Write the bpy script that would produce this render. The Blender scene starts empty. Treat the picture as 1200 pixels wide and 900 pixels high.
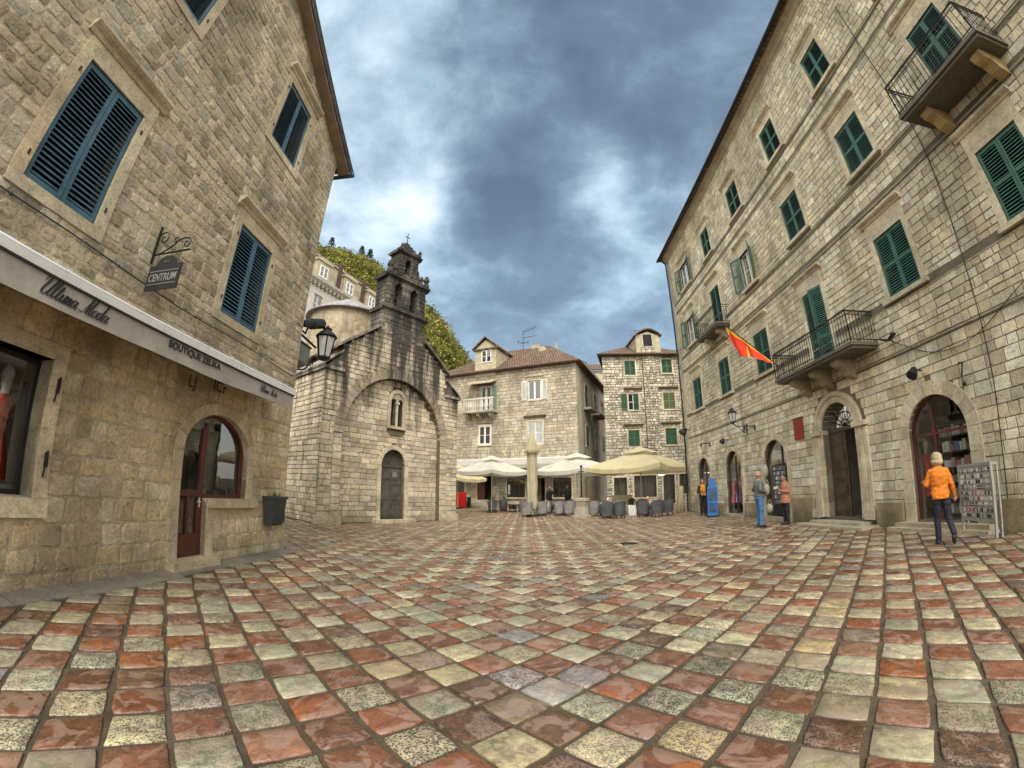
import bpy, math, random, bmesh
from math import sin, cos, pi, radians as R_, atan2, hypot, sqrt
from mathutils import Vector, Matrix, noise as mnoise
from mathutils.geometry import tessellate_polygon
random.seed(7)
rnd = random.random
def ru(a, b): return a + (b - a) * random.random()
scene = bpy.context.scene
col = scene.collection
V = Vector

# ------------------------------------------------------------------ materials
def nodes_of(name):
    m = bpy.data.materials.new(name); m.use_nodes = True
    nt = m.node_tree; nt.nodes.clear()
    out = nt.nodes.new('ShaderNodeOutputMaterial')
    return m, nt, out
def N(nt, typ, **kw):
    n = nt.nodes.new(typ)
    for k, v in kw.items():
        if k.startswith('_'): setattr(n, k[1:], v)
    for k, v in kw.items():
        if not k.startswith('_'):
            if k in n.inputs: n.inputs[k].default_value = v
            else: n.inputs[int(k[1:])].default_value = v
    return n
def L(nt, a, b): nt.links.new(a, b)
def ramp(nt, fac, stops, interp='LINEAR'):
    r = nt.nodes.new('ShaderNodeValToRGB'); r.color_ramp.interpolation = interp
    cr = r.color_ramp
    while len(cr.elements) < len(stops): cr.elements.new(0.5)
    for e, (p, c) in zip(cr.elements, stops):
        e.position = p
        e.color = (c, c, c, 1) if not hasattr(c, '__len__') else (*c, 1)
    L(nt, fac, r.inputs[0]); return r
def mixc(nt, fac, a, b, mode='MIX'):
    m = nt.nodes.new('ShaderNodeMix'); m.data_type = 'RGBA'; m.blend_type = mode
    for i, v in ((0, fac), (6, a), (7, b)):
        if hasattr(v, 'is_output'): L(nt, v, m.inputs[i])
        elif hasattr(v, '__len__'): m.inputs[i].default_value = (*v, 1)
        else: m.inputs[i].default_value = v
    return m.outputs[2]
def mth(nt, op, a, b=None):
    m = nt.nodes.new('ShaderNodeMath'); m.operation = op
    for i, v in ((0, a), (1, b)):
        if v is None: continue
        if hasattr(v, 'is_output'): L(nt, v, m.inputs[i])
        else: m.inputs[i].default_value = v
    return m.outputs[0]
def noise_t(nt, vec, scale, detail=5, rough=0.6, dist=0):
    n = N(nt, 'ShaderNodeTexNoise', Scale=scale, Detail=detail, Roughness=rough, Distortion=dist)
    L(nt, vec, n.inputs['Vector']); return n.outputs[0]
def pos(nt, scale=None):
    g = nt.nodes.new('ShaderNodeNewGeometry')
    if scale is None: return g.outputs['Position']
    m = N(nt, 'ShaderNodeMapping'); m.inputs['Scale'].default_value = scale
    L(nt, g.outputs['Position'], m.inputs[0]); return m.outputs[0]
MATS = {}
def mat_simple(name, color, rough=0.6, metal=0.0, var=0.15, bump=0.0, bscale=30, use_attr=False, spec=0.5):
    if name in MATS: return MATS[name]
    m, nt, out = nodes_of(name)
    b = N(nt, 'ShaderNodeBsdfPrincipled', Roughness=rough, Metallic=metal)
    b.inputs['Specular IOR Level'].default_value = spec
    p = pos(nt)
    n1 = noise_t(nt, p, 3.0, 6, .65); n2 = noise_t(nt, p, bscale, 4, .6)
    f = ramp(nt, n1, [(0.3, 1 - var * 1.6), (0.7, 1 + var)])
    f2 = ramp(nt, n2, [(0.3, 1 - var), (0.7, 1 + var * .6)])
    if use_attr:
        a = nt.nodes.new('ShaderNodeAttribute'); a.attribute_name = 'Col'; base = a.outputs[0]
    else:
        c = N(nt, 'ShaderNodeRGB'); c.outputs[0].default_value = (*color, 1); base = c.outputs[0]
    x = mixc(nt, 1.0, base, f.outputs[0], 'MULTIPLY'); x = mixc(nt, 1.0, x, f2.outputs[0], 'MULTIPLY')
    L(nt, x, b.inputs['Base Color'])
    rr = ramp(nt, n1, [(0.3, max(0, rough - .08)), (0.7, min(1, rough + .1))]); L(nt, rr.outputs[0], b.inputs['Roughness'])
    if bump > 0:
        bp = N(nt, 'ShaderNodeBump', Strength=bump, Distance=0.01); L(nt, n2, bp.inputs['Height']); L(nt, bp.outputs[0], b.inputs['Normal'])
    L(nt, b.outputs[0], out.inputs[0]); MATS[name] = m; return m

def mat_stone(name, stain=0.0, stain_col=(0.05, 0.045, 0.04), stain_scale=(0.9, 0.9, 0.16), bump=0.6, grain=26, lich=0.3, warm=(1, 1, 1), low=0.0, pit=0.5, high=None, smear=0.0):
    """stone: per-block colour (attribute) x multi-scale mottling, weather stains with shapes of their own, pits"""
    m, nt, out = nodes_of(name)
    b = N(nt, 'ShaderNodeBsdfPrincipled', Roughness=0.82); b.inputs['Specular IOR Level'].default_value = 0.3
    p = pos(nt)
    a = nt.nodes.new('ShaderNodeAttribute'); a.attribute_name = 'Col'
    n1 = noise_t(nt, p, 1.1, 6, .6); n2 = noise_t(nt, p, 7.0, 6, .7, .4); n3 = noise_t(nt, p, grain, 5, .72)
    x = mixc(nt, 1.0, a.outputs[0], ramp(nt, n1, [(0.3, tuple(.74 * w for w in warm)), (0.7, tuple(1.18 * w for w in warm))]).outputs[0], 'MULTIPLY')
    x = mixc(nt, 1.0, x, ramp(nt, n2, [(0.32, (.72, .72, .70)), (0.5, (1, 1, 1)), (0.72, (1.16, 1.13, 1.04))]).outputs[0], 'MULTIPLY')
    x = mixc(nt, 1.0, x, ramp(nt, n3, [(0.3, .48), (0.46, 1.0), (0.7, 1.28)]).outputs[0], 'MULTIPLY')
    # ochre / grey lichen
    nl = noise_t(nt, p, 2.3, 5, .7, .8)
    x = mixc(nt, mth(nt, 'MULTIPLY', ramp(nt, nl, [(0.55, 0), (0.68, 1)]).outputs[0], lich), x, (0.26, 0.20, 0.10))
    nl2 = noise_t(nt, p, 3.1, 6, .75, 1.2)
    x = mixc(nt, mth(nt, 'MULTIPLY', ramp(nt, nl2, [(0.58, 0), (0.66, 1)]).outputs[0], lich * .9), x, (0.12, 0.115, 0.10))
    if smear > 0:   # pointing mortar smeared over the blocks
        sm = noise_t(nt, p, 4.2, 6, .7, 1.0)
        x = mixc(nt, mth(nt, 'MULTIPLY', ramp(nt, sm, [(0.52, 0), (0.60, 1)]).outputs[0], smear), x, (.50, .44, .33))
    if stain > 0:
        ps = pos(nt, stain_scale); ns = noise_t(nt, ps, 1.0, 7, .62, .3)
        g = nt.nodes.new('ShaderNodeSeparateXYZ'); L(nt, p, g.inputs[0])
        s = ns
        if high:   # stains spread with height above the street
            mr = N(nt, 'ShaderNodeMapRange'); mr.inputs[1].default_value = high[0]; mr.inputs[2].default_value = high[1]
            mr.inputs[3].default_value = -0.12; mr.inputs[4].default_value = high[2]; L(nt, g.outputs[2], mr.inputs[0])
            s = mth(nt, 'ADD', ns, mr.outputs[0])
        fs = ramp(nt, s, [(0.47, 0), (0.62, 1)]).outputs[0]
        x = mixc(nt, mth(nt, 'MULTIPLY', fs, stain), x, stain_col)
    if low > 0:
        g = nt.nodes.new('ShaderNodeSeparateXYZ'); L(nt, p, g.inputs[0])
        nn = mth(nt, 'SUBTRACT', noise_t(nt, p, 2.0, 5, .6), mth(nt, 'MULTIPLY', g.outputs[2], 0.45))
        x = mixc(nt, mth(nt, 'MULTIPLY', ramp(nt, nn, [(0.25, 0), (0.5, 1)]).outputs[0], low), x, (0.085, 0.08, 0.05))
    L(nt, x, b.inputs['Base Color'])
    vo = N(nt, 'ShaderNodeTexVoronoi', Scale=grain * 1.3); L(nt, p, vo.inputs['Vector'])
    h = mth(nt, 'ADD', mth(nt, 'MULTIPLY', n3, 1.0), mth(nt, 'MULTIPLY', n2, 1.6))
    h = mth(nt, 'ADD', h, mth(nt, 'MULTIPLY', ramp(nt, vo.outputs['Distance'], [(0.0, 0), (0.25, 1)]).outputs[0], pit * .5))
    bp = N(nt, 'ShaderNodeBump', Strength=bump, Distance=0.02); L(nt, h, bp.inputs['Height']); L(nt, bp.outputs[0], b.inputs['Normal'])
    L(nt, b.outputs[0], out.inputs[0]); MATS[name] = m; return m

def mat_tiles():
    """paving slabs: per-slab colour and wear in attributes, wet polished patches"""
    m, nt, out = nodes_of('paving_slabs')
    b = N(nt, 'ShaderNodeBsdfPrincipled')
    a = nt.nodes.new('ShaderNodeAttribute'); a.attribute_name = 'Col'
    w = nt.nodes.new('ShaderNodeAttribute'); w.attribute_name = 'Wear'
    ws = nt.nodes.new('ShaderNodeSeparateColor'); L(nt, w.outputs[0], ws.inputs[0])
    g = nt.nodes.new('ShaderNodeNewGeometry')
    off = N(nt, 'ShaderNodeVectorMath', _operation='SCALE'); off.inputs[3].default_value = 37.0; L(nt, w.outputs[0], off.inputs[0])
    pa = N(nt, 'ShaderNodeVectorMath', _operation='ADD'); L(nt, g.outputs['Position'], pa.inputs[0]); L(nt, off.outputs[0], pa.inputs[1])
    p = pa.outputs[0]
    nb = noise_t(nt, p, 3.2, 5, .6, .9); nm = noise_t(nt, p, 14, 6, .7, .5); nf = noise_t(nt, p, 60, 4, .7)
    x = mixc(nt, 1.0, a.outputs[0], ramp(nt, nb, [(0.3, (.50, .50, .50)), (0.5, (1, .98, .95)), (0.7, (1.32, 1.25, 1.15))]).outputs[0], 'MULTIPLY')
    x = mixc(nt, 1.0, x, ramp(nt, nm, [(0.3, .62), (0.5, 1.0), (0.7, 1.25)]).outputs[0], 'MULTIPLY')
    x = mixc(nt, 1.0, x, ramp(nt, nf, [(0.3, .7), (0.5, 1.0), (0.72, 1.2)]).outputs[0], 'MULTIPLY')
    # pale pinkish sheen of wet patches, painted into the slab colour
    wet_sheen = ramp(nt, noise_t(nt, p, 4.6, 4, .55, 1.3), [(0.5, 0), (0.55, 1)]).outputs[0]
    x = mixc(nt, mth(nt, 'MULTIPLY', wet_sheen, 0.50), x, (0.30, 0.222, 0.185))
    # pick-marked slabs : dark pits among pale rims
    vo = N(nt, 'ShaderNodeTexVoronoi', Scale=70.0); L(nt, p, vo.inputs['Vector'])
    pn = mth(nt, 'ADD', vo.outputs['Distance'], mth(nt, 'MULTIPLY', mth(nt, 'SUBTRACT', nm, 0.5), 0.9))
    pits = ramp(nt, pn, [(0.36, 1), (0.50, 0)]).outputs[0]
    pf = mth(nt, 'MULTIPLY', pits, ws.outputs[0])
    x = mixc(nt, mth(nt, 'MULTIPLY', pf, 0.92), x, (0.03, 0.03, 0.026))
    # veins / cracks
    wv = N(nt, 'ShaderNodeTexWave', Scale=1.3, Distortion=14.0, Detail=4.0); wv.inputs['Detail Scale'].default_value = 1.6; L(nt, p, wv.inputs['Vector'])
    vein = ramp(nt, wv.outputs[0], [(0.0, 1), (0.06, 0)]).outputs[0]
    x = mixc(nt, mth(nt, 'MULTIPLY', mth(nt, 'MULTIPLY', vein, ramp(nt, ws.outputs[1], [(0.5, 0), (0.7, 1)]).outputs[0]), 0.4), x, (0.07, 0.05, 0.04))
    gr = noise_t(nt, g.outputs['Position'], .55, 6, .65, .6)
    x = mixc(nt, 1.0, x, ramp(nt, gr, [(0.3, (.70, .66, .60)), (0.5, (.97, .95, .92)), (0.7, (1.14, 1.1, 1.02))]).outputs[0], 'MULTIPLY')
    L(nt, x, b.inputs['Base Color'])
    wet = noise_t(nt, g.outputs['Position'], 1.3, 4, .6, .5)
    r1 = ramp(nt, wet, [(0.38, 0.08), (0.62, 0.34)]).outputs[0]
    r2 = ramp(nt, nm, [(0.35, -0.05), (0.65, 0.15)]).outputs[0]
    rr = mth(nt, 'ADD', mth(nt, 'ADD', r1, r2), mth(nt, 'MULTIPLY', ws.outputs[0], 0.25))
    rr = mth(nt, 'ADD', rr, mth(nt, 'MULTIPLY', wet_sheen, -0.08))
    L(nt, mth(nt, 'MAXIMUM', rr, 0.08), b.inputs['Roughness'])
    b.inputs['Specular IOR Level'].default_value = 0.55
    h = mth(nt, 'ADD', mth(nt, 'MULTIPLY', nb, 1.4), mth(nt, 'MULTIPLY', nm, 0.35))
    h = mth(nt, 'ADD', h, mth(nt, 'MULTIPLY', nf, 0.07))
    h = mth(nt, 'SUBTRACT', h, mth(nt, 'MULTIPLY', pf, 0.45)); h = mth(nt, 'SUBTRACT', h, mth(nt, 'MULTIPLY', vein, 0.2))
    bp = N(nt, 'ShaderNodeBump', Strength=0.55, Distance=0.016); L(nt, h, bp.inputs['Height']); L(nt, bp.outputs[0], b.inputs['Normal'])
    L(nt, b.outputs[0], out.inputs[0]); return m

def mat_glass(name='window_glass', k=1.0, add=.10):
    m, nt, out = nodes_of(name)
    t = N(nt, 'ShaderNodeBsdfTransparent'); t.inputs[0].default_value = (0.80, 0.84, 0.84, 1)
    g = N(nt, 'ShaderNodeBsdfGlossy', Roughness=0.02); g.inputs[0].default_value = (1, 1, 1, 1)
    f = N(nt, 'ShaderNodeFresnel', IOR=1.45)
    bp = N(nt, 'ShaderNodeBump', Strength=0.05, Distance=0.02); L(nt, noise_t(nt, pos(nt), 2.0, 2), bp.inputs['Height'])
    L(nt, bp.outputs[0], g.inputs['Normal']); 
    f2 = mth(nt, 'ADD', mth(nt, 'MULTIPLY', f.outputs[0], k), add)
    mx = N(nt, 'ShaderNodeMixShader'); L(nt, f2, mx.inputs[0]); L(nt, t.outputs[0], mx.inputs[1]); L(nt, g.outputs[0], mx.inputs[2])
    L(nt, mx.outputs[0], out.inputs[0]); return m

def mat_roof(name, c1, c2, scale=3.3):
    m, nt, out = nodes_of(name)
    b = N(nt, 'ShaderNodeBsdfPrincipled', Roughness=0.85)
    u = nt.nodes.new('ShaderNodeUVMap'); u.uv_map = 'UVMap'
    br = N(nt, 'ShaderNodeTexBrick', Scale=1.0); br.offset = 0.0
    br.inputs['Brick Width'].default_value = 0.22; br.inputs['Row Height'].default_value = 0.36; br.inputs['Mortar Size'].default_value = 0.03
    br.inputs['Color1'].default_value = (*c1, 1); br.inputs['Color2'].default_value = (*c2, 1); br.inputs['Mortar'].default_value = (0.035, 0.025, 0.02, 1)
    L(nt, u.outputs[0], br.inputs['Vector'])
    n1 = noise_t(nt, pos(nt), 1.7, 6, .7)
    x = mixc(nt, 1.0, br.outputs[0], ramp(nt, n1, [(0.3, .55), (0.7, 1.4)]).outputs[0], 'MULTIPLY')
    L(nt, x, b.inputs['Base Color'])
    h = mth(nt, 'ADD', mth(nt, 'MULTIPLY', br.outputs['Fac'], -1.0), n1)
    bp = N(nt, 'ShaderNodeBump', Strength=0.9, Distance=0.06); L(nt, h, bp.inputs['Height']); L(nt, bp.outputs[0], b.inputs['Normal'])
    L(nt, b.outputs[0], out.inputs[0]); MATS[name] = m; return m

def mat_leaf(name):
    m, nt, out = nodes_of(name)
    a = nt.nodes.new('ShaderNodeAttribute'); a.attribute_name = 'Col'
    d = N(nt, 'ShaderNodeBsdfDiffuse'); t = N(nt, 'ShaderNodeBsdfTranslucent')
    n1 = noise_t(nt, pos(nt), .12, 5, .6)
    x = mixc(nt, 1.0, a.outputs[0], ramp(nt, n1, [(0.3, .6), (0.7, 1.35)]).outputs[0], 'MULTIPLY')
    L(nt, x, d.inputs[0]); L(nt, x, t.inputs[0])
    mx = N(nt, 'ShaderNodeMixShader', _label=''); mx.inputs[0].default_value = 0.25
    L(nt, d.outputs[0], mx.inputs[1]); L(nt, t.outputs[0], mx.inputs[2]); L(nt, mx.outputs[0], out.inputs[0]); return m

M_tan = mat_stone('tan_rubble_stone', stain=0.5, stain_col=(0.10, 0.08, 0.05), stain_scale=(.5, .5, .35), bump=0.75, grain=24, lich=0.5, low=0.22, pit=1.0, smear=.55)
M_pale = mat_stone('pale_ashlar_stone', stain=0.38, stain_col=(0.15, 0.13, 0.09), stain_scale=(.8, .8, .22), bump=0.6, grain=30, lich=0.3, low=0.6)
M_church = mat_stone('weathered_church_stone', stain=0.94, stain_col=(0.036, 0.031, 0.028), stain_scale=(1.5, 1.5, 0.15), bump=0.8, grain=22, lich=0.28, low=0.35, high=(3.4, 9.0, 0.17))
M_tower = mat_stone('blackened_tower_stone', stain=0.9, stain_col=(0.022, 0.02, 0.019), stain_scale=(1.6, 1.6, 0.4), bump=1.0, grain=18, lich=0.5, high=(6.0, 9.0, 0.10))
M_trim = mat_stone('dressed_trim_stone', stain=0.3, stain_col=(0.15, 0.12, 0.085), stain_scale=(1.2, 1.2, .5), bump=0.3, grain=34, lich=0.25, pit=.3)
M_far = mat_stone('distant_grey_stone', stain=0.4, stain_col=(0.12, 0.10, 0.08), stain_scale=(.7, .7, .12), bump=0.6, grain=10, lich=0.35)
M_slab = mat_tiles()
M_glass = mat_glass(); M_glassc = mat_glass('clear_shop_glass', .28, .02)
M_roof = mat_roof('old_roof_tiles', (0.20, 0.115, 0.065), (0.11, 0.07, 0.045))
M_plaster = mat_simple('yellowish_plaster', (0.40, 0.36, 0.25), .85, var=.2, bump=.3, bscale=12)
M_plasterw = mat_simple('pale_plaster', (0.52, 0.50, 0.46), .85, var=.15, bump=.2, bscale=12)
M_blue = mat_simple('teal_blue_paint', (0.054, 0.132, 0.19), .45, var=.28, bump=.15)
M_green = mat_simple('dark_green_paint', (0.042, 0.130, 0.100), .5, var=.28, bump=.15)
M_green2 = mat_simple('bright_green_paint', (0.028, 0.092, 0.046), .5, var=.3)
M_dark = mat_simple('dark_void', (0.012, 0.012, 0.012), .9)
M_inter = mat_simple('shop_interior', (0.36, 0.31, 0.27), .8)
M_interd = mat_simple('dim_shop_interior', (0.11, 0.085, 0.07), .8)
M_iron = mat_simple('black_iron', (0.018, 0.019, 0.02), .5, metal=.3, var=.3)
M_rust = mat_simple('rusty_iron', (0.07, 0.038, 0.025), .8, var=.4)
M_white = mat_simple('white_paint', (0.72, 0.72, 0.70), .5, var=.06)
M_wood = mat_simple('dark_door_wood', (0.085, 0.058, 0.038), .5, var=.4, bump=.3, bscale=20)
M_redwood = mat_simple('reddish_door_wood', (0.11, 0.03, 0.02), .45, var=.3)
M_greywood = mat_simple('grey_weathered_wood', (0.105, 0.098, 0.085), .75, var=.4, bump=.4, bscale=30)
M_awn = mat_simple('grey_awning_cloth', (0.41, 0.385, 0.35), .85, var=.12)
M_alu = mat_simple('white_metal_rail', (0.78, 0.79, 0.80), .3, metal=.2, var=.05)
M_ink = mat_simple('black_lettering', (0.03, 0.028, 0.028), .7)
M_grout = mat_simple('joint_mortar', (0.080, 0.058, 0.036), .9, var=.35, bump=.9, bscale=55)
M_lead = mat_simple('grey_lead_roof', (0.30, 0.28, 0.29), .6, var=.25, bump=.3, bscale=6)
M_leaf = mat_leaf('hill_leaves')
M_earth = mat_simple('hill_earth', (0.09, 0.085, 0.035), .95, var=.4)

# ------------------------------------------------------------------ mesh builder
class MB:
    def __init__(s): s.v = []; s.f = []; s.c = []; s.m = []; s.uv = None; s.w = []
    def quad(s, pts, c=(1, 1, 1), m=0, w=None):
        i = len(s.v); s.v.extend(pts); s.f.append(tuple(range(i, i + len(pts)))); s.c.append(c); s.m.append(m); s.w.append(w or (0, 0, 0))
    def mesh(s, verts, faces, c=(1, 1, 1), m=0):
        i = len(s.v); s.v.extend(verts)
        for f in faces: s.f.append(tuple(i + k for k in f)); s.c.append(c); s.m.append(m); s.w.append((0, 0, 0))
    def hexa(s, b, c=(1, 1, 1), m=0):   # b: 8 points, bottom ring 0-3, top ring 4-7
        s.mesh(b, [(3, 2, 1, 0), (4, 5, 6, 7), (0, 1, 5, 4), (1, 2, 6, 5), (2, 3, 7, 6), (3, 0, 4, 7)], c, m)
    def box(s, F, a0, a1, b0, b1, c0, c1, c=(1, 1, 1), m=0):
        s.hexa([F(a0, b0, c0), F(a1, b0, c0), F(a1, b0, c1), F(a0, b0, c1), F(a0, b1, c0), F(a1, b1, c0), F(a1, b1, c1), F(a0, b1, c1)], c, m)
    def tube(s, pts, r, seg=6, c=(1, 1, 1), m=0, caps=True):
        pts = [V(p) for p in pts]; n = len(pts); rr = r if hasattr(r, '__len__') else [r] * n
        rings = []
        up = V((0, 0, 1))
        for i, p in enumerate(pts):
            t = (pts[min(i + 1, n - 1)] - pts[max(i - 1, 0)]).normalized()
            a = t.cross(up if abs(t.z) < .95 else V((1, 0, 0))).normalized(); b = t.cross(a)
            rings.append([p + a * (rr[i] * cos(2 * pi * k / seg)) + b * (rr[i] * sin(2 * pi * k / seg)) for k in range(seg)])
        vs = [q for g in rings for q in g]
        fs = [(i * seg + k, i * seg + (k + 1) % seg, (i + 1) * seg + (k + 1) % seg, (i + 1) * seg + k) for i in range(n - 1) for k in range(seg)]
        if caps: fs += [tuple(range(seg))[::-1], tuple((n - 1) * seg + k for k in range(seg))]
        s.mesh(vs, fs, c, m)
    def lathe(s, base, prof, seg=16, c=(1, 1, 1), m=0, a0=0, a1=2 * pi, sx=1, sy=1):
        base = V(base); vs = []; full = abs(a1 - a0 - 2 * pi) < 1e-6; k = seg if full else seg + 1
        for (r, z) in prof:
            for j in range(k):
                a = a0 + (a1 - a0) * j / seg; vs.append(base + V((r * cos(a) * sx, r * sin(a) * sy, z)))
        fs = [(i * k + j, i * k + (j + 1) % k, (i + 1) * k + (j + 1) % k, (i + 1) * k + j) for i in range(len(prof) - 1) for j in range(seg)]
        s.mesh(vs, fs, c, m)
    def prism(s, F, poly, c0, c1, c=(1, 1, 1), m=0, back=True):   # poly (a,b) extruded along c
        n = len(poly); i = len(s.v)
        s.v.extend([F(a, b, c0) for a, b in poly] + [F(a, b, c1) for a, b in poly])
        tri = tessellate_polygon([[V((a, b, 0)) for a, b in poly]])
        fs = [tuple(n + k for k in t) for t in tri] + ([tuple(t)[::-1] for t in tri] if back else [])
        fs += [(k, (k + 1) % n, n + (k + 1) % n, n + k) for k in range(n)]
        for f in fs: s.f.append(tuple(i + k for k in f)); s.c.append(c); s.m.append(m); s.w.append((0, 0, 0))
    def profile(s, F, prof, a0, a1, c=(1, 1, 1), m=0):   # prof list of (b,c), extruded along a
        n = len(prof)
        vs = [F(a0, b, d) for b, d in prof] + [F(a1, b, d) for b, d in prof]
        s.mesh(vs, [(k, (k + 1) % n, n + (k + 1) % n, n + k) for k in range(n)] + [tuple(range(n))[::-1], tuple(range(n, 2 * n))], c, m)
    def sphere(s, ctr, r, seg=10, c=(1, 1, 1), m=0):
        r = r if hasattr(r, '__len__') else (r, r, r); ctr = V(ctr); rings = max(4, seg // 2 + 1); vs = [ctr + V((0, 0, -r[2]))]
        for i in range(1, rings):
            ph = -pi / 2 + pi * i / rings
            for j in range(seg): vs.append(ctr + V((r[0] * cos(ph) * cos(2 * pi * j / seg), r[1] * cos(ph) * sin(2 * pi * j / seg), r[2] * sin(ph))))
        vs.append(ctr + V((0, 0, r[2]))); fs = [(0, 1 + (j + 1) % seg, 1 + j) for j in range(seg)]
        for i in range(rings - 2):
            for j in range(seg): a = 1 + i * seg + j; b = 1 + i * seg + (j + 1) % seg; fs.append((a, b, b + seg, a + seg))
        l = len(vs) - 1; fs += [(l, l - seg + j, l - seg + (j + 1) % seg) for j in range(seg)]
        s.mesh(vs, fs, c, m)
    def build(s, name, mats, parent=None, smooth=False, off=None, wear=False, uv=None):
        me = bpy.data.meshes.new(name)
        me.from_pydata([tuple(p) for p in s.v], [], s.f)
        if not hasattr(mats, '__len__'): mats = [mats]
        for m in mats: me.materials.append(m)
        a = me.attributes.new('Col', 'FLOAT_COLOR', 'FACE'); flat = []
        for c in s.c: flat.extend((c[0], c[1], c[2], 1))
        a.data.foreach_set('color', flat)
        if wear:
            a = me.attributes.new('Wear', 'FLOAT_COLOR', 'FACE'); flat = []
            for c in s.w: flat.extend((c[0], c[1], c[2], 1))
            a.data.foreach_set('color', flat)
        if any(s.m): me.polygons.foreach_set('material_index', s.m)
        if smooth: me.polygons.foreach_set('use_smooth', [True] * len(me.polygons))
        if uv:
            l = me.uv_layers.new(name='UVMap')
            for lp in me.loops: l.data[lp.index].uv = uv(me.vertices[lp.vertex_index].co)
        o = bpy.data.objects.new(name, me); col.objects.link(o)
        if parent is not None:
            o.parent = parent
            if off is not False: o.location = -world_loc(parent)
        return o
def world_loc(o):
    p = V(o.location)
    while o.parent: o = o.parent; p += V(o.location)
    return p
def tag(o, label=None, cat=None, group=None, kind=None):
    if label: o['label'] = label
    if cat: o['category'] = cat
    if group: o['group'] = group
    if kind: o['kind'] = kind
    return o
def thing(name, loc, label, cat, group=None):
    o = bpy.data.objects.new(name, None); o.empty_display_size = .1; col.objects.link(o); o.location = loc
    return tag(o, label, cat, group)
def frame(phi, D, sgn):
    c, s = cos(phi), sin(phi)
    O = V((-s * D, c * D, 0)); U = V((c, s, 0)); n = V((-s * sgn, c * sgn, 0))
    def F(a, b, d): return O + U * a + n * d + V((0, 0, b))
    F.U = U; F.N = n; F.O = O; return F
def sub(F, a0, b0, d0, ua, nn):   # frame at a point of another frame, turned about z
    O = F(a0, b0, d0)
    def G(a, b, d): return O + ua * a + nn * d + V((0, 0, b))
    G.U = ua; G.N = nn; G.O = O; return G
def Wd(x, y, z): return V((x, z, y))       # world frame with a=x, b=z(up), c=y
def world_frame(x, z, y): return V((x, y, z))

# ------------------------------------------------------------------ polygons of openings
def rect(a0, a1, b0, b1): return [(a0, b0), (a1, b0), (a1, b1), (a0, b1)]
def arch(a0, a1, b0, bs, bt, n=14):
    cx = (a0 + a1) / 2; r = (a1 - a0) / 2
    pts = [(a0, b0), (a1, b0)]
    for i in range(n + 1):
        t = pi * i / n; pts.append((cx + r * cos(t), bs + (bt - bs) * sin(t)))
    return pts
def span(poly, b):
    xs = []
    n = len(poly)
    for i in range(n):
        (x0, y0), (x1, y1) = poly[i], poly[(i + 1) % n]
        if (y0 - b) * (y1 - b) <= 0 and y0 != y1: xs.append(x0 + (x1 - x0) * (b - y0) / (y1 - y0))
    return (min(xs), max(xs)) if len(xs) > 1 else None

def wall_sheet(mb, F, outline, holes, depth, c, d=0.0, m=0):
    loops = [[V((a, b, 0)) for a, b in outline]] + [[V((a, b, 0)) for a, b in h] for h in holes]
    tri = tessellate_polygon(loops); flat = [p for l in loops for p in l]
    mb.mesh([F(p.x, p.y, d) for p in flat], [tuple(t) for t in tri], c, m)
    for h in holes:
        n = len(h)
        for k in range(n):
            (x0, y0), (x1, y1) = h[k], h[(k + 1) % n]
            mb.quad([F(x0, y0, d), F(x1, y1, d), F(x1, y1, d - depth), F(x0, y0, d - depth)], c, m)
def courses(mb, F, a0, a1, b0, top, blocks, pal, hh=(.16, .28), ww=(.22, .5), joint=.012, prj=(.006, .016), jit=.004, inset=.010, side=None, fine=False, m=0, bmax=None):
    """irregular stone courses on a wall; blocks are outlines that the stones leave free"""
    b = b0; bt = bmax if bmax is not None else top(0)
    while b < bt - .05:
        h = ru(*hh); b1 = min(b + h, bt); bm = (b + b1) / 2
        if bt - b1 < hh[0] * .5: b1 = bt
        fr = []
        for p in blocks:
            sp = span(p, bm)
            e0, e1 = min(q[1] for q in p), max(q[1] for q in p)
            if sp is None:
                if e0 > b + .03 and e0 < b1 - .03 or e1 > b + .03 and e1 < b1 - .03: sp = span(p, min(max(bm, e0 + .01), e1 - .01))
            if sp: fr.append(sp)
        fr.sort(); cur = a0; free = []
        for x0, x1 in fr:
            if x0 > cur: free.append((cur, min(x0, a1)))
            cur = max(cur, x1)
        if cur < a1: free.append((cur, a1))
        for x0, x1 in free:
            x = x0
            while x < x1 - .02:
                w = ru(*ww)
                if x1 - (x + w) < ww[0] * .6: w = x1 - x
                xe = min(x + w, x1); 
                t = top((x + xe) / 2)
                if b < t - .03:
                    be = min(b1, t)
                    stone(mb, F, x + joint / 2, xe - joint / 2, b + joint / 2, be - joint / 2, ru(*prj), inset, jit, random.choice(pal), fine, m)
                x = xe
        b = b1
def vary(c, k=.12, t=.04):
    f = 1 + ru(-k, k); w = ru(-t, t)
    return (max(0.004, c[0] * f * (1 + w)), max(0.004, c[1] * f), max(0.004, c[2] * f * (1 - w)))
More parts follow.
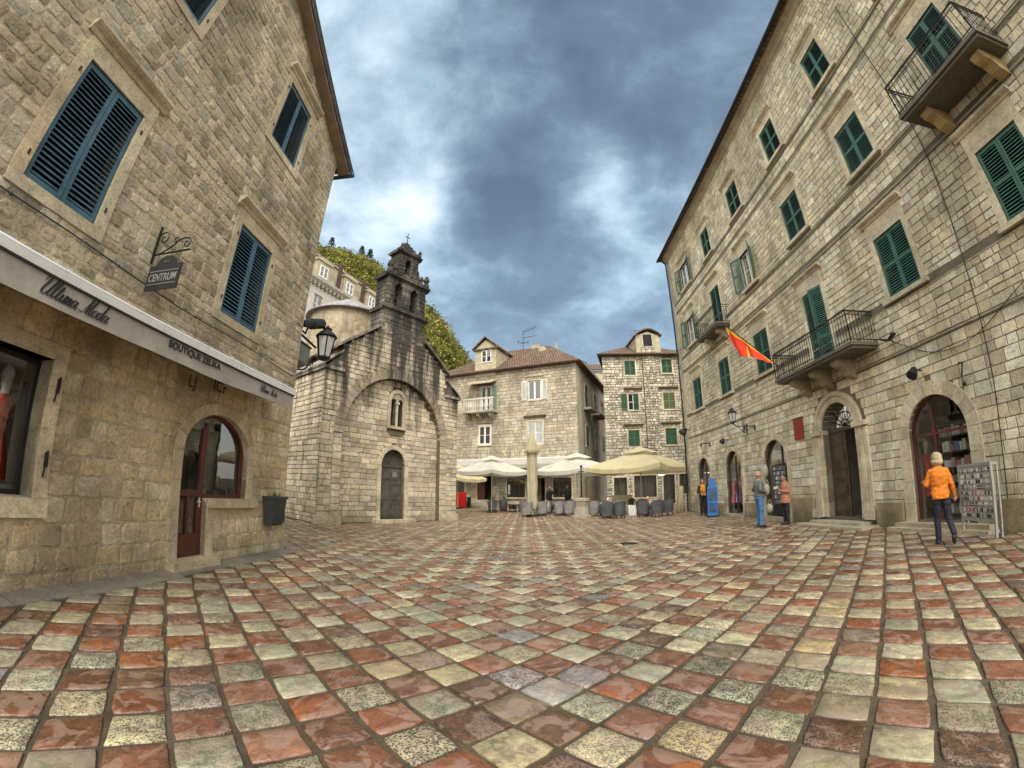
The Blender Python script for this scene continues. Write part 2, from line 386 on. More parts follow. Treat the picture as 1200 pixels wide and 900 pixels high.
def stone(mb, F, a0, a1, b0, b1, d, ins, jit, c, fine=False, m=0):
    c = vary(c)
    if a1 - a0 < 2.2 * ins or b1 - b0 < 2.2 * ins: ins = min(a1 - a0, b1 - b0) * .2
    j = lambda: ru(-jit, jit)
    o = [(a0 + j(), b0 + j()), (a1 + j(), b0 + j()), (a1 + j(), b1 + j()), (a0 + j(), b1 + j())]
    if fine:    # rounded, bulging block
        k = ins
        ring = []; cx, cy = (a0 + a1) / 2, (b0 + b1) / 2
        P = []
        n = 4
        for s in range(4):
            p, q = o[s], o[(s + 1) % 4]
            for t in range(n):
                f = (t + .5) / n if False else t / n
                x, y = p[0] + (q[0] - p[0]) * f, p[1] + (q[1] - p[1]) * f
                if t == 0: x += (cx - x) * .10 * min(1, .25 / max(.05, a1 - a0)); y += (cy - y) * .12
                else: x += j() * .9; y += j() * .9
                P.append((x, y))
        def sc(f, dd, w=0): return [F(cx + (x - cx) * (1 - f / max(.04, (a1 - a0) / 2)), cy + (y - cy) * (1 - f / max(.04, (b1 - b0) / 2)), dd + ru(-w, w)) for x, y in P]
        r0 = sc(0, -.002); r1 = sc(k * .35, d * .75); r2 = sc(k * 1.3, d * 1.05, .003)
        ctr = F(cx, cy, d * ru(1.0, 1.35)); N_ = len(P)
        vs = r0 + r1 + r2 + [ctr]
        fs = [(i, (i + 1) % N_, N_ + (i + 1) % N_, N_ + i) for i in range(N_)] + [(N_ + i, N_ + (i + 1) % N_, 2 * N_ + (i + 1) % N_, 2 * N_ + i) for i in range(N_)]
        fs += [(2 * N_ + i, 2 * N_ + (i + 1) % N_, 3 * N_) for i in range(N_)]
        mb.mesh(vs, fs, c, m)
    else:
        i = [(o[0][0] + ins, o[0][1] + ins), (o[1][0] - ins, o[1][1] + ins), (o[2][0] - ins, o[2][1] - ins), (o[3][0] + ins, o[3][1] - ins)]
        vs = [F(x, y, -.001) for x, y in o] + [F(x, y, d + ru(-.003, .003)) for x, y in i]
        mb.mesh(vs, [(0, 1, 5, 4), (1, 2, 6, 5), (2, 3, 7, 6), (3, 0, 4, 7), (4, 5, 6, 7)], c, m)
def surround_rect(mb, F, a0, a1, b0, b1, w, d0, d1, pal, wt=None, wb=None):
    wt = wt or w; wb = w if wb is None else wb
    for x0, x1 in ((a0 - w, a0), (a1, a1 + w)):
        n = max(1, round((b1 - b0) / .9))
        for k in range(n):
            y0 = b0 + (b1 - b0) * k / n; y1 = b0 + (b1 - b0) * (k + 1) / n
            mb.box(F, x0, x1, y0 + .002, y1 - .002, d0, d1 + ru(0, .003), vary(random.choice(pal), .06))
    mb.box(F, a0 - w, a1 + w, b1, b1 + wt, d0, d1 + .002, vary(random.choice(pal), .06))
    if wb: mb.box(F, a0 - w, a1 + w, b0 - wb, b0, d0, d1 + .002, vary(random.choice(pal), .06))
def surround_arch(mb, F, a0, a1, b0, bs, bt, w, d0, d1, pal, nv=11, hb=.45, wtop=None, gap=.004):
    cx = (a0 + a1) / 2; r = (a1 - a0) / 2; wtop = wtop or w
    for x0, x1 in ((a0 - w, a0), (a1, a1 + w)):
        n = max(1, round((bs - b0) / hb))
        for k in range(n):
            y0 = b0 + (bs - b0) * k / n; y1 = b0 + (bs - b0) * (k + 1) / n
            mb.box(F, x0, x1, y0 + gap, y1 - gap, d0, d1 + ru(0, .004), vary(random.choice(pal), .08))
    for k in range(nv):
        t0 = pi * k / nv + gap / r; t1 = pi * (k + 1) / nv - gap / r; c = vary(random.choice(pal), .08); dd = d1 + ru(0, .004)
        seg = 2 if nv > 3 else 16
        for q in range(seg):
            u0 = t0 + (t1 - t0) * q / seg; u1 = t0 + (t1 - t0) * (q + 1) / seg
            def P(t, o): return (cx + (r + o * w) * cos(t), bs + ((bt - bs) + o * wtop) * sin(t))
            A, B, C, D = P(u0, 0), P(u0, 1), P(u1, 1), P(u1, 0)
            mb.hexa([F(*A, d0), F(*B, d0), F(*C, d0), F(*D, d0), F(*A, dd), F(*B, dd), F(*C, dd), F(*D, dd)], c)
def cornice(mb, F, a0, a1, b, h, d, pal, d0=.0):
    c = vary(random.choice(pal), .05)
    mb.profile(F, [(b, d0), (b, d * .3), (b + h * .3, d * .45), (b + h * .5, d * .8), (b + h * .72, d), (b + h, d), (b + h + .012, d0)], a0, a1, c)
def shutter(F, a0, a1, b0, b1, d, mat, parent, mids=(0.5,), pitch=.066, name='shutter', thick=.035, tilt=None):
    mb = MB(); st = .055; c = (1, 1, 1)
    G = F
    mb.box(G, a0, a0 + st, b0, b1, d, d + thick); mb.box(G, a1 - st, a1, b0, b1, d, d + thick)
    ys = [b0] + [b0 + (b1 - b0) * q for q in mids] + [b1]; ts = []
    for i, y in enumerate(ys):
        h = .075; y0 = y if i == 0 else (y - h if i == len(ys) - 1 else y - h / 2)
        mb.box(G, a0 + st, a1 - st, y0, y0 + h, d + .001, d + thick - .001); ts.append((y0, y0 + h))
    for i in range(len(ts) - 1):
        y0, y1 = ts[i][1], ts[i + 1][0]; n = max(2, int((y1 - y0) / pitch))
        for k in range(n):
            y = y0 + (y1 - y0) * (k + .5) / n; p = (y1 - y0) / n
            A = (y + p * .34, d + .004); B = (y - p * .16, d + thick - .004); t = .008
            x0, x1 = a0 + st, a1 - st
            mb.hexa([G(x0, A[0] - t, A[1]), G(x1, A[0] - t, A[1]), G(x1, B[0] - t, B[1]), G(x0, B[0] - t, B[1]), G(x0, A[0], A[1]), G(x1, A[0], A[1]), G(x1, B[0], B[1]), G(x0, B[0], B[1])])
    return mb.build(name, mat, parent)
def casement(F, a0, a1, b0, b1, d, parent, mat=None, cols=2, rows=2, fw=.05, name='window_frame'):
    mat = mat or M_white; mb = MB()
    mb.box(F, a0, a0 + fw, b0, b1, d, d + .05); mb.box(F, a1 - fw, a1, b0, b1, d, d + .05)
    mb.box(F, a0 + fw, a1 - fw, b0, b0 + fw, d, d + .048); mb.box(F, a0 + fw, a1 - fw, b1 - fw, b1, d, d + .048)
    for k in range(1, cols):
        x = a0 + (a1 - a0) * k / cols; mb.box(F, x - fw * .8, x + fw * .8, b0 + fw, b1 - fw, d + .002, d + .046)
    for k in range(1, rows):
        y = b0 + (b1 - b0) * k / rows; mb.box(F, a0 + fw, a1 - fw, y - .018, y + .018, d + .004, d + .04)
    fr = mb.build(name, mat, parent)
    g = MB(); g.quad([F(a0 + .01, b0 + .01, d + .02), F(a1 - .01, b0 + .01, d + .02), F(a1 - .01, b1 - .01, d + .02), F(a0 + .01, b1 - .01, d + .02)])
    g.build('pane', M_glass, parent)
    return fr
def backboard(F, a0, a1, b0, b1, d, parent, mat=None, name='dark_room', depth=.6, wide=0):
    g = MB(); x0, x1, y0, y1 = a0, a1 + wide, b0, b1; q = d - depth
    g.quad([F(x0, y0, q), F(x1, y0, q), F(x1, y1, q), F(x0, y1, q)])
    for (p, r) in (((x0, y0), (x1, y0)), ((x1, y0), (x1, y1)), ((x1, y1), (x0, y1)), ((x0, y1), (x0, y0))):
        g.quad([F(*p, d), F(*r, d), F(*r, q), F(*p, q)])
    return g.build(name, mat or M_dark, parent)
def text_obj(name, s, F, a, b, d, size, mat, parent, shear=0, flip=False, extrude=.004, space=1.0, sx=1.0, bold=0.0, align='LEFT'):
    cu = bpy.data.curves.new(name, 'FONT'); cu.body = s; cu.size = size; cu.shear = shear; cu.extrude = extrude; cu.space_character = space; cu.align_x = align
    cu.offset = bold
    t = bpy.data.objects.new('tmp', cu); col.objects.link(t)
    dg = bpy.context.evaluated_depsgraph_get(); me = bpy.data.meshes.new_from_object(t.evaluated_get(dg)); bpy.data.objects.remove(t)
    sg = -1 if flip else 1
    for v in me.vertices:
        v.co = F(a + v.co.x * sg * sx, b + v.co.y, d + v.co.z)
    me.materials.clear(); me.materials.append(mat); me.name = name
    o = bpy.data.objects.new(name, me); col.objects.link(o)
    if parent: o.parent = parent; o.location = -world_loc(parent)
    return o

# ------------------------------------------------------------------ camera (wide action-camera lens)
cam = bpy.data.cameras.new('camera'); camo = bpy.data.objects.new('camera', cam); col.objects.link(camo)
camo.location = (0, 0, 1.45); camo.rotation_euler = (R_(90 + 14.177), R_(-0.10), 0)
cam.type = 'PANO'; cam.panorama_type = 'FISHEYE_LENS_POLYNOMIAL'; cam.sensor_width = 36; cam.sensor_fit = 'HORIZONTAL'
cam.fisheye_fov = R_(178)
cam.fisheye_polynomial_k0 = 0.0; cam.fisheye_polynomial_k1 = -0.06528965717; cam.fisheye_polynomial_k2 = -0.0002536095186
cam.fisheye_polynomial_k3 = 3.539736962e-05; cam.fisheye_polynomial_k4 = -4.09631656e-07
cam.clip_start = 0.05; cam.clip_end = 3000
scene.camera = camo

# ------------------------------------------------------------------ paving
S_ = 1.45
RW = frame(R_(87.26895), -6.1571 * S_, 1)
LW = frame(R_(88.5854), 3.46881 * S_, -1)
CH_phi, CH_D, CH_s0 = 0.9186336520883133, 14.8939974026014, 7.654135843331086
CW0 = frame(CH_phi, CH_D, -1)
def CW(a, b, d): return CW0(a + CH_s0, b, d)
CW.U = CW0.U; CW.N = CW0.N
RED = [(.185, .072, .036), (.17, .080, .050), (.205, .080, .034), (.125, .060, .034), (.21, .115, .078), (.155, .066, .034), (.11, .066, .040), (.19, .092, .060)]
PALE = [(.36, .345, .225), (.31, .31, .22), (.37, .325, .19), (.27, .265, .195), (.41, .395, .28), (.24, .235, .175), (.33, .335, .245)]
ODD = [(.20, .20, .20), (.17, .14, .10), (.24, .20, .13)]
def build_paving():
    mb = MB(); g = MB()
    c, s = cos(R_(43.011)), sin(R_(43.011)); t = .245 * S_
    def T(i, j): return (c * i * t - s * j * t * 1.002 + .176 * S_, s * i * t + c * j * t * 1.002 + 1.566 * S_)
    def inside(x, y):
        r = (V((x, y, 0)) - RW.O); sr = r.dot(RW.U)
        if r.dot(RW.N) < .02 and sr < 24.3: return False
        r = (V((x, y, 0)) - LW.O); sl = r.dot(LW.U)
        if r.dot(LW.N) < (.36 + .05 * sin(y * 2.1) if sl < 8.2 else .0) and sl < 8.4: return False
        r = V((x, y, 0)) - CW(0, 0, 0); a = r.dot(CW.U); d = r.dot(CW.N)
        if -.1 < a < 7.3 and d < -.1 and d > -12: return False
        return -16 < x < 17 and -3.5 < y < 46
    for i in range(-50, 110):
        for j in range(-60, 110):
            x, y = T(i + .5, j + .5)
            if not inside(x, y): continue
            red = (i + j) % 2 == 0
            dist = hypot(x, y)
            k = rnd()
            if k < .055: colr = random.choice(ODD)
            elif k < .10: colr = random.choice(PALE if red else RED)
            else: colr = random.choice(RED if red else PALE)
            if (i, j) in ((1, 1), (1, 2), (0, 2) if False else (2, 1)): colr = (.235, .24, .245) if (i, j) == (1, 1) else (.30, .27, .27)
            colr = vary(colr, .14, .05)
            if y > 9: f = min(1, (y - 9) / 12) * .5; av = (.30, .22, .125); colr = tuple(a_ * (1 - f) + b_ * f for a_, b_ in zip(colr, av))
            pick = 0.0
            if red and rnd() < .18: pick = ru(.4, 1)
            if not red and rnd() < .5: pick = ru(.35, 1)
            w = (pick, rnd(), rnd())
            gap = ru(.012, .024); tz = [ru(-.0035, .0035) for _ in range(4)]; zc = ru(-.003, .004)
            near = dist < 9.5
            n = 4 if near and dist < 6 else (2 if dist < 14 else 1)
            cr = [T(i, j), T(i + 1, j), T(i + 1, j + 1), T(i, j + 1)]
            cx, cy = x, y; out = []
            gg = gap / (t / 2)
            for q in range(4):
                p0, p1 = cr[q], cr[(q + 1) % 4]
                j0 = (ru(-.012, .012), ru(-.012, .012)) if near else (0, 0)
                for u in range(n):
                    f = u / n
                    px, py = p0[0] + (p1[0] - p0[0]) * f, p0[1] + (p1[1] - p0[1]) * f
                    sh = (1 - gg)
                    if u == 0: sh -= .008 + rnd() * .03
                    else: sh += ru(-.022, .012)
                    out.append((cx + (px - cx) * sh + j0[0] * (1 - f), cy + (py - cy) * sh + j0[1] * (1 - f), tz[q] * (1 - f) + tz[(q + 1) % 4] * f))
            m = len(out); base = len(mb.v)
            mb.v.extend([V((px, py, -.03)) for px, py, pz in out])
            mb.v.extend([V((px, py, pz - .0035 + zc)) for px, py, pz in out])
            if n > 1:
                mb.v.extend([V((cx + (px - cx) * .972, cy + (py - cy) * .972, pz * .8 + zc)) for px, py, pz in out])
                mb.v.extend([V((cx + (px - cx) * .5, cy + (py - cy) * .5, pz * .3 + zc + ru(-.0012, .0022))) for px, py, pz in out])
                mb.v.append(V((cx, cy, zc + ru(-.001, .002)))); R = 4
            else: mb.v.append(V((cx, cy, zc))); R = 2
            fs = []
            for r in range(R - 1):
                fs += [(base + r * m + q, base + r * m + (q + 1) % m, base + (r + 1) * m + (q + 1) % m, base + (r + 1) * m + q) for q in range(m)]
            fs += [(base + (R - 1) * m + q, base + (R - 1) * m + (q + 1) % m, base + R * m) for q in range(m)]
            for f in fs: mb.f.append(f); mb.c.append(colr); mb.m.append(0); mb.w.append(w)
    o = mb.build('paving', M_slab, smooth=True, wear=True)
    tag(o, kind='structure')
    g = MB(); g.quad([V((-400, -60, -.013)), V((400, -60, -.013)), V((400, 500, -.013)), V((-400, 500, -.013))])
    tag(g.build('ground', M_grout), kind='structure')
build_paving()
def strip():   # grey slab margin at the foot of the left house
    mb = MB(); a = -3
    while a < 8.35:
        b = a + ru(.5, .95); w = .37 + .05 * sin(a * 2.1)
        mb.hexa([LW(a, -.03, -.05), LW(b - .015, -.03, -.05), LW(b - .015, -.03, w), LW(a, -.03, w), LW(a, .055, -.05), LW(b - .015, .055, -.05), LW(b - .015, .004, w), LW(a, .004, w)], vary((.20, .18, .15), .2)); a = b
    tag(mb.build('pavement_margin', M_trim), kind='structure')
strip()

# ------------------------------------------------------------------ shared architectural pieces
P_TRIM = [(.55, .475, .33), (.51, .44, .31), (.57, .50, .36), (.48, .41, .285)]
P_TRIMR = [(.58, .515, .375), (.54, .485, .365), (.60, .54, .41), (.50, .44, .32)]
P_PALE = [(.64, .585, .43), (.60, .545, .395), (.67, .62, .475), (.56, .50, .36), (.63, .565, .40), (.53, .475, .345), (.69, .655, .53), (.50, .455, .35)]
P_TAN = [(.50, .43, .305), (.44, .38, .27), (.56, .485, .35), (.38, .33, .24), (.49, .43, .325), (.36, .33, .27), (.51, .43, .295), (.62, .565, .44), (.31, .26, .18)]
P_CHU = [(.58, .51, .385), (.52, .455, .34), (.62, .56, .44), (.46, .40, .30), (.59, .51, .37), (.42, .37, .285)]
def window(F, B, a0, a1, b0, b1, style, pal, mat, w=.16, corn=True, open_=None, label=None, sill=True, mids=(.5,), d=.0, recess=.16, wb=0, cdy=.26):
    mb = MB(); surround_rect(mb, F, a0, a1, b0, b1, w, -.15, .028, pal, wb=wb)
    win = mb.build('window', M_trim, B)
    if label: win['label'] = label
    if corn:
        mb = MB(); cornice(mb, F, a0 - w - .10, a1 + w + .10, b1 + w + cdy, .16, .17, pal)
        mb.box(F, a0 - w, a1 + w, b1 + w + .002, b1 + w + cdy - .002, 0, .03, vary(pal[0], .05)); mb.build('cornice', M_trim, win)
    if sill:
        mb = MB(); mb.box(F, a0 - w - .05, a1 + w + .05, b0 - wb - .11, b0 - wb - .002, -.1, .12, vary(pal[1], .05)); mb.build('sill', M_trim, win)
    backboard(F, a0, a1, b0, b1, -recess - .02, win)
    return win
def closed_shutters(F, win, a0, a1, b0, b1, mat, d=-.05, mids=(.5,)):
    c = (a0 + a1) / 2
    shutter(F, a0 + .01, c - .004, b0 + .01, b1 - .01, d, mat, win, mids); shutter(F, c + .004, a1 - .01, b0 + .01, b1 - .01, d, mat, win, mids)
def open_shutters(F, win, a0, a1, b0, b1, mat, dl=10, dr=10, w=None, mids=(.5,), rows=2):
    h = (a1 - a0) / 2 if w is None else w
    casement(F, a0, a1, b0, b1, -.14, win, cols=2, rows=rows)
    ang = R_(180 - dl); ua = F.U * cos(ang) + F.N * sin(ang); nn = F.U * sin(ang) * 1 + F.N * -cos(ang)
    G = sub(F, a0, 0, .04, ua, nn); shutter(G, .0, h, b0, b1, 0, mat, win, mids)
    ang = R_(dr); ua = F.U * cos(ang) + F.N * sin(ang); nn = -F.U * sin(ang) + F.N * cos(ang)
    G = sub(F, a1, 0, .04, ua, nn); shutter(G, .0, h, b0, b1, 0, mat, win, mids)
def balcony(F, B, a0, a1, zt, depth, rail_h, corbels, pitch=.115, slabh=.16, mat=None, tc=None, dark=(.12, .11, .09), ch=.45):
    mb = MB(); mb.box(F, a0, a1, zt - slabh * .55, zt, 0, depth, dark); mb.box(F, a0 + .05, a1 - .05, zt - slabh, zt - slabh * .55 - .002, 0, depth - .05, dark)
    bal = mb.build('balcony', M_trim, B)
    mb = MB(); e = .04
    def rail(p, q, up, r=.014): mb.tube([F(p[0], up, p[1]), F(q[0], up, q[1])], r, 5)
    segs = [((a0 + e, 0), (a0 + e, depth - e)), ((a0 + e, depth - e), (a1 - e, depth - e)), ((a1 - e, depth - e), (a1 - e, 0))]
    for p, q in segs:
        for up, r in ((zt + rail_h, .02), (zt + rail_h - .11, .011), (zt + .07, .012)): rail(p, q, up, r)
        ln = hypot(q[0] - p[0], q[1] - p[1]); n = max(2, round(ln / pitch))
        for k in range(n + 1):
            x = p[0] + (q[0] - p[0]) * k / n; y = p[1] + (q[1] - p[1]) * k / n; rr = .017 if k in (0, n) else .009
            mb.tube([F(x, zt, y), F(x, zt + .3, y), F(x, zt + .34, y), F(x, zt + .38, y), F(x, zt + rail_h, y)], [rr, rr, rr * 1.9, rr, rr], 5, caps=False)
            if k < n and ln > .8:   # small scroll band under the handrail
                x2 = p[0] + (q[0] - p[0]) * (k + .5) / n; y2 = p[1] + (q[1] - p[1]) * (k + .5) / n
                ux, uy = (q[0] - p[0]) / ln, (q[1] - p[1]) / ln
                mb.tube([F(x2 + ux * .035 * cos(t), zt + rail_h - .055 + .035 * sin(t), y2 + uy * .035 * cos(t)) for t in [pi * 2 * m_ / 7 for m_ in range(8)]], .006, 4, caps=False)
    mb.build('railing', M_iron, bal)
    for ca in corbels:
        mb = MB(); c = tc or (.36, .30, .21); h = slabh
        pr = [(zt - h, 0), (zt - h, depth * .72), (zt - h - .08, depth * .76), (zt - h - .17, depth * .66), (zt - h - .2, depth * .45), (zt - h - .30, depth * .34), (zt - h - ch * .85, depth * .3), (zt - h - ch, depth * .12), (zt - h - ch - .04, 0)]
        mb.profile(F, pr, ca - .12, ca + .12, c); mb.build('corbel', M_trim, bal)
    return bal
def curve_pts(pts, n=8):
    out = []
    P = [V(p) for p in pts]; P = [P[0] * 2 - P[1]] + P + [P[-1] * 2 - P[-2]]
    for i in range(1, len(P) - 2):
        for k in range(n):
            t = k / n; a, b, c, d = P[i - 1:i + 3]
            out.append(.5 * ((2 * b) + (c - a) * t + (2 * a - 5 * b + 4 * c - d) * t * t + (3 * b - a - 3 * c + d) * t ** 3))
    out.append(P[-2]); return out
def spiral(F, ca, cb, d, r0, r1, t0, t1, n=22):
    return [F(ca + (r0 + (r1 - r0) * k / n) * cos(t0 + (t1 - t0) * k / n), cb + (r0 + (r1 - r0) * k / n) * sin(t0 + (t1 - t0) * k / n), d) for k in range(n + 1)]
def lantern(name, base, h, w, label, group, parent_pts=None, panes=6):
    """a hexagonal iron street lantern, base = underside of its cage"""
    t = thing(name, base, label, 'lantern', group); x, y, z = base
    mb = MB(); b = V(base)
    mb.lathe(b, [(.0, -.06), (w * .16, -.05), (w * .22, -.01), (w * .34, .0), (w * .34, .02), (0, .021)], 12)
    for k in range(panes):
        a = 2 * pi * k / panes; p = lambda r, zz: b + V((r * cos(a), r * sin(a), zz))
        mb.tube([p(w * .30, .01), p(w * .5, h * .62)], w * .035, 5)
    for r, zz in ((w * .32, .02), (w * .5, h * .62)):
        mb.tube([b + V((r * cos(2 * pi * k / panes), r * sin(2 * pi * k / panes), zz)) for k in range(panes + 1)], w * .04, 5)
    mb.build('cage', M_iron, t)
    mb = MB(); mb.lathe(b, [(w * .55, h * .62), (w * .56, h * .65), (w * .42, h * .74), (w * .22, h * .82), (w * .2, h * .86), (w * .26, h * .88), (w * .1, h * .93), (w * .08, h * .97), (0, h)], 12)
    mb.build('cap', M_iron, t, smooth=False)
    mb = MB(); mb.lathe(b, [(w * .29, .02), (w * .485, h * .61)], panes); mb.build('pane', M_lampglass, t)
    return t
M_lampglass = mat_simple('milky_lamp_glass', (.55, .56, .55), .25, var=.1)

# ------------------------------------------------------------------ right-hand palace
def right_building():
    B = thing('stone_palace', RW(11, 0, -4), 'long four-storey pale stone palace with dark green shutters and iron balconies along the right side', 'building')
    F = RW; A0, A1, ZT = -3.0, 24.04, 15.75
    doors = {'a': (20.86, 22.40, 0.0, 2.1, 2.86), 'b': (17.35, 18.93, .12, 2.1, 2.88), 'c': (13.76, 15.38, .15, 2.1, 2.92), 'm': (10.06, 11.6, .2, 2.75, 3.52), 'o': (6.45, 8.15, .2, 2.1, 2.95), 'z': (2.6, 4.2, .2, 2.1, 2.95)}
    wd = {'a': .2, 'b': .2, 'c': .22, 'm': .50, 'o': .32, 'z': .3}
    holes = [arch(*v) for v in doors.values()]; blocks = [arch(v[0] - w + .03, v[1] + w - .03, -1, v[3], v[4] + w - .03) for v, w in zip(doors.values(), wd.values())]
    # windows: storey 1, 2, 3 ; bays
    W1 = [(21.12, 22.25, 'c'), (17.6, 18.72, 'c'), (14.0, 15.12, 'c'), (10.4, 11.45, 'door'), (6.74, 7.84, 'c'), (3.28, 4.32, 'c'), (-.2, .9, 'c')]
    W2 = [(21.05, 22.15, 'o'), (17.45, 18.5, 'door'), (13.98, 15.0, 'o'), (10.24, 11.34, 'c'), (6.65, 7.75, 'c'), (3.2, 4.25, 'door2'), (-.2, .9, 'c')]
    W3 = [(20.72, 21.98, 'o'), (17.4, 18.38, 'c'), (13.76, 14.84, 'c'), (10.1, 11.12, 'c'), (6.6, 7.62, 'c'), (3.1, 4.1, 'c')]
    def z(st, kind): return {1: (5.48, 7.12), 2: (9.13, 10.65), 3: (12.48, 13.95)}[st] if not kind.startswith('door') else {1: (4.66, 7.15), 2: (8.52, 10.68)}[st]
    for st, WW in ((1, W1), (2, W2), (3, W3)):
        for a0, a1, k in WW:
            b0, b1 = z(st, k); holes.append(rect(a0, a1, b0, b1)); w = .13; blocks.append(rect(a0 - w, a1 + w, b0 - (.0 if k.startswith('d') else .11), b1 + w))
    mb = MB(); pal = P_PALE
    wall_sheet(mb, F, rect(A0, A1, -.4, ZT), holes, .34, (.155, .135, .10))
    bands = [4.14, 5.29, 7.95, 8.87, 11.62, 12.30]
    for b in bands: blocks.append(rect(A0, A1, b - .022, b + .024))
    blocks.append(rect(A1 - .38, A1, 0, ZT)); 
    tf = lambda x: ZT
    courses(mb, F, A0, A1, 0, tf, blocks, pal + [(.72, .69, .57), (.70, .66, .53)], hh=(.19, .29), ww=(.22, .50), joint=.014, prj=(.008, .02), inset=.009, bmax=4.1)
    courses(mb, F, A0, A1, 4.18, tf, blocks, pal, hh=(.14, .23), ww=(.16, .44), joint=.015, prj=(.006, .02), jit=.008, inset=.009, bmax=ZT)
    # quoins at the far corner, string courses
    y = 0; k = 0
    while y < ZT - .1:
        h = ru(.30, .42); y1 = min(y + h, ZT); wq = .36 if k % 2 else .37
        mb.box(F, A1 - wq, A1 + .02, y + .004, y1 - .004, -.3, .03, vary((.47, .43, .33), .08)); y = y1; k += 1
    for b in bands:
        mb.profile(F, [(b - .02, 0), (b - .016, .018), (b + .008, .026), (b + .018, .024), (b + .022, 0)], A0, A1 - .38, (.44, .40, .30))
    # far end wall, back and near parts
    G = sub(F, A1, 0, 0, -F.N, F.U)
    m2 = MB(); courses(mb, G, .02, 7, 0, lambda x: ZT, [], pal, hh=(.3, .4), ww=(.4, .8)); mb.quad([G(0, -.4, 0), G(9, -.4, 0), G(9, ZT, 0), G(0, ZT, 0)], (.155, .135, .10))
    mb.quad([F(A0, -.4, 0), F(A0, -.4, -9), F(A0, ZT, -9), F(A0, ZT, 0)], (.155, .135, .10)); mb.quad([F(A0, -.4, -9), F(A1, -.4, -9), F(A1, ZT, -9), F(A0, ZT, -9)], (.155, .135, .10))
    mb.build('wall', M_pale, B)
    # cornice + roof
    mb = MB(); mb.profile(F, [(ZT - .25, 0), (ZT - .2, .08), (ZT - .05, .16), (ZT, .30), (ZT + .05, .32), (ZT + .06, -.1)], A0, A1 + .25, (.42, .37, .27)); mb.build('eaves_cornice', M_trim, B)
    mb = MB(); q = [F(A0, ZT + .08, .5), F(A1 + .4, ZT + .08, .5), F(A1 - 3.5, ZT + 2.6, -4.5), F(A0, ZT + 2.6, -4.5)]
    mb.quad(q); mb.quad([F(A1 + .4, ZT + .08, .5), F(A1 + .4, ZT + .08, -9.5), F(A1 - 3.5, ZT + 2.6, -4.5)]); mb.quad([F(A0, ZT + .08, -9.5), F(A1 + .4, ZT + .08, -9.5), F(A1 - 3.5, ZT + 2.6, -4.5), F(A0, ZT + 2.6, -4.5)])
    mb.quad([F(A0, ZT + .062, .5), F(A1 + .4, ZT + .062, .5), F(A1 + .4, ZT + .062, -9.5), F(A0, ZT + .062, -9.5)])
    mb.build('roof', M_roof, B, uv=lambda c: (c.y, c.x * 1.1))
    mb = MB(); mb.tube([F(A0, ZT + .05, .55), F(A1 + .35, ZT + .05, .55)], .075, 8); mb.build('gutter', M_iron, B)
    mb = MB(); mb.tube([F(A1 - .02, ZT - .0, .5), F(A1 - .02, ZT - .35, .12), F(A1 - .02, 0, .12)], .055, 8)
    for y in (2, 4.5, 7, 9.5, 12, 14.5): mb.tube([F(A1 - .02, y, .12), F(A1 - .02, y + .06, .12)], .07, 8)
    mb.build('downpipe', M_iron, B)
    # windows
    for st, WW in ((1, W1), (2, W2), (3, W3)):
        for a0, a1, k in WW:
            b0, b1 = z(st, k)
            win = window(F, B, a0, a1, b0, b1, 0, P_TRIMR, M_green, corn=True, sill=not k.startswith('d'), cdy=(.30 if st < 3 else .14))
            if k == 'c': closed_shutters(F, win, a0, a1, b0, b1, M_green)
            elif k == 'o':
                if st == 2 and a0 < 15: open_shutters(F, win, a0, a1, b0, b1, M_green, dl=38, dr=22)
                else: open_shutters(F, win, a0, a1, b0, b1, M_green, dl=14, dr=14, w=.56)
                win['label'] = 'window with green shutters folded open on white casements'
            elif k == 'door':
                if st == 1:   # right leaf ajar
                    c = (a0 + a1) / 2; shutter(F, c + .01, a1 - .01, b0 + .02, b1 - .01, -.04, M_green, win, (.35,))
                    ang = R_(18); ua = -F.U * cos(ang) * -1; G = sub(F, a0 + .01, 0, -.02, F.U * cos(ang) + F.N * sin(ang), -F.U * sin(ang) + F.N * cos(ang))
                    shutter(G, 0, (a1 - a0) / 2, b0 + .02, b1 - .01, 0, M_green, win, (.35,))
                else: closed_shutters(F, win, a0, a1, b0, b1, M_green, mids=(.35,))
            elif k == 'door2': closed_shutters(F, win, a0, a1, b0, b1, M_green, mids=(.33, .66))
    # balconies
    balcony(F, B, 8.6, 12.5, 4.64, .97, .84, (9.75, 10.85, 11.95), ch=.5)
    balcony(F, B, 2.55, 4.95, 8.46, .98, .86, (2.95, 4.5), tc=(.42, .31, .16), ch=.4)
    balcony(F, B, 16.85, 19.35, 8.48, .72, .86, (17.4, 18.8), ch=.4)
    # plinth blocks and steps
    for a0, a1, h in ((8.5, 9.44, .62), (12.25, 13.5, .78), (15.62, 17.1, .6), (4.6, 6.1, .62), (19.2, 20.6, .55)):
        mb = MB(); x = a0; n = max(1, round((a1 - a0) / .9))
        for k in range(n): mb.box(F, a0 + (a1 - a0) * k / n + .004, a0 + (a1 - a0) * (k + 1) / n - .004, -.1, h, -.05, .11, vary((.33, .28, .18), .12))
        mb.build('plinth', M_pale, B)
    for a0, a1, h, dd in ((9.7, 12.05, .13, .42), (9.35, 12.35, .05, .75), (6.0, 8.6, .16, .30), (5.9, 8.7, .07, .5), (13.5, 15.6, .13, .28), (17.2, 19.1, .11, .25)):
        mb = MB(); mb.box(F, a0, a1, -.1, h, 0.0, dd, vary((.40, .36, .27), .08)); mb.build('step', M_trim, B)
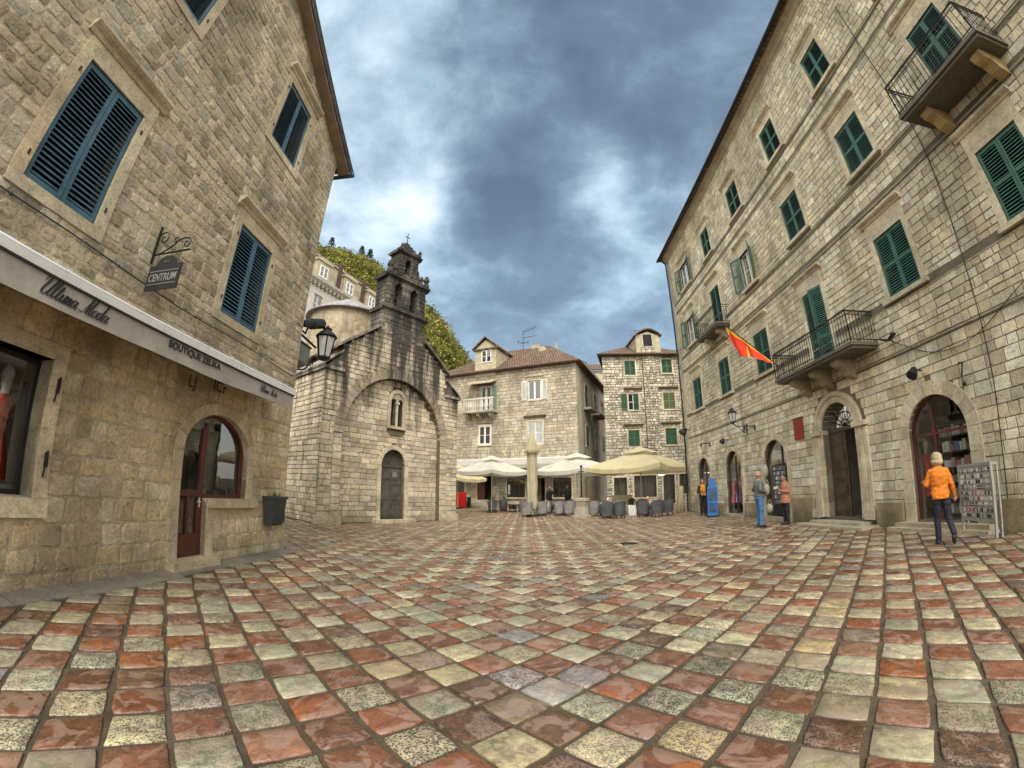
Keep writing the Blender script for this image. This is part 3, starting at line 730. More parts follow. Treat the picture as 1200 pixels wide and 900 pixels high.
    # arched openings
    for kx, v in doors.items():
        a0, a1, b0, bs, bt = v; w = wd[kx]
        mb = MB()
        if kx != 'm': surround_arch(mb, F, a0, a1, b0 - .12, bs, bt, w, -.09, .045, P_TRIMR, nv=11, wtop=w)
        else:
            surround_arch(mb, F, a0, a1, b0, bs, bt, .20, -.3, .05, P_TRIMR, nv=13); surround_arch(mb, F, a0 - .20, a1 + .20, b0, bs, bt + .2, .13, -.2, .10, P_TRIMR, nv=1, gap=0)
            for x0, x1 in ((a0 - .50, a0 - .36), (a1 + .36, a1 + .50)):
                mb.box(F, x0, x1, b0, bs - .1, 0, .08, vary(P_TRIMR[0], .05)); mb.box(F, x0 - .04, x1 + .2, b0 - .02, b0 + .25, 0, .13, vary(P_TRIMR[1], .05))
            for x0, x1 in ((a0 - .54, a0 + .01), (a1 - .01, a1 + .54)): mb.box(F, x0, x1, bs - .07, bs + .06, -.2, .16, vary(P_TRIMR[1], .05))
        nm = {'m': 'door', 'o': 'shop_entrance'}.get(kx, 'shop_entrance')
        D = mb.build(nm, M_trim, B)
        if kx == 'm':
            D['label'] = 'tall arched portal with a dark double door and fan window'
            c = (a0 + a1) / 2
            m = MB(); m.box(F, a0, a1, bs - .05, bs + .06, -.30, -.2, (1, 1, 1)); m.box(F, a0, a0 + .05, b0, bs, -.3, -.22); m.box(F, a1 - .05, a1, b0, bs, -.3, -.22); m.build('door_frame', M_wood, D)
            for x0, x1, ang, hx in ((c, a1 - .05, 0, a1), ):
                m = MB(); m.box(F, x0, x1, b0, bs - .05, -.29, -.24)
                for q in range(5): 
                    y0 = b0 + .1 + q * .49; m.box(F, x0 + .09, x1 - .09, y0, y0 + .40, -.25, -.222); m.box(F, x0 + .15, x1 - .15, y0 + .06, y0 + .34, -.23, -.205)
                lf = m.build('door_leaf', M_wood, D)
            # near leaf stands ajar, folded into the hall
            G = sub(F, a0 + .06, 0, -.27, F.U * cos(R_(-84)) + F.N * sin(R_(-84)), F.U * sin(R_(84)) + F.N * cos(R_(84)))
            m = MB(); m.box(G, 0, .68, b0, bs - .05, -.025, .025)
            for q in range(5): m.box(G, .09, .6, b0 + .1 + q * .49, b0 + .5 + q * .49, .02, .045)
            m.build('door_leaf', M_wood, D)
            m = MB()
            for q in range(9):
                t = pi * q / 8; m.tube([F(c, bs + .06, -.25), F(c + (a1 - a0) / 2 * .97 * cos(t), bs + .06 + (bt - bs - .08) * sin(t), -.25)], .013, 5)
            for rr in (.3, .62): m.tube([F(c + rr * (a1 - a0) / 2 * cos(pi * q / 12), bs + .06 + rr * (bt - bs - .06) * sin(pi * q / 12), -.25) for q in range(13)], .012, 5)
            m.build('fan_window', M_iron, D)
            m = MB(); pl = arch(a0, a1, bs + .06, bs + .061, bt - .01)[2:]; i0 = [F(x, y, -.28) for x, y in pl]; m.mesh(i0, [tuple(t) for t in tessellate_polygon([[V((x, y, 0)) for x, y in pl]])]); m.build('pane', M_glass, D)
            backboard(F, a0, a1, b0, bt, -.34, D, M_inter, 'hallway', 3.0)
        else:
            fm = M_redwood if kx == 'o' else M_wood; c = (a0 + a1) / 2
            m = MB(); surround_arch(m, F, a0 + .055, a1 - .055, b0, bs, bt - .055, .054, -.16, -.09, [(1, 1, 1)], nv=1, gap=0, hb=5)
            xs = {'o': (a0 + (a1 - a0) * .60, a0 + .95), 'c': (a0 + .5,), 'b': (c,), 'a': (c,)}.get(kx, (c,))
            for x in xs[:1]: m.box(F, x - .03, x + .03, b0, bt - .25, -.158, -.095)
            if kx in 'oz': m.box(F, a0 + .06, a1 - .06, bs - .02, bs + .04, -.155, -.10)
            m.build('door_frame', fm, D)
            m = MB(); pl = arch(a0 + .03, a1 - .03, b0 + .02, bs, bt - .03); m.mesh([F(x, y, -.13) for x, y in pl], [tuple(t) for t in tessellate_polygon([[V((x, y, 0)) for x, y in pl]])])
            m.build('pane', M_glassc, D)
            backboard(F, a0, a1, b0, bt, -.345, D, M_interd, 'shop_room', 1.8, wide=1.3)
    return B
right_building()

# ------------------------------------------------------------------ left-hand stone house
M_soffit = mat_simple('brown_soffit_board', (.24, .17, .12), .8, var=.25)
def left_building():
    B = thing('stone_shop_house', LW(3, 0, -3), 'tan rubble-stone house with teal-blue shutters and an awning over its shop front, on the left', 'building')
    F = LW; A0, A1 = -3.2, 8.46
    vr = lambda a: 9.93 + (8.46 - a) * .464 if a > 2.2 else 9.93 + 6.26 * .464 - (2.2 - a) * .464
    shopw = rect(.75, 2.92, 1.0, 2.48)
    dn = 12; cx, r = (5.25 + 6.98) / 2, (6.98 - 5.25) / 2
    arc = [(cx + r * cos(pi * i / dn), 1.80 + .66 * sin(pi * i / dn)) for i in range(dn + 1)]
    dhole = [(5.25, .16), (5.92, .16), (5.92, 1.08), (6.98, 1.08)] + arc
    arc2 = [(cx + (r + .17) * cos(pi * i / dn), 1.80 + .83 * sin(pi * i / dn)) for i in range(dn + 1)]
    dout = [(5.09, -1), (6.1, -1), (6.1, .85), (7.14, .85)] + arc2
    W = [(1.83, 2.88, 4.13, 5.9), (5.56, 6.69, 4.13, 5.87), (5.53, 6.64, 8.05, 9.77), (1.83, 2.88, 8.0, 9.72), (-1.9, -.85, 4.13, 5.9)]
    holes = [shopw, dhole] + [rect(*w) for w in W]
    outline = [(A0, -.4), (A1, -.4), (A1, vr(A1)), (2.2, vr(2.2)), (A0, vr(A0))]
    mb = MB(); wall_sheet(mb, F, outline, holes, .36, (.52, .45, .32))
    blocks = [rect(.6, 3.05, .82, 2.65), dout] + [rect(a - .15, b + .15, c - .14, d + .15) for a, b, c, d in W]
    lowpal = [(.62, .50, .30), (.57, .455, .28), (.66, .55, .36), (.50, .41, .27), (.60, .49, .32), (.68, .59, .42)]
    courses(mb, F, A0, A1 - .02, 0, lambda x: 3.02, blocks, lowpal, hh=(.19, .29), ww=(.19, .42), joint=.026, prj=(.005, .013), jit=.013, inset=.016, fine=True, bmax=3.02)
    courses(mb, F, A0, A1 - .02, 3.02, vr, blocks, P_TAN, hh=(.12, .24), ww=(.12, .38), joint=.022, prj=(.005, .016), jit=.014, inset=.017, fine=True, bmax=13)
    y = 0; k = 0
    G = sub(F, A1, 0, 0, -F.N, F.U)
    mb.quad([G(0, -.4, 0), G(10, -.4, 0), G(10, 9.93, 0), G(0, 9.93, 0)], (.52, .45, .32))
    courses(mb, G, .02, 10, 0, lambda x: 9.9, [], P_TAN, hh=(.2, .3), ww=(.3, .6), joint=.02, prj=(.01, .03), inset=.02, bmax=9.9)
    mb.quad([F(A0, -.4, 0), F(A0, -.4, -10), F(A0, vr(A0), -10), F(A0, vr(A0), 0)], (.3, .25, .18))
    mb.build('wall', M_tan, B)
    # roof with a verge over the street wall
    mb = MB(); oh = .33
    for a0, a1 in ((A1 + .36, 2.2), (2.2, A0)):
        z0, z1 = vr(a0) + .03, vr(a1) + .03
        mb.hexa([F(a0, z0, oh), F(a1, z1, oh), F(a1, z1, -10), F(a0, z0, -10), F(a0, z0 + .10, oh), F(a1, z1 + .10, oh), F(a1, z1 + .10, -10), F(a0, z0 + .10, -10)])
    mb.build('roof', M_roof, B, uv=lambda c: (c.x, c.y * 1.1))
    mb = MB()
    mb.hexa([F(8.85, vr(8.85) - .07, oh + .0), F(2.2, vr(2.2) - .07, oh), F(2.2, vr(2.2) - .07, oh - .04), F(8.85, vr(8.85) - .07, oh - .04), F(8.85, vr(8.85) + .02, oh), F(2.2, vr(2.2) + .02, oh), F(2.2, vr(2.2) + .02, oh - .04), F(8.85, vr(8.85) + .02, oh - .04)])
    mb.build('verge_board', M_greywood, B)
    a = 8.3
    mb = MB(); mb.hexa([F(8.75, vr(8.75) - .14, oh - .04), F(2.2, vr(2.2) - .14, oh - .04), F(2.2, vr(2.2) - .14, -.05), F(8.75, vr(8.75) - .14, -.05), F(8.75, vr(8.75) - .04, oh - .04), F(2.2, vr(2.2) - .04, oh - .04), F(2.2, vr(2.2) - .04, -.05), F(8.75, vr(8.75) - .04, -.05)]); mb.build('soffit', M_soffit, B)
    mb = MB(); mb.tube([F(8.88, vr(8.88) - .02, oh + .05), F(8.88, vr(8.88) - .02, -9)], .06, 8); mb.tube([F(8.9, vr(8.9), oh + .04), F(2.2, vr(2.2) + .05, oh + .04)], .02, 5); mb.build('gutter', M_blue, B)
    for i, (a0, a1, b0, b1) in enumerate(W):
        win = window(F, B, a0, a1, b0, b1, 0, P_TRIM, M_blue, w=.17, wb=.15, sill=False, cdy=.10 if i < 2 else .06)
        closed_shutters(F, win, a0, a1, b0, b1, M_blue, d=-.04, mids=())
        for y in (b0 + .25, b1 - .25):
            for x in (a0 - .06, a1 + .06): mb = MB(); mb.box(F, x - .012, x + .012, y - .03, y + .03, .028, .05); mb.build('hinge', M_rust, win)
    # shop window
    a0, a1, b0, b1 = .75, 2.92, 1.0, 2.48
    mb = MB(); surround_rect(mb, F, a0, a1, b0, b1, .17, -.3, .03, P_TRIM, wb=0); mb.box(F, a0 - .2, a1 + .16, b0 - .2, b0 - .002, -.1, .08, P_TRIM[0])
    SW = mb.build('shop_window', M_trim, B)
    mb = MB(); mb.box(F, a0, a0 + .05, b0, b1, -.32, -.26); mb.box(F, a1 - .05, a1, b0, b1, -.32, -.26); mb.box(F, a0 + .05, a1 - .05, b0, b0 + .05, -.32, -.262); mb.box(F, a0 + .05, a1 - .05, b1 - .05, b1, -.32, -.262); mb.build('window_frame', M_iron, SW)
    mb = MB(); mb.quad([F(a0, b0, -.3), F(a1, b0, -.3), F(a1, b1, -.3), F(a0, b1, -.3)]); mb.build('pane', M_glass, SW)
    backboard(F, a0, a1, b0, b1, -.362, SW, M_inter, 'shop_room', 1.8, wide=1.2)
    for y in (1.35, 2.15):
        mb = MB(); mb.box(F, 3.0, 3.03, y - .02, y + .14, .03, .07); mb.tube([F(2.99, y - .12, .06), F(3.0, y + .05, .08), F(3.02, y + .16, .06)], .012, 5); mb.build('hinge', M_iron, SW)
    # arched shop door with side window
    mb = MB()
    for k in range(4): mb.box(F, 5.06, 5.25, .0 + k * .45 + .003, .45 + k * .45 - .003, -.3, .03 + ru(0, .004), vary(random.choice(P_TRIM), .08))
    for k in range(2): mb.box(F, 5.92, 6.09, .0 + k * .52 + .003, .52 + k * .52 - .003, -.3, .022, vary(random.choice(P_TRIM), .08))
    for k in range(2): mb.box(F, 6.98, 7.16, 1.08 + k * .36 + .003, 1.44 + k * .36 - .003, -.3, .025, vary(random.choice(P_TRIM), .08))
    nv = 9
    for k in range(nv):
        c = vary(random.choice(P_TRIM), .08)
        for q in range(2):
            u0 = pi * (k + q / 2) / nv + (.006 if q == 0 else 0); u1 = pi * (k + (q + 1) / 2) / nv - (.006 if q == 1 else 0)
            P = lambda t, o: (cx + (r + o * .19) * cos(t), 1.80 + (.66 + o * .19) * sin(t)); A, Bq, C, D = P(u0, 0), P(u0, 1), P(u1, 1), P(u1, 0)
            mb.hexa([F(*A, -.3), F(*Bq, -.3), F(*C, -.3), F(*D, -.3), F(*A, .03), F(*Bq, .03), F(*C, .03), F(*D, .03)], c)
    mb.box(F, 5.93, 7.28, .93, 1.078, -.34, .09, P_TRIM[0]); mb.box(F, 5.02, 6.1, -.1, .15, -.3, .20, P_TRIM[3])
    D_ = mb.build('shop_entrance', M_trim, B)
    mb = MB(); z = -.10
    for x in (5.25, 5.87, ): mb.box(F, x, x + .055, .16, 2.3 if x > 5.5 else 2.05, z - .05, z)
    mb.box(F, 6.90, 6.98, 1.08, 1.95, z - .05, z); mb.box(F, 5.92, 6.98, 1.08, 1.14, z - .05, z - .002)
    for k in range(dn):
        (xa, ya), (xb, yb) = arc[k], arc[k + 1]
        sc = lambda x, y: (cx + (x - cx) * .93, 1.80 + (y - 1.80) * .91)
        A, Bq = sc(xa, ya), sc(xb, yb); mb.hexa([F(*A, z - .05), F(xa, ya, z - .05), F(xb, yb, z - .05), F(*Bq, z - .05), F(*A, z - .001), F(xa, ya, z - .001), F(xb, yb, z - .001), F(*Bq, z - .001)])
    mb.build('door_frame', M_redwood, D_)
    mb = MB(); x0, x1 = 5.31, 5.865   # the door leaf: glazed above, panelled below
    mb.box(F, x0, x0 + .06, .17, 2.02, z - .04, z + .01); mb.box(F, x1 - .06, x1, .17, 2.2, z - .04, z + .01); mb.box(F, x0 + .06, x1 - .06, .17, .50, z - .04, z + .008); mb.box(F, x0 + .06, x1 - .06, 1.10, 1.20, z - .04, z + .008)
    mb.box(F, x0 + .25, x0 + .30, .5, 1.1, z - .03, z + .005)
    lf = mb.build('door_leaf', M_redwood, D_)
    mb = MB(); mb.tube([F(x1 - .03, 1.02, z + .01), F(x1 - .03, 1.02, z + .05), F(x1 - .12, 1.02, z + .05)], .009, 5); mb.box(F, x1 - .045, x1 - .015, .93, 1.08, z + .01, z + .016); mb.build('handle', M_alu, lf)
    mb = MB(); pl = dhole; mb.mesh([F(x, y, z - .03) for x, y in pl], [tuple(t) for t in tessellate_polygon([[V((x, y, 0)) for x, y in pl]])]); mb.build('pane', M_glass, D_)
    backboard(F, 5.25, 6.98, .16, 2.46, -.365, D_, M_inter, 'shop_room', 1.8, wide=1.2)
    # cable
    mb = MB(); pts = [F(a, 3.88 - .018 * (a - 1) - .02 * sin(a * 1.7), .045) for a in [-3 + .4 * k for k in range(29)]]
    mb.tube(pts, .010, 5)
    for p in pts[::4]: mb.sphere(p, .022, 6)
    mb.build('cable', M_ink, B)
    # iron letters left on the wall above the door
    text_obj('iron_letters', 'LJ', F, 5.12, 2.74, .05, .26, M_rust, B); text_obj('iron_letters', 'ICr', F, 5.72, 2.82, .05, .26, M_rust, B)
    return B
left_building()

def awning():
    F = LW; A0, A1 = -3.0, 7.25
    B = thing('shop_awning', F(3, 3.2, .4), 'folded grey shop awning with lettered valance on the left house', 'awning')
    mb = MB(); n = 80; P = []
    for k in range(n + 1):
        a = A0 + (A1 - A0) * k / n; P.append(a)
    mb.quad([F(A0, 3.36, .05), F(A1, 3.36, .05), F(A1, 3.14, .70), F(A0, 3.14, .70)]); mb.quad([F(A0, 3.34, .05), F(A1, 3.34, .05), F(A1, 3.12, .70), F(A0, 3.12, .70)])
    mb.quad([F(A1, 3.36, .05), F(A1, 3.14, .70), F(A1, 2.95, .70), F(A1, 3.2, .05)])
    mb.build('canopy', M_awn, B)
    mb = MB(); w = lambda a, b: .715 + .012 * sin(a * 3.3) * (3.05 - b) / .3 + .006 * sin(a * 9) * (3.05 - b) / .3
    e = lambda a: 2.80 + .008 * sin(a * 2.2)
    for k in range(n):
        a, b = P[k], P[k + 1]
        for j in range(3):
            y0 = lambda x, q: e(x) + (3.07 - e(x)) * q / 3
            for off in (0, -.008): mb.quad([F(a, y0(a, j), w(a, y0(a, j)) + off), F(b, y0(b, j), w(b, y0(b, j)) + off), F(b, y0(b, j + 1), w(b, y0(b, j + 1)) + off), F(a, y0(a, j + 1), w(a, y0(a, j + 1)) + off)])
    va = mb.build('valance', M_awn, B, smooth=True)
    mb = MB(); mb.box(F, A0, A1 + .02, 3.075, 3.15, .68, .745); mb.tube([F(A0, 3.175, .71), F(A1 + .02, 3.175, .71)], .022, 6); mb.tube([F(A0, 3.215, .62), F(A1 + .02, 3.215, .62)], .02, 6); mb.box(F, A0, A1 + .02, 3.16, 3.175, .5, .70); mb.build('front_rail', M_alu, B); mb = MB(); mb.box(F, A0, A1, 3.055, 3.078, .70, .742); mb.build('painted_shadow_line', M_ink, B)  # black strip stands in for the shade between rail and valance
    mb = MB()
    for a in (.2, 3.6, 6.9): mb.tube([F(a, 3.2, .02), F(a + .2, 3.17, .36), F(a, 3.1, .7)], .017, 6)
    mb.box(F, A0, A1, 3.2, 3.4, .03, .11); mb.build('folding_arms', M_alu, B)
    script_text(F, 2.12, 2.865, .735, .185, va)
    t = text_obj('lettering', 'BOUTIQUE ZELIKA', F, 3.95, 2.945, .733, .125, M_ink, va, sx=.97, space=1.05, bold=.003)
    script_text(F, 6.08, 2.90, .735, .12, va)
def script_text(F, a0, b0, d, size, parent):
    G_ = {'U': ([[(0, .72), (.02, .9), (.14, 1.02), (.25, .9), (.2, .5), (.17, .2), (.27, .0), (.42, .1), (.56, .5), (.66, 1.0)], [(.66, 1.0), (.58, .5), (.53, .12), (.62, .0), (.74, .14)]], .72),
          'l': ([[(0, .14), (.14, .45), (.24, .85), (.19, 1.0), (.12, .8), (.08, .3), (.12, .02), (.22, .03), (.3, .16)]], .28), 't': ([[(0, .14), (.12, .45), (.17, .8)], [(.17, .82), (.1, .35), (.1, .06), (.18, 0), (.3, .16)], [(.04, .56), (.28, .6)]], .28),
          'i': ([[(0, .14), (.1, .44)], [(.1, .45), (.06, .15), (.1, 0), (.18, .03), (.26, .16)], [(.15, .62), (.17, .66)]], .24),
          'm': ([[(0, .14), (.09, .42), (.1, .44), (.05, .0)], [(.05, .0), (.14, .34), (.22, .44), (.26, .34), (.21, 0)], [(.21, 0), (.3, .34), (.38, .44), (.42, .34), (.38, .08), (.44, 0), (.54, .16)]], .52),
          'a': ([[(.3, .36), (.2, .45), (.07, .36), (.02, .14), (.09, 0), (.2, .08), (.32, .42)], [(.32, .44), (.27, .12), (.32, 0), (.4, .04), (.46, .16)]], .44),
          'M': ([[(-.12, .1), (-.04, 0), (.08, .1), (.2, .6), (.28, 1.0)], [(.28, 1.0), (.27, .5), (.27, .03)], [(.27, .03), (.42, .55), (.58, 1.0)], [(.58, 1.0), (.5, .5), (.48, .08), (.56, 0), (.68, .14)]], .66),
          'o': ([[(.2, .44), (.07, .36), (.02, .14), (.1, 0), (.22, .06), (.3, .26), (.22, .43), (.26, .36), (.38, .38)]], .34), 'd': ([[(.28, .36), (.18, .45), (.06, .36), (.02, .14), (.09, 0), (.2, .08), (.3, .42), (.38, 1.02)], [(.38, 1.02), (.29, .35), (.27, .08), (.33, 0), (.44, .16)]], .42), ' ': ([], .34)}
    x = 0; mb = MB()
    for ch in 'Ultima Moda':
        st, adv = G_[ch]
        for s in st:
            pts = curve_pts([V((x + p[0], p[1], 0)) for p in s], 7) if len(s) > 2 else [V((x + p[0], p[1], 0)) for p in s]
            for p, q in zip(pts, pts[1:]):
                t = (q - p); ln = t.length or 1; down = max(0, -t.y / ln); w = .020 + .050 * down
                for (u, v) in ((p, q),):
                    mb.quad([F(a0 + (u.x + .42 * u.y + sg * w) * size, b0 + (u.y - sg * .022) * size, d) for sg in (-1, 1)] + [F(a0 + (v.x + .42 * v.y + sg * w) * size, b0 + (v.y - sg * .022) * size, d) for sg in (1, -1)])
        x += adv
    mb.build('lettering', M_ink, parent)
awning()

def hanging_sign():
    s0 = 3.9; G = sub(LW, s0, 0, 0, LW.N, -LW.U)
    B = thing('bracket_sign', G(.3, 3.9, 0), 'black hanging sign reading CENTRUM on a scrolled iron bracket', 'sign')
    mb = MB(); mb.box(G, .015, .04, 4.14, 4.72, -.015, .015); mb.tube([G(.04, 4.27, 0), G(.72, 4.27, 0)], .013, 6)
    mb.tube(spiral(G, .15, 4.52, 0, .11, .02, 2.6, -5.2), .010, 5)
    mb.tube(curve_pts([G(.16, 4.28, 0), G(.35, 4.36, 0), G(.50, 4.46, 0), G(.64, 4.46, 0)]), .011, 5)
    mb.tube(spiral(G, .63, 4.38, 0, .08, .015, 1.57, -6.5), .009, 5); mb.tube(spiral(G, .40, 4.45, 0, .055, .01, 0, 6.6), .008, 5)
    mb.build('bracket', M_iron, B)
    for x in (.16, .56): mb = MB(); mb.tube([G(x, 4.27, 0), G(x, 4.10, 0)], .006, 4); mb.build('chain', M_iron, B)
    pts = [(.06, 3.72), (.66, 3.72), (.66, 4.08), (.56, 4.08)] + [(.36 + .18 * cos(t), 4.09 + .13 * sin(t)) for t in [pi * k / 8 for k in range(9)]] + [(.16, 4.08), (.06, 4.08)]
    mb = MB(); mb.prism(G, pts, -.014, .014); bd = mb.build('sign_board', M_signblack, B)
    text_obj('lettering', 'CENTRUM', G, .36, 3.84, .016, .155, M_signgrey, bd, sx=.72, align='CENTER', bold=.001)
    text_obj('lettering', '* * *', G, .36, 4.10, .016, .05, M_signgrey, bd, align='CENTER')
    mb = MB(); mb.box(G, .09, .63, 3.985, 3.993, .014, .018); mb.box(G, .09, .63, 3.795, 3.803, .014, .018); mb.build('rule', M_signgrey, bd)
M_signblack = mat_simple('black_sign_paint', (.03, .028, .03), .45); M_signgrey = mat_simple('grey_sign_letters', (.30, .32, .32), .5)
hanging_sign()

def wall_bits():
    # waste bin hung on the left house near its corner
    F = LW; B = thing('wall_planter', F(7.85, .58, .15), 'dark grey ribbed planter box hung on the left house near its corner', 'planter')
    mb = MB(); a0, a1 = 7.55, 8.06
    mb.hexa([F(a0 + .06, .58, .03), F(a1 - .06, .58, .03), F(a1 - .06, .58, .22), F(a0 + .06, .58, .22), F(a0, 1.12, .03), F(a1, 1.12, .03), F(a1, 1.12, .28), F(a0, 1.12, .28)])
    mb.box(F, a0 - .02, a1 + .02, 1.10, 1.15, .02, .30)
    for k in range(6): x = a0 + .06 + k * .078; mb.box(F, x, x + .02, .62, 1.09, .24, .265)
    mb.build('box', mat_simple('dark_grey_plastic', (.045, .05, .048), .6), B)
    mb = MB()
    for k in range(26): x, d = ru(a0 + .05, a1 - .05), ru(.06, .25); mb.tube([F(x, 1.13, d), F(x + ru(-.03, .03), 1.13 + ru(.05, .14), d + ru(-.02, .02))], [.006, .002], 3, c=vary((.06, .09, .03), .3))
    tag(mb.build('sprigs', M_leaf, B), kind='stuff')
    # junction box, floodlight and lantern on the corner
    B = thing('junction_box', F(8.75, 4.2, -.2), 'grey metal junction box on the corner of the left house beneath the floodlight', 'box')
    mb = MB(); mb.box(F, 8.47, 9.02, 4.2, 4.62, -.34, -.03); mb.build('case', mat_simple('grey_green_metal', (.17, .18, .155), .5), B)
    mb = MB(); mb.box(F, 8.46, 9.05, 4.62, 4.65, -.36, .0); mb.build('lid', M_iron, B); mb = MB(); mb.box(F, 8.455, 8.49, 3.9, 4.2, -.2, -.1); mb.build('conduit', M_iron, B)
    B = thing('floodlight', F(8.9, 5.1, -.1), 'dark cylindrical floodlight above the lantern on the corner of the left house', 'lamp')
    mb = MB(); mb.tube([F(8.55, 5.10, -.1), F(8.95, 5.25, -.1), F(9.0, 5.26, -.1), F(9.55, 5.48, -.1)], [.09, .10, .14, .13], 12); mb.build('housing', M_iron, B)
    mb = MB(); mb.tube([F(8.46, 4.95, -.1), F(8.8, 4.93, -.1), F(8.85, 5.1, -.1)], .025, 6); mb.tube([F(8.46, 4.85, -.1), F(9.4, 4.78, -.1)], .03, 6); mb.build('bracket', M_iron, B)
    lb = F(9.72, 4.60, 0)
    L1 = lantern('wall_lantern', lb, .90, .52, 'six-sided iron street lantern on the corner of the left house', 'iron street lanterns')
    mb = MB(); mb.tube(curve_pts([F(8.46, 3.95, -.05), F(8.9, 4.1, -.03), F(9.1, 4.45, 0), F(9.45, 4.50, 0), F(9.72, 4.54, 0)]), .022, 6)
    mb.tube(spiral(F, 9.05, 4.25, 0, .12, .02, 0, 7), .012, 5); mb.build('bracket', M_iron, L1)
wall_bits()

# ------------------------------------------------------------------ chapel
def church():
    B = thing('stone_church', CW(3.6, 0, -5), 'small weathered stone church with a blackened bell gable and great blind arch', 'church')
    F = CW; Wd_, dep = 7.4, 11.0
    hexa = lambda mb, *a, **k: mb.box(*a, **k)
    # front wall
    big = arch(.98, 6.28, -.4, 3.5, 6.17, 26)
    gab = [(0, -.4), (Wd_, -.4), (Wd_, 6.0), (6.5, 6.72), (6.5, 7.0), (5.0, 8.1), (5.0, 8.6), (2.3, 8.6), (2.3, 8.15), (.7, 7.0), (.7, 6.72), (0, 6.0)]
    mb = MB(); wall_sheet(mb, F, gab, [big], .26, (.13, .112, .08))
    gtop = lambda a: 5.9 if (a < .7 or a > 6.5) else (7.0 + (a - .7) * .72 if a < 2.3 else (8.6 if a < 5.0 else 7.0 + (6.5 - a) * .73))
    ringb = arch(.98 - .40, 6.28 + .40, -1, 3.5, 6.17 + .40, 26)
    courses(mb, F, .0, Wd_, 0, gtop, [ringb], P_CHU, hh=(.17, .27), ww=(.24, .52), joint=.016, prj=(.008, .026), inset=.012, bmax=8.6)
    for x0, x1 in ((.58, .98), (6.28, 6.68)): courses(mb, F, x0, x1, 0, lambda x: 3.5, [], P_CHU, hh=(.2, .3), ww=(.3, .5), joint=.014, prj=(.02, .03), inset=.012, bmax=3.5)
    door = arch(3.09, 4.37, .12, 2.42, 3.12); bi = arch(3.42, 4.16, 4.12, 5.3, 5.72)
    o1 = arch(3.48, 3.73, 4.16, 5.2, 5.36); o2 = arch(3.86, 4.11, 4.16, 5.2, 5.36)
    pan = arch(.9, 6.36, -.4, 3.5, 6.25, 26)
    wall_sheet(mb, F, pan, [door, o1, o2], .35, (.13, .112, .08), d=-.24)
    ptop = lambda a: 3.5 + 2.65 * sqrt(max(0, 1 - ((a - 3.63) / 2.66) ** 2))
    G = sub(F, 0, 0, -.24, F.U, F.N)
    courses(mb, G, .98, 6.28, 0, ptop, [arch(2.9, 4.56, -1, 2.42, 3.3), arch(3.3, 4.28, 4.0, 5.3, 5.85)], P_CHU, hh=(.17, .26), ww=(.26, .6), joint=.014, prj=(.006, .018), inset=.010, bmax=6.2)
    # side wall toward the left house, back and right
    SL = sub(F, 0, 0, 0, -F.N, -F.U); SR = sub(F, Wd_, 0, 0, -F.N, F.U)
    for S2 in (SL, SR):
        mb.quad([S2(0, -.4, 0), S2(dep, -.4, 0), S2(dep, 5.95, 0), S2(0, 5.95, 0)], (.13, .112, .08))
        courses(mb, S2, .0, dep, 0, lambda x: 5.9, [], P_CHU, hh=(.16, .26), ww=(.2, .5), joint=.018, prj=(.01, .035), inset=.014, bmax=5.9)
    mb.quad([F(0, -.4, -dep), F(Wd_, -.4, -dep), F(Wd_, 8, -dep), F(0, 8, -dep)], (.2, .175, .13))
    # nave above the aisles
    for a in (.7, 6.5): mb.quad([F(a, 5.95, 0), F(a, 5.95, -dep), F(a, 7.0, -dep), F(a, 7.0, 0)], (.30, .27, .2))
    mb.build('wall', M_church, B)
    for a0, a1, dd in ((-.05, 1.05, .12), (6.3, 7.45, .12)): mb = MB(); mb.box(F, a0, a1, -.1, .30, -.1, dd, vary(P_CHU[1], .1)); mb.build('plinth', M_church, B)
    for a0, a1 in ((-.12, .8), (6.45, 7.52)): mb = MB(); mb.box(F, a0, a1, 5.90, 6.02, -.9, .12, (.36, .34, .30)); mb.build('pier_cap', M_church, B)
    mb = MB(); mb.box(SL, .9, dep, 5.92, 6.02, -.1, .12, (.36, .34, .3)); mb.build('side_coping', M_church, B)
    mb = MB(); mb.box(F, 2.7, 4.8, -.05, .12, -.3, .12, P_TRIMR[1]); mb.build('step', M_trim, B)
    mb = MB(); cxx, rr, n = 3.63, 2.65, 33
    for k in range(n):
        c = vary(random.choice([(.36, .30, .22), (.30, .26, .2), (.38, .33, .26)]), .12); dd = .05 + ru(0, .02)
        u0, u1 = pi * k / n + .003, pi * (k + 1) / n - .003; P = lambda t, o: (cxx + (rr + o * .42) * cos(t), 3.5 + (2.67 + o * .42) * sin(t))
        A, Bq, C, D = P(u0, 0), P(u0, 1), P(u1, 1), P(u1, 0); mb.hexa([F(*A, -.2), F(*Bq, -.2), F(*C, -.2), F(*D, -.2), F(*A, dd), F(*Bq, dd), F(*C, dd), F(*D, dd)], c)
    mb.build('arch_ring', M_church, B)
    # door
    mb = MB(); surround_arch(mb, G, 3.09, 4.37, .02, 2.42, 3.12, .19, -.1, .05, P_TRIMR, nv=9, wtop=.19); D_ = mb.build('door', M_trim, B)
    c = 3.73
    for x0, x1 in ((3.10, c - .005), (c + .005, 4.36)):
        mb = MB(); mb.box(G, x0, x1, .13, 2.36, -.26, -.2)
        for y0, y1 in ((.2, .85), (.92, 1.75), (1.82, 2.3)):
            mb.box(G, x0 + .07, x1 - .07, y0, y1, -.21, -.18); mb.box(G, x0 + .12, x1 - .12, y0 + .06, y1 - .06, -.19, -.165)
        lf = mb.build('door_leaf', M_greywood, D_)
        if x0 > 3.5:
            mb = MB(); mb.box(G, x0 + .1, x0 + .34, 1.95, 2.15, -.165, -.16); mb.build('notice', mat_simple('notice_paper', (.22, .22, .2), .6), lf)
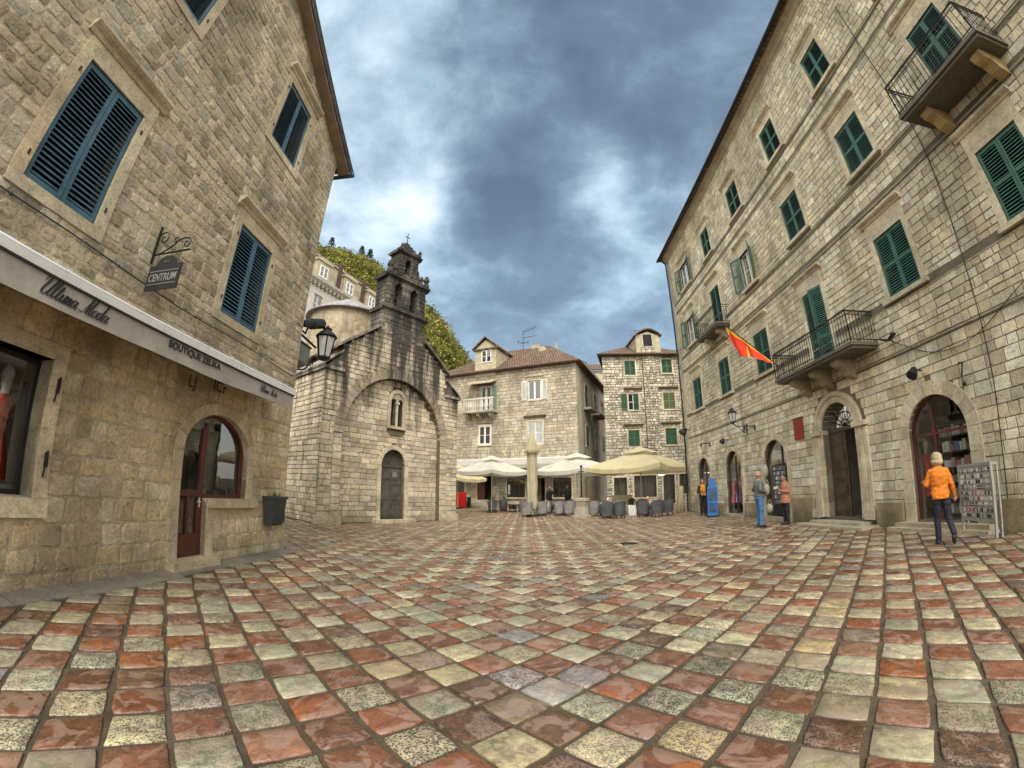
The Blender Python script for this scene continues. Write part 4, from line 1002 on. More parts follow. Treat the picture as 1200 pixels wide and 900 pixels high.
    mb = MB(); pl = arch(3.09, 4.37, 2.40, 2.42, 3.12); mb.prism(G, pl, -.25, -.2); 
    for q in range(1, 6): t = pi * q / 6; mb.tube([G(c, 2.44, -.19), G(c + .6 * cos(t), 2.44 + .64 * sin(t), -.19)], .015, 4)
    mb.box(G, 3.09, 4.37, 2.36, 2.43, -.26, -.15)
    mb.build('transom', M_greywood, D_)
    # twin-light window
    mb = MB(); surround_arch(mb, G, 3.44, 4.15, 4.12, 5.25, 5.62, .14, -.05, .05, P_TRIMR, nv=7, wtop=.15)
    pl = arch(3.44, 4.15, 4.14, 5.25, 5.62); wall_sheet(mb, G, pl, [o1, o2], .2, (.40, .37, .28), d=.012)
    mb.box(G, 3.30, 4.30, 4.02, 4.12, -.1, .10, P_TRIMR[1])
    mb.tube([G(3.795, 4.14, .03), G(3.795, 5.15, .03)], .05, 8, c=P_TRIMR[0]); mb.box(G, 3.71, 3.88, 5.12, 5.22, -.02, .09, P_TRIMR[0])
    bw = mb.build('window', M_trim, B); backboard(G, 3.46, 4.13, 4.14, 5.4, -.2, bw)
    mb = MB(); mb.prism(G, [(3.45, 3.72), (4.15, 3.72), (4.2, 3.9), (3.4, 3.9)], -.02, .04, (.15, .13, .1)); mb.build('carved_band', M_church, bw)
    # roofs
    mb = MB()
    for a0, z0, a1, z1 in ((.5, 6.93, 3.65, 9.15), (6.75, 6.93, 3.65, 9.15)): mb.hexa([F(a0, z0, -.25), F(a1, z1, -.25), F(a1, z1, -dep - .2), F(a0, z0, -dep - .2), F(a0, z0 + .1, -.25), F(a1, z1 + .1, -.25), F(a1, z1 + .1, -dep - .2), F(a0, z0 + .1, -dep - .2)])
    mb.build('roof', M_roof, B, uv=lambda c: (c.x, c.y)); mb = MB()
    for a0, z0, a1, z1 in ((-.15, 6.02, .7, 6.75), (7.55, 6.02, 6.5, 6.75)): mb.hexa([F(a0, z0, .05), F(a1, z1, .05), F(a1, z1, -dep - .1), F(a0, z0, -dep - .1), F(a0, z0 + .08, .05), F(a1, z1 + .08, .05), F(a1, z1 + .08, -dep - .1), F(a0, z0 + .08, -dep - .1)], (.34, .31, .27))
    mb.build('aisle_roof', M_church, B)
    for (a0, z0, a1, z1) in ((.5, 6.97, 2.35, 8.30), (6.75, 6.97, 5.0, 8.25)): mb = MB(); mb.hexa([F(a0, z0, .14), F(a1, z1, .14), F(a1, z1, -.3), F(a0, z0, -.3), F(a0, z0 + .12, .14), F(a1, z1 + .12, .14), F(a1, z1 + .12, -.3), F(a0, z0 + .12, -.3)], (.22, .19, .16)); mb.build('coping', M_tower, B)
    # dome drum
    mb = MB(); ctr = F(3.65, 0, -5.2); n = 28; R0 = 2.12
    G2 = lambda a, b, d: V((ctr.x + (R0 + d) * cos(-a / R0), ctr.y + (R0 + d) * sin(-a / R0), b))
    mb.lathe(ctr, [(R0, 6.0), (R0, 10.35)], 40, c=(.42, .36, .26)); 
    drp = [(.36, .31, .21), (.33, .28, .19), (.38, .33, .235), (.35, .28, .18)]
    yy = 7.0
    while yy < 10.3:
        h = ru(.2, .3); a = 0
        while a < 2 * pi * R0:
            w_ = ru(.4, .7); 
            if a + w_ > 2 * pi * R0: w_ = 2 * pi * R0 - a
            stone(mb, G2, a + .006, a + w_ - .006, yy + .006, min(yy + h, 10.34) - .006, .012, .008, .003, random.choice(drp)); a += w_
        yy += h
    dr = mb.build('drum', M_pale, B)
    mb = MB(); mb.lathe(ctr, [(R0, 10.28), (R0 + .28, 10.30), (R0 + .28, 10.36), (1.2, 11.1), (.3, 11.6), (0, 11.7)], 32); mb.build('drum_roof', M_lead, B)
    # bell gable
    mb = MB(); th = .85; T = lambda a, b, d: F(a, b, d - .0)
    col1 = (.13, .115, .10); PT = [(.17, .155, .135), (.13, .115, .10), (.20, .18, .15), (.24, .22, .18)]
    def block(a0, a1, b0, b1, holes, d0=0.0, th=th):
        wall_sheet(mb, F, rect(a0, a1, b0, b1), holes, th, col1, d=d0); wall_sheet(mb, F, rect(a0, a1, b0, b1), holes, .01, col1, d=d0 - th)
        for a in (a0, a1): mb.quad([F(a, b0, d0), F(a, b0, d0 - th), F(a, b1, d0 - th), F(a, b1, d0)], col1)
        mb.quad([F(a0, b1, d0), F(a1, b1, d0), F(a1, b1, d0 - th), F(a0, b1, d0 - th)], col1)
        Gd = sub(F, 0, 0, d0, F.U, F.N); courses(mb, Gd, a0, a1, b0, lambda x: b1, [[(x, y) for x, y in h] for h in holes], PT, hh=(.16, .24), ww=(.2, .4), joint=.016, prj=(.01, .03), inset=.012, bmax=b1)
        for a, u in ((a0, -1), (a1, 1)): Gs = sub(F, a, 0, d0, -F.N, F.U * u); courses(mb, Gs, 0, th, b0, lambda x: b1, [], PT, hh=(.16, .24), ww=(.2, .4), joint=.016, prj=(.01, .03), inset=.012, bmax=b1)
    def ledge(a0, a1, b, h, o, d0=0.0, th=th): mb.profile(F, [(b, d0 + .02), (b + h * .4, d0 + o * .6), (b + h * .5, d0 + o), (b + h, d0 + o), (b + h, d0 - th - o), (b + h * .5, d0 - th - o), (b, d0 - th - .02)], a0 - o, a1 + o, (.12, .105, .09))
    block(2.42, 4.92, 8.0, 9.25, []); ledge(2.42, 4.92, 9.22, .18, .12)
    h1, h2 = arch(2.98, 3.42, 9.55, 10.5, 10.75), arch(3.92, 4.36, 9.55, 10.5, 10.75)
    block(2.48, 4.86, 9.4, 10.9, [h1, h2], -.03, .78); ledge(2.48, 4.86, 10.88, .20, .16, -.03, .78)
    block(3.02, 4.28, 11.05, 12.45, [arch(3.47, 3.83, 11.4, 12.0, 12.22)], -.1, .62); ledge(3.02, 4.28, 12.42, .17, .14, -.1, .62)
    # stepped cap
    for k, (hw, z0, z1) in enumerate(((.56, 12.58, 12.8), (.42, 12.8, 12.98), (.28, 12.98, 13.14), (.15, 13.14, 13.3))): mb.box(F, 3.65 - hw, 3.65 + hw, z0, z1, -.41 - hw * .6, -.41 + hw * .6, PT[k])
    for a, z0, s in ((2.52, 11.07, 1.25), (2.84, 11.07, 1.0), (4.80, 11.07, 1.25), (4.46, 11.07, 1.0), (3.08, 12.58, .7), (4.22, 12.58, .7)): mb.lathe(F(a, z0, .02), [(.0, 0), (.12 * s, .0), (.12 * s, .14 * s), (.07 * s, .2 * s), (.13 * s, .32 * s), (.08 * s, .48 * s), (0, .56 * s)], 8, c=PT[0])
    for sg, a in ((-1, 3.02), (1, 4.28)):   # volutes beside the upper stage
        mb.prism(F, [(a, 11.07), (a + sg * .36, 11.07), (a + sg * .30, 11.25), (a + sg * .12, 11.42), (a, 11.85)], -.5, -.02, PT[1])
    tw = mb.build('bell_tower', M_tower, B)
    mb = MB(); mb.tube([F(3.65, 13.28, -.41), F(3.65, 13.95, -.41)], .02, 6); mb.tube([F(3.50, 13.72, -.41), F(3.80, 13.72, -.41)], .02, 6); mb.sphere(F(3.65, 13.36, -.41), .06, 8); mb.build('cross', M_iron, tw)
    for a in (3.2, 4.14, 3.65):
        z0 = 10.25 if a != 3.65 else 12.0; s = 1 if a != 3.65 else .8
        mb = MB(); mb.lathe(F(a, z0, -.42), [(.03, .12), (.08 * s, .10), (.10 * s, 0), (.13 * s, -.18 * s), (.19 * s, -.28 * s), (.0, -.25 * s)], 12); mb.tube([F(a - .22, z0 + .12, -.42), F(a + .22, z0 + .12, -.42)], .02, 6); mb.build('bell', mat_simple('bell_bronze', (.06, .055, .035), .45, metal=.7), tw)
church()

# ------------------------------------------------------------------ buildings at the back of the square
def house_frame():
    phi, D, s = 2.718738727456852, -34.13322193870423, 9.438387578562349; F0 = frame(phi, D, 1)
    def F(a, b, d): return F0(a + s, b, d)
    F.U, F.N = F0.U, F0.N; return F
HW = house_frame()
def cafe_house():
    F = HW; B = thing('cafe_house', F(6, 0, -4), 'three-storey stone house with brown hipped roof, small white balcony and plaster dormer', 'building')
    A1, ZT = 14.5, 12.3; holes = [rect(3.2, 4.4, 9.3, 11.0), rect(3.05, 4.45, 5.45, 7.4), rect(8.0, 9.2, 5.6, 7.3), rect(8.0, 9.05, 8.65, 10.9), rect(7.9, 9.3, .65, 2.95), rect(2.9, 3.65, .1, 2.55), rect(4.7, 6.4, .9, 2.55), rect(.6, 2.2, .9, 2.5), rect(10.6, 11.6, .4, 2.6)]
    mb = MB(); wall_sheet(mb, F, rect(0, A1, -.4, ZT), holes, .3, (.13, .112, .08))
    pal = [(.44, .40, .31), (.40, .36, .27), (.47, .43, .34), (.36, .31, .23), (.42, .37, .27)]
    bl = [rect(h[0][0] - .14, h[1][0] + .14, h[0][1] - .12, h[2][1] + .14) for h in holes]
    courses(mb, F, .0, A1, 0, lambda x: ZT, bl, pal, hh=(.22, .34), ww=(.3, .65), joint=.02, prj=(.008, .03), inset=.012, bmax=ZT)
    E_ = V((5.4, 13.0, 0)).normalized(); SN = V((E_.y, -E_.x, 0)); SF = sub(F, 0, 0, 0, E_, SN)
    wall_sheet(mb, SF, rect(0, 15, -.4, ZT), [rect(3, 4.1, 5.4, 7.2), rect(7, 8.1, 5.4, 7.2), rect(11, 12, 5.4, 7.2), rect(3, 4.1, 8.9, 11), rect(7, 8.1, 8.9, 11), rect(11, 12, 8.9, 11)], .3, (.46, .41, .32))
    for h in ([rect(3, 4.1, 5.4, 7.2), rect(7, 8.1, 5.4, 7.2), rect(11, 12, 5.4, 7.2), rect(3, 4.1, 8.9, 11), rect(7, 8.1, 8.9, 11), rect(11, 12, 8.9, 11)]): pass
    mb.build('wall', M_far, B)
    for a in (3, 7, 11):
        for b0, b1 in ((5.4, 7.2), (8.9, 11)):
            m = MB(); surround_rect(m, SF, a, a + 1.1, b0, b1, .12, -.1, .04, P_TRIM); w = m.build('window', M_trim, B); closed_shutters(SF, w, a, a + 1.1, b0, b1, M_green, d=.0); 
    m = MB(); m.box(SF, 6, 9.2, 8.6, 8.8, 0, .8, (.3, .27, .2)); m.box(SF, 2.4, 4.8, 8.55, 8.75, 0, .7, (.3, .27, .2))
    for x in [6 + .2 * k for k in range(17)]: m.tube([SF(x, 8.8, .76), SF(x, 9.6, .76)], .012, 4)
    m.tube([SF(6, 9.62, .76), SF(9.2, 9.62, .76)], .02, 5); m.build('balcony', M_trim, B)
    # hipped roof
    o = .45; P = lambda a, b, q: (F(a, b, q))
    E1 = SF(15, ZT, o); c0 = F(-.1, ZT, o) + SN * .35; c1 = F(A1, ZT, o); c2 = F(A1, ZT, -11); c3 = E1 + SN * .1
    r0, r1 = F(4.3, 16.1, -5.6), F(10, 16.1, -5.6); r2 = V((8.6, 47.5, 16.1))
    m = MB(); m.quad([c0, c1, r1, r0]); m.quad([c0, r0, r2, c3]); m.quad([c1, c2, r1]); m.quad([r0, r1, F(10, 12.3, -12), r2])
    low = V((0, 0, -.12)); 
    for p, q in ((c0, c1), (c0, c3)): m.quad([p, q, q + low, p + low])
    m.quad([c0 + low, c1 + low, F(A1, ZT - .12, 0), F(0, ZT - .12, 0)]); m.quad([c0 + low, c3 + low, SF(15, ZT - .12, 0), SF(0, ZT - .12, 0)])
    m.build('roof', M_roof, B, uv=lambda c: (c.x, c.y * .9 + c.z * .5))
    m = MB(); m.tube([c0 + low * .3, c1 + low * .3], .06, 6); m.tube([c0 + low * .3, c3 + low * .3], .06, 6); m.build('gutter', M_rust, B)
    m = MB(); m.lathe(F(4.6, 15.0, -4.3), [(.55, -.4), (.5, .25), (.3, .5), (0, .6)], 12, c=(.3, .27, .2)); m.build('roof_vent', M_far, B); m = MB(); m.box(F, 5.2, 6.2, 14.6, 16.3, -6, -5.3, (.32, .29, .22)); m.build('chimney', M_far, B); m = MB(); m.box(F, 3.3, 3.55, 15.2, 16.1, -5.6, -5.3, (.3, .27, .2)); m.build('chimney', M_far, B)
    # dormer
    m = MB(); m.prism(F, [(7.5, 11.9), (9.7, 11.9), (9.7, 14.65), (8.6, 15.45), (7.5, 14.65)], -3.2, .1, (.44, .41, .31)); dm = m.build('dormer', M_plaster, B)
    m = MB(); 
    for s_ in (-1, 1): m.hexa([F(8.6 + s_ * 1.35, 14.5, .35), F(8.6, 15.62, .35), F(8.6, 15.62, -4.2), F(8.6 + s_ * 1.35, 14.5, -4.2), F(8.6 + s_ * 1.35, 14.64, .35), F(8.6, 15.76, .35), F(8.6, 15.76, -4.2), F(8.6 + s_ * 1.35, 14.64, -4.2)])
    m.box(F, 7.3, 9.9, 14.44, 14.56, .1, .3); m.build('roof', M_roof, dm, uv=lambda c: (c.x, c.y))
    m = MB(); m.box(F, 7.98, 8.98, 13.2, 14.4, .1, .105, (.02, .02, .02)); m.build('dark_opening', M_dark, dm); casement(F, 7.98, 8.98, 13.2, 14.4, .11, dm, cols=2, rows=2, fw=.07)
    m = MB(); m.hexa([F(7.5, 11.35, .05), F(10.1, 11.35, .05), F(10.1, 11.0, 1.0), F(7.5, 11.0, 1.0), F(7.5, 11.5, .05), F(10.1, 11.5, .05), F(10.1, 11.1, 1.0), F(7.5, 11.1, 1.0)]); m.build('door_hood', M_plaster, B)
    # stone balcony with white balusters
    m = MB(); m.box(F, 7.3, 10.4, 8.4, 8.6, 0, 1.0, (.42, .40, .34)); m.box(F, 7.3, 10.4, 9.55, 9.7, .85, 1.0, (.5, .49, .45))
    for k in range(13): x = 7.42 + k * .237; m.lathe(F(x, 8.6, .92), [(.06, 0), (.04, .1), (.085, .35), (.035, .75), (.06, .95)], 6, c=(.62, .61, .58))
    for k in range(3): m.profile(F, [(8.4, 0), (8.4, .8), (8.15, .75), (7.95, .3), (7.85, 0)], 7.6 + k * 1.2, 7.9 + k * 1.2, (.36, .33, .26))
    bl_ = m.build('balcony', M_trim, B)
    m = MB(); 
    for k in range(260): p = F(ru(7.3, 10.4), ru(9.72, 9.95), ru(.85, 1.02)); r_ = .05; m.quad([p + V((ru(-r_, r_), ru(-r_, r_), ru(-r_, r_))) for _ in range(3)], vary((.045, .10, .04), .4))
    tag(m.build('foliage', M_leaf, bl_), kind='stuff')
    # windows
    def W(h, lab=None): 
        a0, a1, b0, b1 = h; m = MB(); surround_rect(m, F, a0, a1, b0, b1, .13, -.15, .04, P_TRIMR); w = m.build('window', M_trim, B); backboard(F, a0, a1, b0, b1, -.2, w); return w
    w = W((3.2, 4.4, 9.3, 11.0)); casement(F, 3.2, 4.4, 9.3, 11, -.1, w, cols=2, rows=1, fw=.09)
    for a0, a1 in ((2.62, 3.06), (4.54, 4.98)): shutter(F, a0, a1, 9.3, 11, .05, M_whites, w, ())
    m = MB(); cornice(m, F, 2.9, 4.7, 11.3, .12, .15, P_TRIM); m.build('cornice', M_trim, w)
    w = W((3.05, 4.45, 5.45, 7.4)); closed_shutters(F, w, 3.05, 4.45, 5.45, 7.4, M_whites); m = MB(); cornice(m, F, 2.75, 4.75, 7.7, .22, .3, [(.2, .17, .12)]); m.build('cornice', M_trim, w)
    w = W((8.0, 9.2, 5.6, 7.3)); casement(F, 8.0, 9.2, 5.6, 7.3, -.05, w, cols=2, rows=2, fw=.1)
    w = W((8.0, 9.05, 8.65, 10.9)); casement(F, 8.0, 9.05, 8.65, 10.9, -.1, w, cols=2, rows=1, fw=.1); shutter(F, 7.4, 7.88, 8.7, 10.9, .05, mat_simple('pale_green_paint', (.2, .3, .22), .5), w, (.5,))
    for a0, a1, b0, b1, mt in ((7.9, 9.3, .65, 2.95, M_wood), (2.9, 3.65, .1, 2.55, M_wood), (4.7, 6.4, .9, 2.55, None), (.6, 2.2, .9, 2.5, None), (10.6, 11.6, .4, 2.6, None)):
        w = W((a0, a1, b0, b1)); w.name = 'door' if mt else 'shop_window'
        if mt: 
            c = (a0 + a1) / 2; m = MB(); m.box(F, c, a1, b0, b1, -.14, -.1); 
            for q in range(3): m.box(F, c + .1, a1 - .1, b0 + .15 + q * .7, b0 + .7 + q * .7, -.1, -.07)
            m.build('door_leaf', M_redwood if a0 > 7 else M_wood, w)
        else: casement(F, a0, a1, b0, b1, -.1, w, mat=M_wood, cols=3, rows=1)
    m = MB()
    for k in range(3): m.box(F, 7.2 - k * .2, 10.3 + k * .2, -.1, .62 - k * .2, 0, .4 + k * .35, (.4, .37, .3))
    m.build('step', M_trim, B)
cafe_m = None
M_whites = mat_simple('white_shutter_paint', (.62, .62, .60), .5, var=.1)
cafe_house()
def facade_awning():
    F = HW; B = thing('facade_awning', F(6, 4, .5), 'long white sun awning along the cafe house, behind the parasols', 'awning')
    m = MB(); m.hexa([F(.2, 4.15, .05), F(12, 4.15, .05), F(12, 3.55, 2.2), F(.2, 3.55, 2.2), F(.2, 4.2, .05), F(12, 4.2, .05), F(12, 3.6, 2.2), F(.2, 3.6, 2.2)]); m.box(F, .2, 12, 3.3, 3.56, 2.19, 2.2); m.build('canopy', M_awn, B)
    m = MB(); m.tube([F(.2, 4.22, .1), F(12, 4.22, .1)], .05, 6)
    for a in (1, 6, 11): m.tube([F(a, 3.3, .05), F(a, 3.55, 2.15)], .03, 5)
    m.build('arms', M_alu, B)
facade_awning()

TWF = sub(lambda a, b, d: V((a, 0, b)), 0, 0, 0, V((1, 0, 0)), V((0, -1, 0)))
def TW(a, b, d): return V((7.75 + a, 35.2 - .07 * a - d, b))
TW.U = V((1, -.07, 0)).normalized(); TW.N = V((-.07, -1, 0)).normalized()
def tower_house():
    F = TW; B = thing('tall_stone_house', F(3.7, 0, -4), 'narrow rubble-stone house with bright green shutters, brown roof and central dormer', 'building')
    W4 = [(1.95, 2.9, 11.1, 12.4), (5.3, 6.25, 11.25, 12.5)]; W3 = [(2.1, 3.0, 8.04, 9.45), (5.2, 6.25, 8.05, 9.5)]; W2 = [(1.95, 2.92, 4.95, 6.33), (5.2, 6.2, 5.0, 6.4)]
    holes = [rect(*w) for w in W4 + W3 + W2] + [rect(.6, 1.7, .1, 2.4), rect(2.3, 4.2, .7, 2.5), rect(4.8, 5.8, .1, 2.5), rect(6.2, 7.2, .8, 2.5)]
    m = MB(); wall_sheet(m, F, rect(0, 8.2, -.4, 13.0), holes, .3, (.13, .115, .09))
    pal = [(.50, .47, .38), (.44, .40, .32), (.55, .52, .44), (.36, .32, .25), (.30, .26, .2), (.48, .44, .34)]
    bl = [rect(h[0][0] - .06, h[1][0] + .06, h[0][1] - .06, h[2][1] + .06) for h in holes]
    courses(m, F, 0, 8.2, 0, lambda x: 13.0, bl + [rect(3.55, 4.75, 3.6, 13.0)], pal, hh=(.16, .30), ww=(.2, .5), joint=.035, prj=(.01, .05), jit=.02, inset=.02, bmax=13.0)
    G = sub(F, 0, 0, .14, F.U, F.N); courses(m, G, 3.55, 4.75, 3.6, lambda x: 13.7, [], pal, hh=(.14, .26), ww=(.15, .38), joint=.04, prj=(.01, .06), jit=.025, inset=.02, bmax=13.7); m.box(F, 3.57, 4.73, 3.6, 13.7, -.2, .14, (.13, .115, .09))
    m.quad([F(0, -.4, 0), F(2.9, -.4, -9), F(2.9, 13, -9), F(0, 13, 0)], (.3, .26, .2)); m.quad([F(8.2, -.4, 0), F(8.2, -.4, -9), F(8.2, 13, -9), F(8.2, 13, 0)], (.3, .26, .2))
    m.build('wall', M_far, B)
    m = MB(); c = [F(-.45, 12.95, .45), F(8.6, 12.95, .45), F(8.6, 12.95, -9.4), F(2.5, 12.95, -9.4)]; r0, r1 = F(4.1, 15.3, -4.2), F(4.6, 15.3, -5)
    m.quad([c[0], c[1], r1, r0]); m.quad([c[1], c[2], r1]); m.quad([c[2], c[3], r0, r1]); m.quad([c[3], c[0], r0]); l = V((0, 0, -.14))
    for p, q in ((c[0], c[1]), (c[3], c[0])): m.quad([p, q, q + l, p + l])
    m.quad([p + l for p in c]); m.build('roof', M_roof, B, uv=lambda c: (c.x, c.y * .8 + c.z))
    m = MB(); m.tube([c[0] + l * .5, c[1] + l * .5], .07, 6); m.tube([c[0] + l * .5, c[3] + l * .5], .07, 6); m.build('gutter', M_rust, B)
    m = MB(); m.prism(F, [(3.15, 12.6), (5.35, 12.6), (5.35, 14.7), (4.25, 15.1), (3.15, 14.7)], -3, .05, (.40, .36, .27)); m.box(F, 3.6, 4.8, 13.4, 14.85, .04, .10, (.5, .46, .36)); dm = m.build('dormer', M_plaster, B)
    m = MB(); n = 8
    for k in range(n):
        t0, t1 = k / n, (k + 1) / n; a = lambda t: 3.0 + 2.5 * t; z = lambda t: 14.62 + .62 * (1 - abs(2 * t - 1) ** 1.6)
        m.hexa([F(a(t0), z(t0), .3), F(a(t1), z(t1), .3), F(a(t1), z(t1), -3.4), F(a(t0), z(t0), -3.4), F(a(t0), z(t0) + .13, .3), F(a(t1), z(t1) + .13, .3), F(a(t1), z(t1) + .13, -3.4), F(a(t0), z(t0) + .13, -3.4)])
    m.build('roof', M_roof, dm, uv=lambda c: (c.x, c.y))
    m = MB(); m.box(F, 3.8, 4.6, 13.6, 14.8, .1, .105); m.build('dark_opening', M_dark, dm)
    for i, (a0, a1, b0, b1) in enumerate(W4 + W3 + W2):
        m = MB(); surround_rect(m, F, a0, a1, b0, b1, .10, -.15, .05, P_TRIM); w = m.build('window', M_trim, B); backboard(F, a0, a1, b0, b1, -.12, w)
        if i >= 2:
            m = MB(); cornice(m, F, a0 - .35, a1 + .35, b1 + .32, .2, .28, [(.24, .18, .12)]); m.build('cornice', M_trim, w)
        if i == 2:
            casement(F, a0, a1, b0, b1, -.1, w); shutter(F, a0 - .62, a0 - .12, b0, b1, .06, M_green2, w, ()); shutter(F, (a0 + a1) / 2, a1, b0, b1, -.03, M_green2, w, ())
        elif i == 3: closed_shutters(F, w, a0, a1, b0, b1, mat_simple('faded_olive_paint', (.10, .13, .06), .6), d=-.02, mids=(.5,))
        else: closed_shutters(F, w, a0, a1, b0, b1, M_green2, d=-.02, mids=(.5,))
    for a0, a1, b0, b1 in ((.6, 1.7, .1, 2.4), (2.3, 4.2, .7, 2.5), (4.8, 5.8, .1, 2.5), (6.2, 7.2, .8, 2.5)):
        m = MB(); surround_rect(m, F, a0, a1, b0, b1, .12, -.15, .05, P_TRIM); w = m.build('shop_window', M_trim, B); backboard(F, a0, a1, b0, b1, -.16, w, M_inter); casement(F, a0, a1, b0, b1, -.1, w, mat=M_wood, cols=2, rows=1)
    B2 = thing('tv_antenna', F(4.6, 15.3, -4.6), 'thin TV antenna on the roof of the narrow green-shuttered house', 'antenna')
    m = MB(); b = F(4.6, 15.2, -4.6); m.tube([b, b + V((0, 0, 1.9))], .03, 5); m.build('mast', M_iron, B2)
    m = MB()
    for z, w_ in ((1.75, .5), (1.5, .6), (1.2, .7)): m.tube([b + V((-w_, 0, z)), b + V((w_, .2, z + .1))], .018, 4)
    m.tube([b + V((0, 0, 1.3)), b + V((1.5, 0, 1.6))], .018, 4)
    for x in (.9, 1.2, 1.5): m.tube([b + V((x, 0, 1.25)), b + V((x, 0, 1.85))], .014, 4)
    m.build('rods', M_iron, B2)
tower_house()
def roof_antenna():
    K = .62; p = HW(6.6, 15.2, -4.2); B = thing('tv_antenna', p, 'tall TV antenna with long rods on the hipped roof of the cafe house', 'antenna')
    m = MB(); m.tube([p - V((0, 0, .8)), p + V((0, 0, 3.8 * K))], .03, 5); m.build('mast', M_iron, B)
    m = MB(); q = p + V((0, 0, 3.6 * K)); m.tube([q, q + V((2.1, 0, .9)) * K], .025, 4); m.tube([q - V((0, 0, 1.1)) * K, q + V((2.0, 0, -.6)) * K], .025, 4)
    for k in range(6): r = q + V((2.1, 0, .9)) * (K * k / 5); m.tube([r + V((-.1, -.2, .16)), r + V((.1, .2, -.16))], .014, 4)
    r = p + V((0, 0, 1.0)); 
    for a in range(4): m.tube([r, r + V((.5 * cos(a * 1.57 + .4), .3 * sin(a * 1.57 + .4), .15))], .03, 4); 
    m.tube([r + V((-.5, 0, .35)), r + V((-.5, 0, -.1))], .03, 4); m.tube([r + V((.5, 0, .35)), r + V((.5, 0, -.1))], .03, 4); m.build('rods', M_iron, B)
roof_antenna()
def far_house():
    B = thing('yellow_house', (12, 60, 0), 'pale yellow house end glimpsed down the lane between the two stone houses', 'building')
    m = MB(); F = lambda a, b, d: V((a, 58 - d, b)); F.U = V((1, 0, 0)); F.N = V((0, -1, 0))
    wall_sheet(m, F, rect(8, 20, -.4, 18.0), [rect(12.2, 13.1, 12.5, 14.3), rect(12.2, 13.1, 7.5, 9.5)], .2, (.44, .42, .3)); m.quad([F(8, -.4, 0), F(8, -.4, -8), F(8, 18, -8), F(8, 18, 0)], (.44, .42, .3)); m.build('wall', M_plaster, B)
    m = MB(); m.hexa([F(7.6, 18, .4), F(20, 18, .4), F(20, 20, -4), F(7.6, 20, -4), F(7.6, 18.2, .4), F(20, 18.2, .4), F(20, 20.2, -4), F(7.6, 20.2, -4)]); m.build('roof', M_roof, B, uv=lambda c: (c.x, c.y))
    for b0, b1 in ((12.5, 14.3), (7.5, 9.5)):
        m = MB(); surround_rect(m, F, 12.2, 13.1, b0, b1, .12, -.1, .05, P_TRIM); w = m.build('window', M_trim, B); closed_shutters(F, w, 12.2, 13.1, b0, b1, M_green)
far_house()
def mansard():
    a = V((-16.8, 30, 0)); b = V((-13.8, 38.3, 0)); u = (b - a).normalized(); n = V((u.y, -u.x, 0))
    def F(x, y, d): return a + u * x + n * d + V((0, 0, y))
    F.U = u; F.N = n
    B = thing('mansard_building', F(4, 0, -4), 'tall pale building with a row of attic dormers behind the church', 'building')
    m = MB(); holes = [rect(x, x + 1, z, z + 1.6) for x in (-6.5, -3, .6, 4.1, 7.6, 11) for z in (15.4, 11.2)]
    wall_sheet(m, F, rect(-9, 15, -.4, 18.0), holes, .2, (.55, .54, .50)); m.quad([F(15, -.4, 0), F(15, -.4, -9), F(15, 18, -9), F(15, 18, 0)], (.5, .49, .45)); m.build('wall', M_plasterw, B)
    for x in (-6.5, -3, .6, 4.1, 7.6, 11):
        for z in (15.4, 11.2):
            m = MB(); surround_rect(m, F, x, x + 1, z, z + 1.6, .12, -.1, .05, P_TRIMR); w = m.build('window', M_trim, B); backboard(F, x, x + 1, z, z + 1.6, -.15, w); casement(F, x, x + 1, z, z + 1.6, -.1, w)
    m = MB(); m.profile(F, [(17.9, 0), (18.0, .25), (18.15, .5), (18.3, .55), (18.32, -.2)], -9, 15.3, (.60, .59, .55))
    m.build('eaves_cornice', M_plasterw, B)
    m = MB()
    for k in range(48): x = -8.9 + k * .5; m.box(F, x, x + .2, 17.68, 17.98, 0, .3, (.42, .36, .22))
    m.box(F, -9, 15.2, 17.9, 17.97, 0, .2, (.42, .36, .22)); m.build('dentil_course', M_plaster, B)
    m = MB(); m.hexa([F(-9, 18.3, .1), F(15, 18.3, .1), F(15, 18.3, -3), F(-9, 18.3, -3), F(-9, 20.75, -.55), F(15, 20.75, -.55), F(15, 20.75, -3), F(-9, 20.75, -3)], (.4, .38, .28)); m.build('attic_wall', M_plaster, B)
    m = MB(); m.box(F, -9.2, 15.2, 20.76, 20.9, -6, -.35); m.build('roof', M_lead, B)
    for x in (-5.8, -2.4, 1.1, 4.65, 8.1, 11.6):
        m = MB(); m.box(F, x - .85, x + .85, 18.32, 20.1, -1.2, .12, (.46, .44, .34)); m.prism(F, [(x - 1.0, 20.1), (x + 1.0, 20.1), (x + 1.0, 20.25), (x, 20.5), (x - 1.0, 20.25)], -1.3, .25, (.5, .48, .38)); dm = m.build('dormer', M_plaster, B)
        m = MB(); m.box(F, x - .5, x + .5, 18.65, 19.75, .12, .125); m.build('dark_opening', M_dark, dm); casement(F, x - .5, x + .5, 18.65, 19.75, .13, dm, cols=2, rows=2, fw=.09)
    for x in (2.9, 6.4): m = MB(); m.box(F, x - .06, x + .3, 18.3, 20.9, .1, .35, (.2, .19, .16)); m.build('chimney', M_rust, B)
mansard()

